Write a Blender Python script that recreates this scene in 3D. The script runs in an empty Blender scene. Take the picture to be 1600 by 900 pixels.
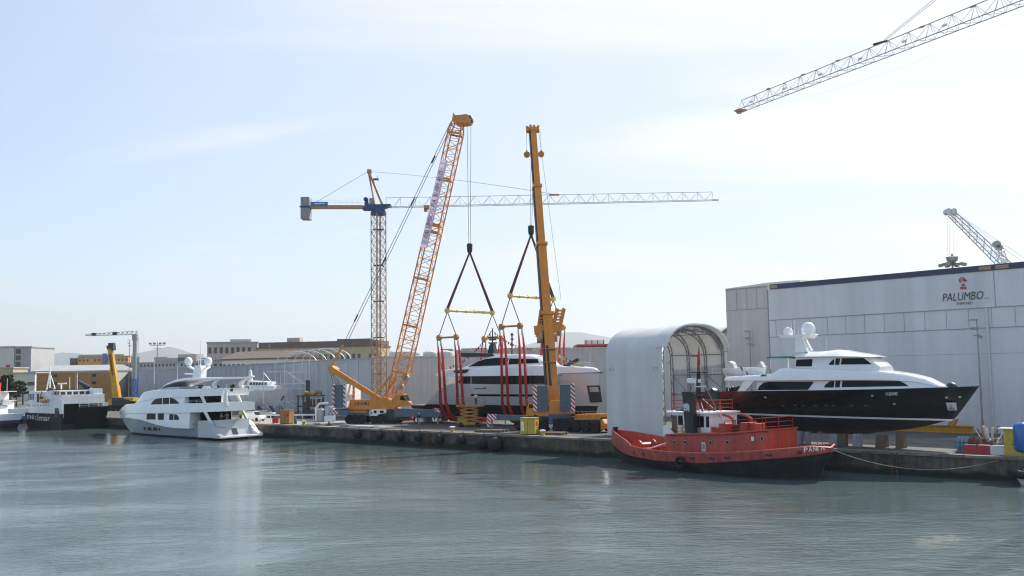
import bpy, bmesh, math, random
from mathutils import Vector, Matrix, noise as mnoise
random.seed(7)
scn = bpy.context.scene
COL = scn.collection
PI = math.pi

# ------------------------------------------------------------------ camera
HC, F, PITCH, ROLL, ZQ = 10.4, 1500.0, math.atan(132/1500), -0.015, 2.2
CAMP = Vector((0, 0, HC))
RC = (Matrix.Rotation(PI/2 + PITCH, 3, 'X') @ Matrix.Rotation(ROLL, 3, 'Z'))
cd = bpy.data.cameras.new('camera'); cam = bpy.data.objects.new('camera', cd); COL.objects.link(cam)
cam.matrix_world = Matrix.Translation(CAMP) @ RC.to_4x4()
cd.sensor_width = 36; cd.lens = 36*F/1600; cd.clip_start = .5; cd.clip_end = 30000
scn.camera = cam
scn.cycles.filter_width = 1.15

def ray(px, py):
    return RC @ Vector(((px-800)/F, -(py-450)/F, -1))
def at(px, py, Y):
    r = ray(px, py); return CAMP + r*(Y/r.y)
def gnd(px, py, z=ZQ):
    r = ray(px, py); return CAMP + r*((z-HC)/r.z)
def hz(px):                                   # horizon row
    return 582 - .015*(px-800)
def zat(px, py, Y):
    return at(px, py, Y).z
def base(px, Y, z=ZQ):                        # ground point in picture column px (taken at the horizon row) at forward distance Y
    p = at(px, hz(px), Y); return Vector((p.x, p.y, z))

# ------------------------------------------------------------------ mesh builder
ROOTM = {}
class MB:
    def __init__(s): s.v = []; s.f = []; s.sm = []; s.marks = []
    def slot(s): s.marks.append(len(s.f)); return s   # faces added from here on use the next material
    def add(s, vs, fs, smooth=False):
        o = len(s.v); s.v += [Vector(v) for v in vs]
        for f in fs: s.f.append([i+o for i in f]); s.sm.append(smooth)
        return s
    def box(s, c, size, rz=0, M=None, bev=0):
        x, y, z = size[0]/2, size[1]/2, size[2]/2
        R = M if M is not None else Matrix.Rotation(rz, 3, 'Z'); c = Vector(c)
        if bev <= 0:
            vs = [Vector((a, b, d)) for a in (-x, x) for b in (-y, y) for d in (-z, z)]
            fs = [(0,1,3,2),(4,6,7,5),(0,4,5,1),(2,3,7,6),(0,2,6,4),(1,5,7,3)]
            return s.add([c + R@v for v in vs], fs)
        b = min(bev, x*.9, y*.9, z*.9)
        bm = bmesh.new(); bmesh.ops.create_cube(bm, size=1)
        for v in bm.verts: v.co = Vector((v.co.x*2*x, v.co.y*2*y, v.co.z*2*z))
        bmesh.ops.bevel(bm, geom=bm.edges[:], offset=b, segments=2, affect='EDGES', profile=.5)
        bm.verts.index_update()
        s.add([c + R@v.co for v in bm.verts], [[v.index for v in f.verts] for f in bm.faces]); bm.free(); return s
    def box2(s, a, b):
        a = Vector(a); b = Vector(b); d = b-a
        return s.box((a+b)/2, (abs(d.x), abs(d.y), abs(d.z)))
    def beam(s, p, q, w, h=None, up=(0,0,1), ext=0):
        p = Vector(p); q = Vector(q); h = h or w; d = (q-p)
        if d.length < 1e-6: return s
        d.normalize(); p = p-d*ext; q = q+d*ext
        u = Vector(up); 
        if abs(d.dot(u)) > .99: u = Vector((1,0,0)) if abs(d.x) < .9 else Vector((0,1,0))
        r = d.cross(u).normalized(); u = r.cross(d).normalized()
        vs = []
        for c in (p, q):
            for a, b in ((-1,-1),(1,-1),(1,1),(-1,1)): vs.append(c + r*a*w/2 + u*b*h/2)
        return s.add(vs, [(3,2,1,0),(4,5,6,7),(0,1,5,4),(1,2,6,5),(2,3,7,6),(3,0,4,7)])
    def tube(s, p, q, r, n=6, r2=None, cap=True):
        return s.path([p, q], [r, r if r2 is None else r2], n, cap)
    def path(s, pts, r, n=6, cap=True, flat=1.0, up=(0,0,1)):
        pts = [Vector(p) for p in pts]; rs = r if isinstance(r, (list, tuple)) else [r]*len(pts)
        vs = []; fs = []; prev = None
        for i, p in enumerate(pts):
            d = (pts[min(i+1, len(pts)-1)] - pts[max(i-1, 0)])
            if d.length < 1e-9: d = Vector((0,0,1))
            d.normalize(); u = Vector(up)
            if abs(d.dot(u)) > .98: u = Vector((1,0,0)) if abs(d.x) < .9 else Vector((0,1,0))
            if prev is not None:
                a = prev - d*prev.dot(d)
                if a.length > 1e-3: a.normalize()
                else: a = d.cross(u).normalized()
            else: a = d.cross(u).normalized()
            prev = a; b = d.cross(a).normalized()
            for k in range(n):
                t = 2*PI*k/n + PI/n
                vs.append(p + a*math.cos(t)*rs[i] + b*math.sin(t)*rs[i]*flat)
        for i in range(len(pts)-1):
            for k in range(n):
                k2 = (k+1) % n
                fs.append((i*n+k, i*n+k2, (i+1)*n+k2, (i+1)*n+k))
        s.add(vs, fs, n > 5)
        if cap: 
            o = len(s.v)-len(vs)
            s.f.append([o+k for k in range(n)][::-1]); s.sm.append(False)
            o2 = o + (len(pts)-1)*n
            s.f.append([o2+k for k in range(n)]); s.sm.append(False)
        return s
    def lathe(s, c, prof, n=16, axis=(0,0,1), cap=True):
        ax = Vector(axis).normalized(); u = Vector((1,0,0)) if abs(ax.x) < .9 else Vector((0,1,0))
        a = ax.cross(u).normalized(); b = ax.cross(a); c = Vector(c); vs = []; fs = []
        for r, z in prof:
            for k in range(n):
                t = 2*PI*k/n; vs.append(c + ax*z + a*math.cos(t)*r + b*math.sin(t)*r)
        m = len(prof)
        for i in range(m-1):
            for k in range(n):
                k2 = (k+1) % n; fs.append((i*n+k, i*n+k2, (i+1)*n+k2, (i+1)*n+k))
        s.add(vs, fs, True)
        if cap:
            o = len(s.v)-len(vs)
            if prof[0][0] > 1e-4: s.f.append([o+k for k in range(n)][::-1]); s.sm.append(False)
            if prof[-1][0] > 1e-4: s.f.append([o+(m-1)*n+k for k in range(n)]); s.sm.append(False)
        return s
    def ball(s, c, r, n=14, m=9, sz=1.0):
        return s.lathe(c, [(max(1e-5, r*math.sin(PI*i/m)), -r*sz*math.cos(PI*i/m)) for i in range(m+1)], n, cap=False)
    def prism(s, pts, off):
        off = Vector(off); n = len(pts); P = [Vector(p) for p in pts]
        fs = [list(range(n))[::-1], [n+i for i in range(n)]]
        for i in range(n): j = (i+1) % n; fs.append((i, j, n+j, n+i))
        return s.add(P + [p+off for p in P], fs)
    def grid(s, rows, smooth=True, closed=False):
        m = len(rows[0]); vs = [p for r in rows for p in r]; fs = []
        for i in range(len(rows)-1):
            for k in range(m if closed else m-1):
                k2 = (k+1) % m; fs.append((i*m+k, i*m+k2, (i+1)*m+k2, (i+1)*m+k))
        return s.add(vs, fs, smooth)
    def build(s, name, mat, parent=None, world=False, smooth=None, fix=True):
        vs = s.v
        if parent is not None and world:
            Mi = ROOTM[parent.name].inverted(); vs = [Mi @ v for v in vs]
        me = bpy.data.meshes.new(name); me.from_pydata([tuple(v) for v in vs], [], s.f)
        if fix:
            bm = bmesh.new(); bm.from_mesh(me); bmesh.ops.recalc_face_normals(bm, faces=bm.faces[:]); bm.to_mesh(me); bm.free()
        if len(me.polygons) == len(s.sm): me.polygons.foreach_set('use_smooth', [bool(x) if smooth is None else smooth for x in s.sm])
        for m_ in (mat if isinstance(mat, (list, tuple)) else [mat]): me.materials.append(m_)
        if s.marks: me.polygons.foreach_set('material_index', [sum(i >= k for k in s.marks) for i in range(len(s.f))])
        me.update()
        if any(s.sm) and smooth is None:
            try: me.set_sharp_from_angle(angle=math.radians(42))
            except Exception: pass
        o = bpy.data.objects.new(name, me); COL.objects.link(o)
        if parent is not None:
            o.parent = parent; ROOTM[o.name] = ROOTM[parent.name]
        else: ROOTM[o.name] = Matrix.Identity(4)
        return o

def empty(name, loc, rz=0):
    o = bpy.data.objects.new(name, None); COL.objects.link(o); o.location = loc; o.rotation_euler = (0, 0, rz)
    o.empty_display_size = .5
    ROOTM[o.name] = Matrix.Translation(Vector(loc)) @ Matrix.Rotation(rz, 4, 'Z'); return o
def tag(o, label, cat, group=None, kind=None):
    o['label'] = label; o['category'] = cat
    if group: o['group'] = group
    if kind: o['kind'] = kind
    return o
def thing(name, label, cat, loc, rz=0, group=None): return tag(empty(name, loc, rz), label, cat, group)
def struct(o): o['kind'] = 'structure'; return o
def copy_tree(o, parent=None):
    c = o.copy(); COL.objects.link(c); c.parent = parent
    ROOTM[c.name] = ROOTM.get(o.name, Matrix.Identity(4))
    for ch in list(o.children): copy_tree(ch, c)
    return c
def dup(o, loc, rz=0, label=None, scale=None):
    c = copy_tree(o); c.location = loc; c.rotation_euler = (0, 0, rz)
    ROOTM[c.name] = Matrix.Translation(Vector(loc)) @ Matrix.Rotation(rz, 4, 'Z')
    if label: c['label'] = label
    if scale: c.scale = scale
    return c

# ------------------------------------------------------------------ materials
def nn(nt, t, **kw):
    n = nt.nodes.new(t)
    for k, v in kw.items(): setattr(n, k, v)
    return n
def mat(name, col, rough=.5, metal=0, var=.12, scale=1.5, bump=0, bscale=20, streak=0, coat=0, spec=.5, stretch=(1,1,1), var2=0, sks=(2.2,2.2,.06), col2=None, c2scale=.4, c2lo=.5, c2hi=.65, trans=0):
    m = bpy.data.materials.new(name); m.use_nodes = True; nt = m.node_tree; L = nt.links
    b = nt.nodes['Principled BSDF']; b.inputs['Roughness'].default_value = rough; b.inputs['Metallic'].default_value = metal
    b.inputs['Specular IOR Level'].default_value = spec
    if coat: b.inputs['Coat Weight'].default_value = coat; b.inputs['Coat Roughness'].default_value = .06
    tc = nn(nt, 'ShaderNodeTexCoord'); mp = nn(nt, 'ShaderNodeMapping'); mp.inputs['Scale'].default_value = stretch
    L.new(tc.outputs['Object'], mp.inputs['Vector'])
    no = nn(nt, 'ShaderNodeTexNoise'); no.inputs['Scale'].default_value = scale; no.inputs['Detail'].default_value = 6; no.inputs['Roughness'].default_value = .65
    L.new(mp.outputs['Vector'], no.inputs['Vector'])
    mr = nn(nt, 'ShaderNodeMapRange'); mr.inputs['From Min'].default_value = .3; mr.inputs['From Max'].default_value = .7
    mr.inputs['To Min'].default_value = 1-var; mr.inputs['To Max'].default_value = 1+var
    L.new(no.outputs['Fac'], mr.inputs['Value'])
    mx = nn(nt, 'ShaderNodeMix', data_type='RGBA', blend_type='MULTIPLY'); mx.inputs['Factor'].default_value = 1
    mx.inputs['A'].default_value = (*col, 1); out = mx.outputs['Result']
    if col2 is not None:
        n2 = nn(nt, 'ShaderNodeTexNoise'); n2.inputs['Scale'].default_value = c2scale; n2.inputs['Detail'].default_value = 8; n2.inputs['Roughness'].default_value = .7
        L.new(mp.outputs['Vector'], n2.inputs['Vector'])
        r2 = nn(nt, 'ShaderNodeMapRange'); r2.inputs['From Min'].default_value = c2lo; r2.inputs['From Max'].default_value = c2hi
        L.new(n2.outputs['Fac'], r2.inputs['Value'])
        m2 = nn(nt, 'ShaderNodeMix', data_type='RGBA'); m2.inputs['A'].default_value = (*col, 1); m2.inputs['B'].default_value = (*col2, 1)
        L.new(r2.outputs['Result'], m2.inputs['Factor']); L.new(m2.outputs['Result'], mx.inputs['A'])
    L.new(mr.outputs['Result'], mx.inputs['B'])
    if streak:
        mp2 = nn(nt, 'ShaderNodeMapping'); mp2.inputs['Scale'].default_value = sks; L.new(tc.outputs['Object'], mp2.inputs['Vector'])
        n3 = nn(nt, 'ShaderNodeTexNoise'); n3.inputs['Scale'].default_value = .8; n3.inputs['Detail'].default_value = 5; L.new(mp2.outputs['Vector'], n3.inputs['Vector'])
        r3 = nn(nt, 'ShaderNodeMapRange'); r3.inputs['From Min'].default_value = .35; r3.inputs['From Max'].default_value = .7; r3.inputs['To Min'].default_value = 1; r3.inputs['To Max'].default_value = 1-streak
        L.new(n3.outputs['Fac'], r3.inputs['Value'])
        m3 = nn(nt, 'ShaderNodeMix', data_type='RGBA', blend_type='MULTIPLY'); m3.inputs['Factor'].default_value = 1
        L.new(out, m3.inputs['A']); L.new(r3.outputs['Result'], m3.inputs['B']); out = m3.outputs['Result']
    L.new(out, b.inputs['Base Color'])
    if trans:
        tr = nn(nt, 'ShaderNodeBsdfTranslucent'); L.new(out, tr.inputs['Color'])
        ms = nn(nt, 'ShaderNodeMixShader'); ms.inputs[0].default_value = trans
        L.new(b.outputs[0], ms.inputs[1]); L.new(tr.outputs[0], ms.inputs[2]); L.new(ms.outputs[0], nt.nodes['Material Output'].inputs['Surface'])
    if bump:
        nb = nn(nt, 'ShaderNodeTexNoise'); nb.inputs['Scale'].default_value = bscale; nb.inputs['Detail'].default_value = 4; L.new(mp.outputs['Vector'], nb.inputs['Vector'])
        bp = nn(nt, 'ShaderNodeBump'); bp.inputs['Strength'].default_value = bump; bp.inputs['Distance'].default_value = .05
        L.new(nb.outputs['Fac'], bp.inputs['Height']); L.new(bp.outputs['Normal'], b.inputs['Normal'])
    return m
M = {}
M['gel'] = mat('white_gelcoat', (.87,.87,.86), .22, var=.04, scale=.6, coat=.5)
M['gelgrey'] = mat('grey_hull_paint', (.42,.47,.51), .2, var=.05, scale=.4, coat=.6, streak=.06)
M['whitepaint'] = mat('white_paint', (.84,.84,.83), .42, var=.08, scale=1.2, streak=.12)
M['offwhite'] = mat('weathered_white_paint', (.62,.61,.58), .5, var=.12, scale=1, streak=.2)
M['blackhull'] = mat('black_hull_paint', (.012,.016,.017), .12, var=.2, scale=.5, coat=.6, streak=.2)
M['antifoul'] = mat('dark_antifouling', (.018,.02,.022), .6, var=.3, scale=1.4, streak=.3)
M['glass'] = mat('dark_tinted_glass', (.007,.009,.012), .06, var=.1, spec=.14)
M['teak'] = mat('teak_deck', (.34,.24,.15), .6, var=.15, scale=3)
M['orange'] = mat('crane_orange_paint', (.69,.24,.018), .38, var=.14, scale=1.6, streak=.15, coat=.15)
M['yellow'] = mat('yellow_paint', (.62,.31,.02), .45, var=.15, scale=2, streak=.2)
M['yelbox'] = mat('worn_yellow_paint', (.58,.42,.05), .5, var=.2, scale=2, streak=.3)
M['ochre'] = mat('ochre_container_paint', (.38,.20,.05), .55, var=.14, scale=.8, streak=.2)
M['spready'] = mat('pale_yellow_beam_paint', (.70,.50,.13), .5, var=.1)
M['spreado'] = mat('brown_orange_beam_paint', (.48,.22,.05), .5, var=.18)
M['steel'] = mat('grey_steel', (.3,.31,.32), .45, .6, var=.2)
M['galv'] = mat('pale_galvanised_pipe', (.62,.63,.64), .45, .3, var=.1)
M['cwt'] = mat('blue_grey_counterweight', (.10,.14,.18), .5, var=.15, scale=1.2, streak=.2)
M['dark'] = mat('dark_grey_metal', (.04,.045,.05), .5, .3, var=.25)
M['rubber'] = mat('black_rubber', (.018,.018,.019), .8, var=.3, scale=3, bump=.3)
M['cable'] = mat('steel_cable', (.09,.09,.1), .5, .5, var=.1)
M['sling'] = mat('red_webbing_sling', (.56,.045,.035), .75, var=.12, scale=4)
M['slingdk'] = mat('dark_maroon_webbing_sling', (.13,.045,.04), .8, var=.15, scale=4)
M['tugred'] = mat('tug_red_paint', (.50,.058,.03), .45, var=.18, scale=1.2, streak=.35, col2=(.27,.06,.035), c2scale=.7, c2lo=.52, c2hi=.8, bump=.25, bscale=1.6)
M['tugredl'] = mat('faded_red_bulwark_paint', (.56,.11,.085), .5, var=.16, scale=1, streak=.35, col2=(.33,.075,.05), c2scale=.9, c2lo=.54, c2hi=.8, bump=.25, bscale=1.6)
M['tugblack'] = mat('black_tug_hull_paint', (.02,.02,.02), .5, var=.35, scale=.9, streak=.3, col2=(.055,.035,.025), c2scale=.7)
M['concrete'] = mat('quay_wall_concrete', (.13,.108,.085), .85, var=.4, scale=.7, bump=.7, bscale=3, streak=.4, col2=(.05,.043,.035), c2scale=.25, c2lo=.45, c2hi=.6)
M['coping'] = mat('quay_coping_concrete', (.20,.17,.145), .85, var=.3, scale=.8, bump=.4, bscale=5, col2=(.17,.11,.08), c2scale=.3)
M['asphalt'] = mat('quay_asphalt', (.085,.08,.075), .9, var=.3, scale=.25, bump=.2, bscale=9, col2=(.17,.16,.145), c2scale=.05, c2lo=.5, c2hi=.62)
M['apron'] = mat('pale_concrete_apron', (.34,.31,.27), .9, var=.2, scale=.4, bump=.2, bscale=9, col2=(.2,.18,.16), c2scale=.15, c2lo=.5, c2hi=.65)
M['wall'] = mat('grey_fabric_cladding', (.74,.74,.75), .6, var=.05, scale=.25, streak=.13, sks=(.75,.75,.03))
M['wallpanel'] = mat('lower_grey_cladding', (.54,.545,.57), .6, var=.06, scale=.2, streak=.18)
M['wallbeige'] = mat('beige_wall_panel', (.60,.57,.53), .65, var=.06, scale=.3, streak=.12)
M['greywall'] = mat('grey_wall_panel', (.44,.45,.485), .6, var=.07, scale=.25, streak=.16, sks=(.5,.5,.03))
M['seam'] = mat('dark_seam', (.34,.34,.36), .7)
M['liftyellow'] = mat('dull_yellow_lift_paint', (.46,.25,.035), .5, var=.2, streak=.25)
M['navy'] = mat('navy_blue_fascia', (.045,.055,.11), .5, var=.1)
M['bluepaint'] = mat('blue_paint', (.03,.13,.42), .35, var=.12, coat=.3)
M['bluesteel'] = mat('dark_blue_crane_paint', (.03,.07,.17), .45, var=.1)
M['brownsteel'] = mat('tan_brown_crane_steel', (.42,.25,.13), .5, var=.15)
M['tent'] = mat('white_tent_fabric', (.82,.82,.81), .55, var=.04, scale=.3, streak=.1, trans=.28, bump=.5, bscale=.9, sks=(.8,.8,.04))
M['sunlitroof'] = mat('sunlit_cream_roof_fabric', (.72,.68,.60), .6, var=.06, scale=.3, trans=.12)
M['cwgrey'] = mat('grey_concrete_block', (.33,.33,.33), .8, var=.12, bump=.2)
M['red'] = mat('red_paint', (.52,.03,.025), .45, var=.12)
M['redplastic'] = mat('red_plastic', (.42,.02,.03), .45, var=.08, streak=.1)
M['whiteplastic'] = mat('white_plastic', (.62,.63,.66), .45, var=.06, streak=.12)
M['green'] = mat('green_awning_fabric', (.01,.22,.12), .7, var=.1)
M['wood'] = mat('weathered_timber', (.15,.105,.07), .8, var=.25, scale=2, stretch=(1,6,6))
M['stucco'] = mat('pink_beige_stucco', (.52,.43,.38), .9, var=.1, scale=.15, streak=.15)
M['stuccoy'] = mat('yellow_stucco', (.53,.42,.26), .9, var=.1, scale=.15, streak=.15)
M['stuccoo'] = mat('orange_stucco', (.70,.36,.14), .9, var=.08, scale=.1)
M['stuccow'] = mat('cream_stucco', (.66,.62,.54), .9, var=.08, scale=.2)
M['stuccog'] = mat('grey_concrete_building', (.42,.42,.42), .9, var=.08, scale=.2, streak=.1)
M['rooft'] = mat('brown_tile_roof', (.185,.135,.11), .9, var=.2, scale=.6)
M['rust'] = mat('rusty_steel', (.16,.07,.04), .8, var=.35, scale=2)
M['window'] = mat('dark_building_window', (.045,.055,.06), .2, var=.2)
M['lilac'] = mat('pale_lilac_banner_cloth', (.74,.66,.80), .8, var=.05, trans=.3)
M['ink'] = mat('dark_lettering', (.03,.03,.04), .6)
M['inklilac'] = mat('muted_purple_lettering', (.10,.06,.2), .7)
M['inkwhite'] = mat('white_lettering', (.75,.75,.75), .5)
M['inkorange'] = mat('orange_lettering', (.75,.33,.02), .5)
M['inkred'] = mat('red_emblem_paint', (.45,.03,.03), .5)
M['boomshade'] = mat('dark_boom_shade_strip', (.025,.03,.045), .5)  # shade colour for the left side of the telescopic boom
M['keelwhite'] = mat('dirty_white_block', (.36,.36,.37), .7, var=.2, streak=.2)
M['sheet'] = mat('aged_metal_roof_sheet', (.40,.40,.39), .6, var=.15, scale=.3)
M['rope'] = mat('dull_mooring_rope', (.22,.20,.17), .9)
M['skin'] = mat('skin', (.42,.25,.17), .6)
M['shirt'] = mat('white_cotton_shirt', (.66,.68,.72), .9)
M['shirtb'] = mat('blue_grey_workwear', (.16,.2,.28), .9)
M['trous'] = mat('dark_trousers', (.025,.03,.05), .9)
M['trousw'] = mat('pale_trousers', (.55,.55,.53), .9)
M['leaf'] = mat('tree_foliage', (.055,.075,.03), .8, var=.4, scale=1.2)
M['bark'] = mat('tree_bark', (.10,.075,.05), .9)
M['mountain'] = mat('hill_vegetation_and_rock', (.07,.085,.07), .95, var=.3, scale=.003)

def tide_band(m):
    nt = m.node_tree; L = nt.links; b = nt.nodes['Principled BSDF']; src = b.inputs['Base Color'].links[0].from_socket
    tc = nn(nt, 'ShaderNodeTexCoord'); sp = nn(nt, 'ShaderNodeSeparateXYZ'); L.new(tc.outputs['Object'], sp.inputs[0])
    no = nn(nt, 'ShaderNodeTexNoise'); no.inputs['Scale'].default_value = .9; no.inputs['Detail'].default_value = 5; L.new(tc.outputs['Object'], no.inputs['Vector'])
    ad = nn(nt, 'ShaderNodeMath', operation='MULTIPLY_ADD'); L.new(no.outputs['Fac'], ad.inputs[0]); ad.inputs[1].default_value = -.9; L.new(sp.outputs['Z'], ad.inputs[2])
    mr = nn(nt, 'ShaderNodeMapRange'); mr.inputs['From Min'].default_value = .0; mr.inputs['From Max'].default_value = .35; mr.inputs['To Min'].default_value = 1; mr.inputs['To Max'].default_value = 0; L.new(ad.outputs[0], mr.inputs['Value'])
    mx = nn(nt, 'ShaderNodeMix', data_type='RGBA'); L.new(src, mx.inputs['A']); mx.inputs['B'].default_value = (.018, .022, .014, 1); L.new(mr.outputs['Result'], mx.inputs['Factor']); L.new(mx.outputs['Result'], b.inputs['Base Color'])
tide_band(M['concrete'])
def chevron(name, a=(.45,.03,.03), b=(.75,.75,.73), freq=2.2, ax='zx'):
    m = bpy.data.materials.new(name); m.use_nodes = True; nt = m.node_tree; L = nt.links; bs = nt.nodes['Principled BSDF']; bs.inputs['Roughness'].default_value = .5
    tc = nn(nt, 'ShaderNodeTexCoord'); sp = nn(nt, 'ShaderNodeSeparateXYZ'); L.new(tc.outputs['Object'], sp.inputs[0])
    ad = nn(nt, 'ShaderNodeMath', operation='ADD'); L.new(sp.outputs['Z'], ad.inputs[0]); L.new(sp.outputs['X'], ad.inputs[1])
    mu = nn(nt, 'ShaderNodeMath', operation='MULTIPLY'); mu.inputs[1].default_value = freq; L.new(ad.outputs[0], mu.inputs[0])
    fr = nn(nt, 'ShaderNodeMath', operation='FRACT'); L.new(mu.outputs[0], fr.inputs[0])
    gt = nn(nt, 'ShaderNodeMath', operation='GREATER_THAN'); gt.inputs[1].default_value = .5; L.new(fr.outputs[0], gt.inputs[0])
    mx = nn(nt, 'ShaderNodeMix', data_type='RGBA'); mx.inputs['A'].default_value = (*a,1); mx.inputs['B'].default_value = (*b,1)
    L.new(gt.outputs[0], mx.inputs['Factor']); L.new(mx.outputs['Result'], bs.inputs['Base Color']); return m
M['chev'] = chevron('red_white_hazard_stripes', freq=1.35)
M['chevf'] = chevron('fine_red_white_hazard_stripes', freq=1.7)

# ------------------------------------------------------------------ text
def text(name, s, p, xd, ud, h, w, m, parent=None, shear=0, t=.012, bold=0):
    """flat lettering: p lower-left corner (world), xd reading direction, ud up, h cap height, w total width"""
    c = bpy.data.curves.new(name, 'FONT'); c.body = s; c.extrude = 0; c.shear = shear; c.offset = bold; c.resolution_u = 3
    o = bpy.data.objects.new(name, c); COL.objects.link(o)
    bpy.context.view_layer.update()
    dg = bpy.context.evaluated_depsgraph_get(); me0 = bpy.data.meshes.new_from_object(o.evaluated_get(dg))
    bpy.data.objects.remove(o); bpy.data.curves.remove(c)
    xs = [v.co.x for v in me0.vertices]; ys = [v.co.y for v in me0.vertices]
    x0, x1 = min(xs), max(xs); y0, y1 = min(ys), max(ys)
    xd = Vector(xd).normalized(); ud = Vector(ud).normalized(); nd = xd.cross(ud); p = Vector(p)
    sx = w/(x1-x0); sy = h/(y1-y0)
    vs = [p + xd*(v.co.x-x0)*sx + ud*(v.co.y-y0)*sy for v in me0.vertices]
    n = len(vs); fs = [list(f.vertices) for f in me0.polygons]
    mb = MB(); mb.add([v + nd*t for v in vs], fs)
    bpy.data.meshes.remove(me0)
    return mb.build(name, m, parent, world=True, fix=False)

# ------------------------------------------------------------------ vertical plane frame (ships, cranes)
class Fr:
    def __init__(s, o, d):
        s.o = Vector((o[0], o[1], 0)); s.d = Vector((d[0], d[1], 0)).normalized(); s.n = Vector((-s.d.y, s.d.x, 0))
        s.rz = math.atan2(s.d.y, s.d.x)
        s.near = 1 if s.n.dot(-s.o) > 0 else -1
    def sz(s, px, py, y=0):
        r = ray(px, py); a = s.n.x*r.x + s.n.y*r.y
        k = (s.n.dot(s.o) + y)/a; P = CAMP + r*k; q = P - s.o
        return q.dot(s.d), P.z
    def poly(s, pts, y=0): return [s.sz(a, b, y) for a, b in pts]
    def w(s, a, y, z): 
        p = s.o + s.d*a + s.n*y; return Vector((p.x, p.y, z))
def interp(pl, x):
    if x <= pl[0][0]: return pl[0][1]
    for (a, b), (c, d) in zip(pl, pl[1:]):
        if x <= c:
            return b if c-a < 1e-9 else b + (d-b)*(x-a)/(c-a)
    return pl[-1][1]
def mono(pl):
    return sorted(pl, key=lambda p: p[0])

def hull_piece(mb, sb, ss, zk, zd, hb, zlo, zhi, nt=26, nz=7, cap=False, bottom=False):
    """sb(z) bow profile s, ss(z) stern profile s; zk(t), zd(t) keel and deck heights; hb(t, v) half breadth; strip between zlo(t) and zhi(t)"""
    ts = [1-(1-i/nt)**1.35 for i in range(nt+1)]
    for sg in (-1, 1):
        rows = []
        for t in ts:
            row = []
            for j in range(nz+1):
                z = zlo(t) + (zhi(t)-zlo(t))*j/nz
                v = max(0, min(1.02, (z-zk(t))/(zd(t)-zk(t))))
                s_ = ss(z) + (sb(z)-ss(z))*t
                row.append((s_, sg*hb(t, v), z))
            rows.append(row)
        mb.grid(rows)
    # transom
    tr = []
    for j in range(nz+1):
        z = zlo(0) + (zhi(0)-zlo(0))*j/nz; v = max(0, min(1, (z-zk(0))/(zd(0)-zk(0)))); h = hb(0, v)
        tr.append([(ss(z), -h, z), (ss(z), h, z)])
    mb.grid(tr, smooth=False)
    if cap:
        rows = []
        for t in ts:
            z = zhi(t); v = min(1, (z-zk(t))/(zd(t)-zk(t))); s_ = ss(z) + (sb(z)-ss(z))*t; h = max(.01, hb(t, v))
            rows.append([(s_, -h, z), (s_, 0, z+.06), (s_, h, z)])
        mb.grid(rows)
    return mb

class Loft:
    """deck house: bot/top polylines in (s,z); wb, wt half widths as functions of s"""
    def __init__(s, bot, top, wb, wt, r=.18, n=22):
        s.bot, s.top = mono(bot), mono(top); s.wb = wb if callable(wb) else (lambda a: wb); s.wt = wt if callable(wt) else (lambda a: wt); s.r = r; s.n = n
    def y(s, a, z):
        zb, zt = interp(s.bot, a), interp(s.top, a); k = 0 if zt-zb < 1e-4 else max(0, min(1, (z-zb)/(zt-zb)))
        return s.wb(a) + (s.wt(a)-s.wb(a))*k
    def mesh(s, mb):
        a0, a1 = max(s.bot[0][0], s.top[0][0]), min(s.bot[-1][0], s.top[-1][0])
        st = sorted(set([a0 + (a1-a0)*i/s.n for i in range(s.n+1)] + [p[0] for p in s.bot+s.top if a0 < p[0] < a1]))
        rows = []
        for a in st:
            zb, zt = interp(s.bot, a), interp(s.top, a); zt = max(zt, zb+.015); wb, wt = max(.02, s.wb(a)), max(.02, s.wt(a))
            r = min(s.r, (zt-zb)*.45, wt*.5); ws = wb + (wt-wb)*(1-r/(zt-zb))
            half = [(wb, zb), (ws, zt-r), (wt-r*.3, zt-r*.3), (wt-r, zt)]
            ring = [(a, w_, z_) for w_, z_ in half] + [(a, -w_, z_) for w_, z_ in half[::-1]]
            rows.append(ring)
        mb.grid(rows, closed=True)
        mb.add(rows[0], [list(range(len(rows[0])))]); mb.add(rows[-1], [list(range(len(rows[-1])))])
        return mb
def panel(mb, poly, yf, sg, t=.03, n=14):
    """convex (s,z) outline laid t proud of the side surface yf(s,z), with a rim"""
    ss = [p[0] for p in poly]; a0, a1 = min(ss), max(ss); ins = t*2
    def cut(a):
        zs = []
        for (x0, z0), (x1, z1) in zip(poly, poly[1:]+poly[:1]):
            if (x0-a)*(x1-a) <= 0 and abs(x1-x0) > 1e-9: zs.append(z0 + (z1-z0)*(a-x0)/(x1-x0))
            elif abs(x1-x0) <= 1e-9 and abs(x0-a) < 1e-6: zs += [z0, z1]
        return (min(zs), max(zs)) if zs else (poly[0][1], poly[0][1])
    sl = sorted(set([a0 + (a1-a0)*i/n for i in range(n+1)] + ss)); rows = []
    for a in sl:
        lo, hi = cut(min(max(a, a0+1e-5), a1-1e-5)); y0, y1 = yf(a, lo), yf(a, hi)
        rows.append([(a, sg*(y0-t), lo), (a, sg*(y0+t), lo), (a, sg*(y1+t), hi), (a, sg*(y1-t), hi)])
    mb.grid(rows, smooth=False)
    mb.add(rows[0], [(0,1,2,3)]); mb.add(rows[-1], [(0,1,2,3)])
    return mb

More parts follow.
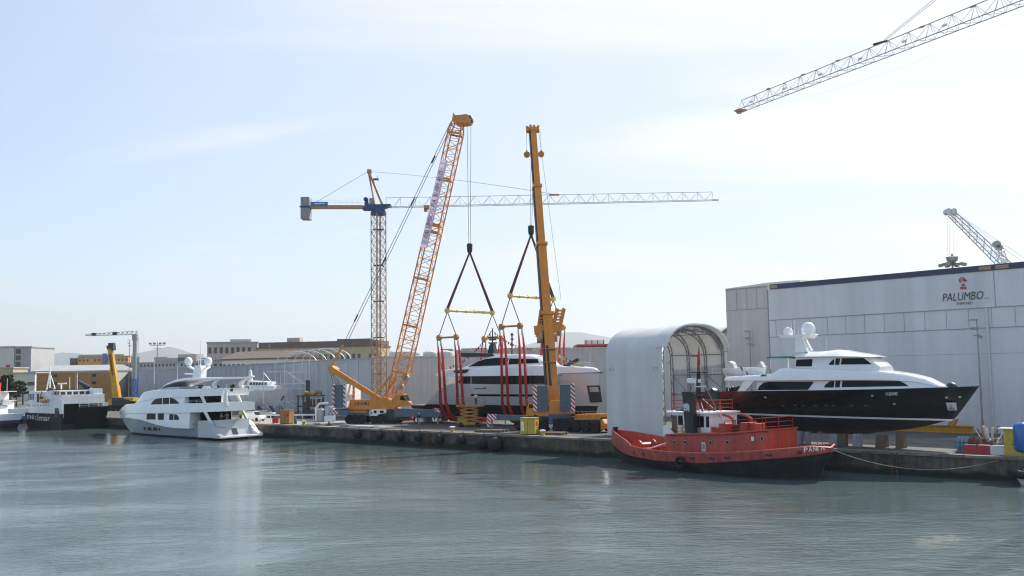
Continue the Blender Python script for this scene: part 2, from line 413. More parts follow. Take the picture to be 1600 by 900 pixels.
def truss(mb, p0, p1, w0, w1, h0, h1, nb, rc, rd, side=(0,1,0), tri=False, z0=0, faces='all'):
    """lattice girder from p0 to p1; side = width direction; w width, h height (perpendicular); tri = one top chord"""
    p0 = Vector(p0); p1 = Vector(p1); d = (p1-p0).normalized(); sd = Vector(side); sd = (sd - d*sd.dot(d)).normalized(); up = sd.cross(d).normalized()
    if up.z < 0: up = -up
    def corner(t):
        c = p0 + (p1-p0)*t; w = (w0+(w1-w0)*t)/2; h = (h0+(h1-h0)*t)/2
        if tri: return [c - sd*w - up*h, c + sd*w - up*h, c + up*h]
        return [c - sd*w - up*h, c + sd*w - up*h, c + sd*w + up*h, c - sd*w + up*h]
    C = [corner(i/nb) for i in range(nb+1)]; m = len(C[0])
    for k in range(m):
        mb.tube(C[0][k], C[-1][k], rc, 5)
    for i in range(nb):
        for k in range(m):
            k2 = (k+1) % m
            a, b = (k, k2) if (i+k) % 2 == 0 else (k2, k)
            mb.tube(C[i][a], C[i+1][b], rd, 4, cap=False)
            if i % 2 == 0 or not tri: mb.tube(C[i][k], C[i][k2], rd*.8, 4, cap=False)
    for k in range(m): mb.tube(C[-1][k], C[-1][(k+1) % m], rd, 4)
    return C
def sag(p, q, drop, n=14):
    p = Vector(p); q = Vector(q); return [p.lerp(q, i/n) - Vector((0,0,drop*4*(i/n)*(1-i/n))) for i in range(n+1)]
# ------------------------------------------------------------------ world, sun, air
SAZ, SEL = math.radians(44), math.radians(40)
SUN = Vector((math.sin(SAZ)*math.cos(SEL), math.cos(SAZ)*math.cos(SEL), math.sin(SEL)))
wd = bpy.data.worlds.new('World'); scn.world = wd; wd.use_nodes = True
nt = wd.node_tree; L = nt.links; bg = nt.nodes['Background']
sky = nn(nt, 'ShaderNodeTexSky', sky_type='NISHITA'); sky.sun_disc = False; sky.sun_elevation = SEL; sky.sun_rotation = SAZ
sky.air_density = 1.0; sky.dust_density = .6; sky.ozone_density = 1.2; sky.altitude = 0
tc = nn(nt, 'ShaderNodeTexCoord'); sp = nn(nt, 'ShaderNodeSeparateXYZ'); L.new(tc.outputs['Generated'], sp.inputs[0])
def mth(op, a, b=None, c=None, clamp=False):
    n = nn(nt, 'ShaderNodeMath', operation=op); n.use_clamp = clamp
    for i, x in enumerate((a, b, c)):
        if x is None: continue
        if isinstance(x, (int, float)): n.inputs[i].default_value = x
        else: L.new(x, n.inputs[i])
    return n.outputs[0]
zc = mth('ADD', mth('MAXIMUM', sp.outputs['Z'], 0), .12)
cx = mth('DIVIDE', sp.outputs['X'], zc); cy = mth('DIVIDE', sp.outputs['Y'], zc)
cmb = nn(nt, 'ShaderNodeCombineXYZ'); L.new(cx, cmb.inputs[0]); L.new(cy, cmb.inputs[1])
mp = nn(nt, 'ShaderNodeMapping'); mp.inputs['Rotation'].default_value = (0, 0, .5); mp.inputs['Scale'].default_value = (.55, 1.5, 1); mp.inputs['Location'].default_value = (3.1, .4, 0)
L.new(cmb.outputs[0], mp.inputs[0])
cn = nn(nt, 'ShaderNodeTexNoise'); cn.inputs['Scale'].default_value = .75; cn.inputs['Detail'].default_value = 7; cn.inputs['Roughness'].default_value = .52; cn.inputs['Distortion'].default_value = .7
L.new(mp.outputs[0], cn.inputs['Vector'])
dt = nn(nt, 'ShaderNodeVectorMath', operation='DOT_PRODUCT'); L.new(tc.outputs['Generated'], dt.inputs[0]); dt.inputs[1].default_value = SUN
# thin veil of high cloud over the whole sky, denser towards the sun's side, with soft wisps in it
def smooth(v, lo, hi, a_, b_):
    n = nn(nt, 'ShaderNodeMapRange', interpolation_type='SMOOTHSTEP'); n.inputs['From Min'].default_value = lo; n.inputs['From Max'].default_value = hi; n.inputs['To Min'].default_value = a_; n.inputs['To Max'].default_value = b_
    L.new(v, n.inputs['Value']); return n.outputs['Result']
veil = smooth(dt.outputs['Value'], .1, .8, .16, .88)
m1 = nn(nt, 'ShaderNodeMix', data_type='RGBA'); m1.inputs['B'].default_value = (3.75, 4.3, 5.05, 1); L.new(veil, m1.inputs['Factor']); L.new(sky.outputs[0], m1.inputs['A'])
cov = mth('MULTIPLY_ADD', mth('SUBTRACT', dt.outputs['Value'], .66), .75, 0.0)
cf = mth('ADD', mth('MULTIPLY', mth('SUBTRACT', cn.outputs['Fac'], .5), 2.8), cov)
wisp = smooth(cf, -.1, .5, 0, .85)
cm = nn(nt, 'ShaderNodeMix', data_type='RGBA'); cm.inputs['B'].default_value = (5.15, 5.2, 5.3, 1)
L.new(wisp, cm.inputs['Factor']); L.new(m1.outputs['Result'], cm.inputs['A']); L.new(cm.outputs['Result'], bg.inputs['Color'])
bg.inputs['Strength'].default_value = .105
sl = bpy.data.lights.new('sun', 'SUN'); sl.energy = 3.6; sl.angle = math.radians(.55); sl.color = (1, .95, .87)
so = bpy.data.objects.new('sun', sl); COL.objects.link(so); so.rotation_euler = SUN.to_track_quat('Z', 'Y').to_euler(); so.location = (60, 60, 120)
vs_ = scn.view_settings; scn.display_settings.display_device = 'sRGB'; vs_.view_transform = 'Standard'; vs_.look = 'None'; vs_.exposure = .85; vs_.gamma = 1

HAZE = .000075
hm = bpy.data.materials.new('sea_haze'); hm.use_nodes = True; hnt = hm.node_tree
for n in list(hnt.nodes): hnt.nodes.remove(n)
pv = nn(hnt, 'ShaderNodeVolumePrincipled'); pv.inputs['Color'].default_value = (.86, .92, 1, 1); pv.inputs['Density'].default_value = HAZE; pv.inputs['Anisotropy'].default_value = .35
ho = nn(hnt, 'ShaderNodeOutputMaterial'); hnt.links.new(pv.outputs[0], ho.inputs['Volume'])
hb_ = MB(); hb_.box2((-14000, -1500, -5), (14000, 17500, 950)); hz_ob = hb_.build('haze', hm); hz_ob['kind'] = 'stuff'

# ------------------------------------------------------------------ quay frame, land, water
Q0, Q1 = gnd(420, 663), gnd(1600, 715)
FQ = Fr(Q0, Q1-Q0)                      # s runs to the right along the edge, +n is inland
QD, QN = FQ.d.copy(), FQ.n.copy()
def gq(px, off=0, z=ZQ):
    s_, _ = FQ.sz(px, hz(px), off); return FQ.w(s_, off, z)
def yq(px, off=0): return gq(px, off).y
SL, SR = -700, 220
mb = MB(); mb.add([FQ.w(-13000, 1.0, ZQ), FQ.w(SR, 1.0, ZQ), FQ.w(SR, 12500, ZQ), FQ.w(-13000, 12500, ZQ)], [(0,1,2,3)])
struct(mb.build('ground', M['asphalt']))
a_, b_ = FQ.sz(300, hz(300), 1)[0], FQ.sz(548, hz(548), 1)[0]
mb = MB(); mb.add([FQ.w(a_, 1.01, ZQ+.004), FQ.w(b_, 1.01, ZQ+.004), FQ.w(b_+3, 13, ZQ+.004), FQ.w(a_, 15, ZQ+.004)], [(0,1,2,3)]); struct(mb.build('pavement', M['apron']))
mb = MB()
n = 150
rows = []
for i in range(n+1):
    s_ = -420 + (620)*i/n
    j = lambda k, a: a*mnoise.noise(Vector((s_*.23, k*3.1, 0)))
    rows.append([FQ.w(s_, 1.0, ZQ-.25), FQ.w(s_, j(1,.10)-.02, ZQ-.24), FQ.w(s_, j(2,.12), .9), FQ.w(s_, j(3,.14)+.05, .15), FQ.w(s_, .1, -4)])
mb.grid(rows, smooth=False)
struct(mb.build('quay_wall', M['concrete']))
mb = MB(); s_ = -420
while s_ < 200:
    ln = random.uniform(3.6, 5.4); jy = random.uniform(-.05, .05); jz = random.uniform(-.03, .025)
    mb.box2((0,0,0), (0,0,0)) if False else None
    a, b = s_, s_+ln-.05
    P = [FQ.w(a, -.16+jy, ZQ-.24), FQ.w(b, -.16+jy, ZQ-.24), FQ.w(b, .999, ZQ-.24), FQ.w(a, .999, ZQ-.24)]
    mb.prism(P, (0, 0, .245+jz)); s_ += ln
struct(mb.build('quay_coping', M['coping']))
# water
wm = bpy.data.materials.new('harbour_water'); wm.use_nodes = True; nt2 = wm.node_tree; L2 = nt2.links; wb = nt2.nodes['Principled BSDF']
wb.inputs['Base Color'].default_value = (.092, .130, .128, 1); wb.inputs['Roughness'].default_value = .04; wb.inputs['IOR'].default_value = 1.48
tcw = nn(nt2, 'ShaderNodeTexCoord')
def wnoise(sc, rot, st, det, rough=.6, dist=0):
    m_ = nn(nt2, 'ShaderNodeMapping'); m_.inputs['Rotation'].default_value = (0, 0, rot); m_.inputs['Scale'].default_value = st; L2.new(tcw.outputs['Object'], m_.inputs[0])
    n_ = nn(nt2, 'ShaderNodeTexNoise'); n_.inputs['Scale'].default_value = sc; n_.inputs['Detail'].default_value = det; n_.inputs['Roughness'].default_value = rough; n_.inputs['Distortion'].default_value = dist
    L2.new(m_.outputs[0], n_.inputs['Vector']); return n_.outputs['Fac']
def wm_(op, a, b):
    n_ = nn(nt2, 'ShaderNodeMath', operation=op)
    for i, x in enumerate((a, b)):
        if isinstance(x, (int, float)): n_.inputs[i].default_value = x
        else: L2.new(x, n_.inputs[i])
    return n_.outputs[0]
swell = wnoise(.30, .45, (1, 1.5, 1), 3, .5, .3); big = wnoise(.5, .3, (1, 2.2, 1), 4, .55, .4); mid = wnoise(.85, -.15, (1, 2.6, 1), 3, .55, .5); fine = wnoise(2.2, .15, (1, 2.3, 1), 3, .6)
gust = wnoise(.022, .55, (1, 2.0, 1), 5, .62, .8)
# sheltered water lies smooth along the quay, wind ripples start further out
dp = nn(nt2, 'ShaderNodeVectorMath', operation='DOT_PRODUCT'); L2.new(tcw.outputs['Object'], dp.inputs[0]); dp.inputs[1].default_value = QN
dist = wm_('SUBTRACT', QN.dot(FQ.o), dp.outputs['Value'])          # metres out from the quay edge
dn = wm_('ADD', dist, wm_('MULTIPLY', wm_('SUBTRACT', gust, .5), 75))
gr = nn(nt2, 'ShaderNodeMapRange', interpolation_type='SMOOTHSTEP'); gr.inputs['From Min'].default_value = 20; gr.inputs['From Max'].default_value = 32; gr.inputs['To Min'].default_value = .16; gr.inputs['To Max'].default_value = 1.0
L2.new(dn, gr.inputs['Value'])
g2 = nn(nt2, 'ShaderNodeMapRange'); g2.inputs['From Min'].default_value = .4; g2.inputs['From Max'].default_value = .6; g2.inputs['To Min'].default_value = .4; g2.inputs['To Max'].default_value = 1.5
L2.new(wnoise(.05, .9, (1, 2.2, 1), 4, .6, .5), g2.inputs['Value'])
hsum = wm_('ADD', wm_('ADD', wm_('MULTIPLY', swell, .030), wm_('MULTIPLY', big, .014)), wm_('MULTIPLY', wm_('ADD', wm_('MULTIPLY', mid, .085), wm_('MULTIPLY', fine, .06)), wm_('MULTIPLY', gr.outputs['Result'], g2.outputs['Result'])))
bp = nn(nt2, 'ShaderNodeBump'); bp.inputs['Strength'].default_value = 1; bp.inputs['Distance'].default_value = 1.0
L2.new(hsum, bp.inputs['Height']); L2.new(bp.outputs['Normal'], wb.inputs['Normal'])
mb = MB(); mb.add([FQ.w(-13000, -3200, 0), FQ.w(SR, -3200, 0), FQ.w(SR, .5, 0), FQ.w(-13000, .5, 0)], [(0,1,2,3)])
struct(mb.build('water', wm))
# seabed keeps the water body dark under the quay edge
# ------------------------------------------------------------------ mountains
def ridge(name, prof, Y, depth):
    mb = MB(); rows = []; P = mono(prof); x0, x1 = P[0][0], P[-1][0]; n = 70
    for i in range(n+1):
        px = x0 + (x1-x0)*i/n; py = interp(P, px) + 2.2*mnoise.noise(Vector((px*.05, Y*.001, 0))) + .9*mnoise.noise(Vector((px*.2, 5, 0)))
        t = at(px, py, Y); zt = max(t.z, ZQ+1); row = []
        for k, (f, h) in enumerate(((0, 0), (.3, .38), (.6, .72), (.85, .95), (1, 1), (1.3, .8), (2, 0))):
            yy = Y - depth + depth*f; b = base(px, yy)
            row.append((b.x, yy, ZQ - 1 + (zt-ZQ)*h*(1 + (.1*mnoise.noise(Vector((px*.06, k*1.7, 2))) if 0 < h < 1 else 0))))
        rows.append(row)
    mb.grid(rows); return struct(mb.build(name, M['mountain']))
ridge('mountain', [(-260,590),(-120,572),(20,566),(70,556),(95,549),(110,551),(135,556),(160,563),(230,548),(262,541),(285,547),(330,562),(400,575),(470,580)], 14500, 2000)
ridge('mountain', [(560,582),(640,570),(690,556),(740,552),(800,546),(850,530),(885,519),(915,520),(960,527),(1020,545),(1100,560),(1250,572)], 13500, 2000)

# ------------------------------------------------------------------ hangar
W1, W0 = gnd(1600, 679), gnd(1200, 664.5)
FH = Fr(W0, W1-W0)
hx = lambda px, py, y=0: FH.sz(px, py, y)
s0, zt0 = hx(1199, 447.5); s1, zt1 = hx(1600, 410.5); sl0, ztl = hx(1132, 453)
ZT = (zt0+zt1)/2; SE = s1 + 16
hang = thing('shipyard_hangar', 'long tall grey fabric clad hangar with dark blue roof fascia and shipyard emblem', 'hangar', (FH.o.x, FH.o.y, ZQ), FH.rz)
lz = lambda z: z - ZQ
zm = [hx(1400, 489)[1], hx(1400, 518.5)[1]]
mb = MB(); mb.box2((s0+.5, -.12, lz(ZT)-.55), (SE, -.003, lz(ZT)+.18)); mb.build('fascia', M['navy'], hang)
for pa, pb in ((1202, 1214), (1530, 1549), (1556, 1577)):
    mb = MB(); a, b = hx(pa, 420)[0], hx(pb, 420)[0]; mb.box2((a, -.15, lz(ZT)-.42), (b, -.122, lz(ZT)+.02)); mb.build('fascia_plate', M['brownsteel'], hang)
bay = MB(); bay.box2((sl0, .25, 0), (s0-.02, 44, lz(ztl))); bay.slot()
zl = hx(1170, 483)[1]; bay.box2((sl0, .2, lz(zl)-.05), (s0-.1, .248, lz(zl)+.05)); bay.box2((sl0, .2, lz(ztl)-.12), (s0-.1, .248, lz(ztl)+.1))
for f in (.26, .5, .73): bay.box2((sl0+(s0-sl0)*f-.03, .21, lz(zl)+.06), (sl0+(s0-sl0)*f+.03, .248, lz(ztl)-.13))
bay.build('side_bay', [M['wallbeige'], M['seam']], hang)
mb = MB(); mb.box2((s0, 0, 0), (SE, 46, lz(ZT)))
ss = s0 + 1.2
while ss < SE:                                  # fabric bays bulge slightly between frames
    for z_a, z_b in ((lz(zm[0])+.08, lz(ZT)-.6), (.6, lz(zm[1])-.08)):
        rows = [[(ss+2.75*i/8, -.003-.028*math.sin(PI*i/8), z_a), (ss+2.75*i/8, -.003-.028*math.sin(PI*i/8), z_b)] for i in range(9)]
        mb.grid(rows)
    ss += 2.75
mb.slot()
for z in zm: mb.box2((s0+.05, -.07, lz(z)-.045), (SE, -.002, lz(z)+.045))
zlow = hx(1400, 556)[1]; mb.box2((s0+.05, -.045, lz(zlow)-.02), (SE, -.002, lz(zlow)+.02))
ss = s0 + 1.2
while ss < SE:
    mb.box2((ss-.025, -.035, lz(zm[1])+.06), (ss+.025, -.002, lz(zm[0])-.06)); ss += 2.75
a = hx(1553.5, 440)[0]; mb.box2((a-.05, -.05, lz(zm[0])+.06), (a+.05, -.002, lz(ZT)-.56))
mb.box2((s0-.07, -.1, 0), (s0+.07, -.002, lz(ZT)-.56))
mb.build('wall', [M['wall'], M['seam']], hang)
mb = MB(); a, _ = hx(1549, 600); mb.tube((a, -.18, 0), (a, -.18, lz(zm[0])), .14, 8)
a, _ = hx(1199, 600)
mb.build('downpipe', M['galv'], hang)
mb = MB()
pz = [hx(1133, 451.5, 3), hx(1199, 447, 3), hx(1249, 437, 3), hx(1200, 440.5, 3), hx(1150, 448, 3)]
mb.prism([(a, 3, lz(z)) for a, z in (hx(1133, 455, 3), hx(1249, 452, 3), hx(1250, 437.2, 3), hx(1200, 441.5, 3), hx(1134, 451, 3))], (0, 12, .5))
mb.build('roof', M['sunlitroof'], hang)  # sunlight on this roof wedge is put into its cream colour
def ht(px, py): a, z = hx(px, py); return FH.w(a, -.13, z)
def onwall(name, s, pL, pR, hpx, m, **kw):
    p = ht(*pL); q = ht(*pR); w = (q-p).length; h = (ht(pL[0], pL[1]-hpx)-p).length
    return text(name, s, (p.x, p.y, (p.z+q.z)/2), FH.d, (0,0,1), h, w, m, hang, **kw)
onwall('lettering', 'PALUMBO', (1473.5, 471), (1537.5, 467.5), 12.3, M['ink'], shear=.22, bold=-.006)
onwall('lettering', 'S.p.A.', (1539, 467.4), (1547.5, 466.9), 2.6, M['ink'], shear=.1)
onwall('lettering', 'SHIPYARD', (1495.5, 477), (1520.5, 475.3), 4.3, M['ink'])
mb = MB()
def emb(pts): mb.prism([ht(a, b) for a, b in pts], -FH.near*FH.n*.0 + (FH.n*FH.near)*.02)
c0 = (1505.5, 446)
def ebez(pts): emb(pts)
ebez([(1504.6,430.8),(1506.4,433.8),(1509,436.4),(1511.8,438.8),(1509.4,440),(1506.2,440.4),(1505.3,436)])
ebez([(1502.6,432.4),(1500.4,434.6),(1499.1,437.4),(1499.6,440),(1501.2,442),(1502.6,441.9),(1501.4,439.4),(1501.2,436.4)])
ebez([(1503.9,434.2),(1502.9,436),(1502.9,438.4),(1503.8,440.4),(1503.7,437.4)])
for (ex, ey) in ((1505.6,445.4),(1503.4,450.2),(1508.2,449.9)):
    m_ = 14
    mb_o = [ht(ex+2.4*math.cos(2*PI*k/m_), ey+2.1*math.sin(2*PI*k/m_)) for k in range(m_)]; mb_i = [ht(ex+1.0*math.cos(2*PI*k/m_), ey+.85*math.sin(2*PI*k/m_)) for k in range(m_)]
    o_ = FH.n*FH.near*.02
    mb.grid([[p for p in mb_i+mb_i[:1]], [p+o_ for p in mb_i+mb_i[:1]], [p+o_ for p in mb_o+mb_o[:1]], [p for p in mb_o+mb_o[:1]]], smooth=False)
mb.build('emblem', M['inkred'], hang, world=True)

# ------------------------------------------------------------------ arched tent shelters
A = gnd(947, 680); offA = (A-FQ.o).dot(QN)
sA = FQ.sz(947, hz(947), offA)[0]; sB = FQ.sz(1034, hz(1034), offA)[0]
wlo, whi = 8, 24
for _ in range(40):
    wm2 = (wlo+whi)/2; p = FQ.w(sB, offA+wm2, ZQ); d_ = RC.transposed() @ (p-CAMP); ppx = 800 + F*d_.x/-d_.z
    if ppx < 1137: wlo = wm2
    else: whi = wm2
TW = wm2; TLn = sB-sA
topz = at(1082, 508.5, FQ.w(sB, offA+TW/2, 0).y).z - ZQ
eav = topz*.72
def tent_profile(off=0, n=26):
    pts = [(-TW/2-off, 0)]
    for i in range(n+1):
        t = PI*i/n; c, s_ = math.cos(t), math.sin(t)
        pts.append((-(TW/2+off)*math.copysign(abs(c)**.80, c), eav + (topz-eav+off)*abs(s_)**.95))
    pts.append((TW/2+off, 0)); return pts
def make_tent():
    o = FQ.w(sB, offA+TW/2, ZQ)
    t = thing('arched_tent_shelter', 'tall pale arched tent shelter open towards the black yacht', 'tent', o, FQ.rz, 'arched tent shelters on the quay')
    pr = tent_profile(); pi_ = tent_profile(-.06)
    mb = MB(); xs = [0, -TLn*.33, -TLn*.66, -TLn]
    mb.grid([[(x, y, z) for y, z in pr] for x in [0 - TLn*i/9 for i in range(10)]]); mb.grid([[(x, y, z) for y, z in pi_] for x in xs])
    mb.grid([[(0, y, z) for y, z in pr], [(0, y, z) for y, z in pi_]]); mb.build('fabric_cover', M['tent'], t)
    mb = MB(); ho_ = tent_profile(.22); hi_ = tent_profile(.02)
    k0, k1 = 3, len(ho_)-3
    mb.grid([[(.75 + .0, y, z) for y, z in ho_[k0:k1]], [(-1.1, y, z) for y, z in ho_[k0:k1]]]); mb.grid([[(.75, y, z) for y, z in hi_[k0:k1]], [(-1.1, y, z) for y, z in hi_[k0:k1]]])
    mb.grid([[(.75, y, z) for y, z in ho_[k0:k1]], [(.75, y, z) for y, z in hi_[k0:k1]]]); mb.build('hood', M['tent'], t)
    mb = MB()
    for x in (-TLn*.333, -TLn*.666):
        mb = MB(); mb.grid([[(x-.05, y*1.0, z) for y, z in tent_profile(.02)], [(x+.05, y, z) for y, z in tent_profile(.02)]]); mb.build('cover_seam', M['tent'], t)
    mb = MB()
    for x in [-.15 - (TLn-.4)*i/3 for i in range(4)]:
        a = tent_profile(-.12); b = tent_profile(-.72)
        mb.path([(x, y, z) for y, z in a], .07, 5); mb.path([(x, y, z) for y, z in b], .07, 5)
        m_ = len(a); seg = []
        def walk(P, step):
            out = [Vector((x, *P[0]))]; acc = 0
            for p, q in zip(P, P[1:]):
                p = Vector((x, *p)); q = Vector((x, *q)); l = (q-p).length; c_ = 0
                while acc + (l-c_) >= step: c_ += step-acc; acc = 0; out.append(p.lerp(q, c_/l))
                acc += l-c_
            return out
        wa = walk(a, 1.0); wb_ = walk(b, 1.0*.965); 
        for i in range(min(len(wa), len(wb_))-1): mb.tube(wa[i], wb_[i+1] if i % 2 else wb_[i], .035, 4); mb.tube(wa[i+1] if i % 2 else wa[i], wb_[i+1] if not i % 2 else wb_[i], .035, 4)
    for sg in (-1, 1):
        for z in (eav*.48, eav*.75, eav*1.02): mb.tube((-.2, sg*(TW/2-.45), z), (-TLn+.3, sg*(TW/2-.45), z), .06, 5)
        mb.tube((-.2, sg*(TW/2-.4), eav*.48), (-TLn/3, sg*(TW/2-.4), 0), .05, 5); mb.tube((-.2, sg*(TW/2-.4), eav*.55), (-TLn/3, sg*(TW/2-.4), eav*.75), .05, 5)
        mb.tube((-TLn+.3, sg*(TW/2-.4), eav*.75), (-2*TLn/3, sg*(TW/2-.4), eav*.48), .05, 5); mb.tube((-TLn+.3, sg*(TW/2-.4), 0), (-2*TLn/3, sg*(TW/2-.4), eav*.48), .05, 5)
    for y in (-4.5, -1.5, 1.5, 4.5):
        z = eav + (topz-eav)*abs(math.sin(math.acos(min(1, (abs(y)/(TW/2))**1.25))))**.95 - .5; mb.tube((-.2, y, z), (-TLn+.3, y, z), .05, 5)
    mb.build('frame', M['steel'], t)
    for x in (-TLn+.9, -.9):
        mb = MB()
        pts = [(x + .34*math.cos(k*PI/5), -TW/2-.03, eav*.84 + .2*math.sin(k*PI/5)) for k in range(11)]; mb.path(pts, .03, 4); mb.build('vent_ring', M['steel'], t)
    return t
tent1 = make_tent()
p2 = base(1152, 172)
dup(tent1, p2, FQ.rz, 'pale arched tent shelter half hidden between the nearer tent and the hangar', (1.13, 1.13, 1.13))

# ------------------------------------------------------------------ long walls behind the yard
def yard_wall(label, pa, Ya, pb, Yb, top, m, jn, th=.5, cat='wall', zt=None):
    P = base(pa, Ya); Q = base(pb, Yb); f = Fr(P, Q-P); ln = (Q-P).length
    z = (zt if zt else at(pa, top, Ya).z) - ZQ
    t = thing('yard_wall', label, cat, P, f.rz)
    mb = MB(); mb.box2((0, 0, 0), (ln, th, z)); mb.slot(); k = 1
    y0, y1 = ((-.05, -.001) if f.near < 0 else (th+.001, th+.05))
    while k*jn < ln: mb.box2((k*jn-.04, y0, 0), (k*jn+.04, y1, z-.3)); k += 1
    mb.build('wall_panel', [m, M['steel'] if m is M['greywall'] else m], t)
    mb = MB(); mb.box2((-.05, -.15, z+.002), (ln+.05, th+.15, z+.25)); mb.build('coping', M['offwhite'] if m is not M['greywall'] else M['steel'], t)
    return t
yard_wall('long blue grey panel wall running behind the scaffolding and small yacht', 184, 478, 581, 180, 0, M['greywall'], 6, zt=at(581, 560.5, 180).z)
yard_wall('grey panel wall in front of three pale storage tanks, behind the lattice crane', 583, 186, 710, 196, 558.5, M['wallbeige'], 6)
yard_wall('pinkish beige panel wall behind the lifted yacht', 711, 192, 985, 184, 549, M['wallbeige'], 8)
yard_wall('low beige wall behind the yellow telescopic crane at far left', 150, 470, 186, 478, 581, M['wallbeige'], 8)
# ================================================================== cranes
class Lo(Fr):
    def __init__(s, o, d, z0=ZQ): super().__init__(o, d); s.z0 = z0
    def P(s, px, py, y=0): a, z = s.sz(px, py, y); return Vector((a, y, z-s.z0))
    def root(s, name, label, cat, group=None): return thing(name, label, cat, (s.o.x, s.o.y, s.z0), s.rz, group)
    def L(s, p): q = Vector(p)-s.o; return Vector((q.dot(s.d), q.dot(s.n), p[2]-s.z0))
    def pr(s, mb, pts, y0, y1):                 # outline in picture points on the plane y0, extruded to y1
        return mb.prism([s.P(a, b, y0) for a, b in pts], (0, y1-y0, 0))
    def bx(s, mb, x0, y0, x1, y1, d0, d1):      # box from picture corners
        return s.pr(mb, [(x0, y0), (x1, y0), (x1, y1), (x0, y1)], d0, d1)
def wheel(parent, c, r, w, axis=(0,1,0), rimm=None):
    mb = MB(); a = Vector(axis)*w/2
    mb.lathe(c, [(r*.55, -w/2), (r*.9, -w/2), (r, -w/2+.08), (r, w/2-.08), (r*.9, w/2), (r*.55, w/2)], 18, axis); t = mb.build('wheel', M['rubber'], parent)
    mb = MB(); mb.lathe(c, [(r*.56, -w*.38), (r*.2, -w*.3), (r*.18, -w*.42), (r*.18, w*.42), (r*.2, w*.3), (r*.56, w*.38)], 14, axis); mb.build('rim', rimm or M['dark'], t)
    return t
def cables(parent, pts, r=.035, name='cable', m=None, drop=0):
    for p, q in pts:
        mb = MB(); mb.path(sag(p, q, drop, 8) if drop else [p, q], r, 4); mb.build(name, m or M['cable'], parent)
def slabs(mb, a, b, n):
    a = Vector(a); b = Vector(b)
    for i in range(n):
        z0 = a.z + (b.z-a.z)*i/n; z1 = a.z + (b.z-a.z)*(i+1)/n; o = .0 if i % 2 else .035
        mb.box2((a.x+o, a.y+o, z0+.004), (b.x-o, b.y-o, z1-.004))

# ------------------------------------------------------------------ lattice boom crane
FC = Lo(base(606, 163), (1, -.17))
lc = FC.root('lattice_boom_crane', 'orange mobile crane with tall leaning lattice boom and striped counterweights', 'crane')
mb = MB()
p0 = FC.P(609, 633); p1 = FC.P(627, 582); p2 = FC.P(712.5, 206); p3 = FC.P(716, 190)
truss(mb, p0, p1, 3.0, 2.6, .7, 2.55, 4, .13, .075)
truss(mb, p1, p2, 2.6, 2.35, 2.55, 2.2, 30, .125, .06)
truss(mb, p2, p3, 2.35, 1.9, 2.2, 1.5, 2, .12, .07)
dv = (p2-p1).normalized(); uv = dv.cross(Vector((0,1,0))).normalized()
for t in (0, .19, .385, .58, .61, .80, .99):
    c = p1.lerp(p2, t); h = 2.55 - .35*t
    for yy in (-1.25, 1.25):
        mb.beam(c - uv*h/2 + Vector((0,yy,0)), c + uv*h/2 + Vector((0,yy,0)), .2, .3)
    for k in (-1, 1): mb.beam(c + uv*k*h/2 + Vector((0,-1.25,0)), c + uv*k*h/2 + Vector((0,1.25,0)), .2, .3)
boom = mb.build('lattice_boom', M['orange'], lc)
mb = MB(); FC.pr(mb, [(706,188),(708,175.5),(711.5,180),(730,178),(734.5,185),(733,189.5),(727,191.5),(720,192),(711,192)], -1.35, 1.35); mb.build('boom_head', M['orange'], boom)
for (a, b) in ((733, 187), (729, 186)):
    mb = MB(); mb.lathe(FC.P(a, b), [(.2,-.9),(.62,-.8),(.62,.8),(.2,.9)], 14, (0,1,0)); mb.build('sheave', M['dark'], boom)
for (a, b, r) in ((634, 590, .55), (626, 604, .5)):
    mb = MB(); mb.lathe(FC.P(a, b, -.6), [(.1,-.5),(r,-.5),(r,.5),(.1,.5)], 12, (0,1,0)); mb.build('rope_drum', M['steel'], lc)
mb = MB()
for y in (-1.15, 1.15):
    mb.beam(FC.P(620, 641, y), FC.P(516, 575.5, y), .42, .85)
for t in (.02, .3, .55, .8, .985):
    a, b = FC.P(620, 641, 0).lerp(FC.P(516, 575.5, 0), t), None; mb.beam(a-Vector((0,1.2,0)), a+Vector((0,1.2,0)), .35, .5)
FC.pr(mb, [(512,573),(518,571.5),(524,577),(522,585),(516,586)], -1.35, 1.35)
mb.build('derrick_frame', M['orange'], lc)
mb = MB()
for y in (-.9, .9):
    mb.beam(FC.P(590.5, 612, y), FC.P(614, 583, y), .28); mb.beam(FC.P(598, 622, y), FC.P(619, 590, y), .24); mb.beam(FC.P(605, 632, y), FC.P(603, 597, y), .22)
mb.beam(FC.P(603, 597, -.9), FC.P(603, 597, .9), .22)
mb.build('back_stay_frame', M['orange'], lc)
for y in (-.8, .8):
    mb = MB(); mb.beam(FC.P(516, 575, y), FC.P(536, 539, y), .22, .3); mb.build('hoist_bar', M['orange'], lc)
cables(lc, [(FC.P(536, 539, -.8), FC.P(704.5, 190, -.8)), (FC.P(540, 540, .8), FC.P(707, 193, .8))], .055, 'pendant_rope')
for y in (-.8, .8):
    for t in (.12, .38, .64, .83):
        mb = MB(); c = FC.P(536, 539, y).lerp(FC.P(706, 190, y), t); d_ = (FC.P(706,190,y)-FC.P(536,539,y)).normalized(); mb.beam(c-d_*.7, c+d_*.7, .2); mb.build('rope_socket', M['dark'], lc)
cables(lc, [(FC.P(a, 584, y), FC.P(b, 601, y)) for y in (-1, 1) for a, b in ((516.5, 521), (519, 526), (521, 531))], .06, 'tie_rod')
FCs = [(522.5, 536.5, -3.3, -.4), (541.5, 549.5, 1.2, 4.2)]
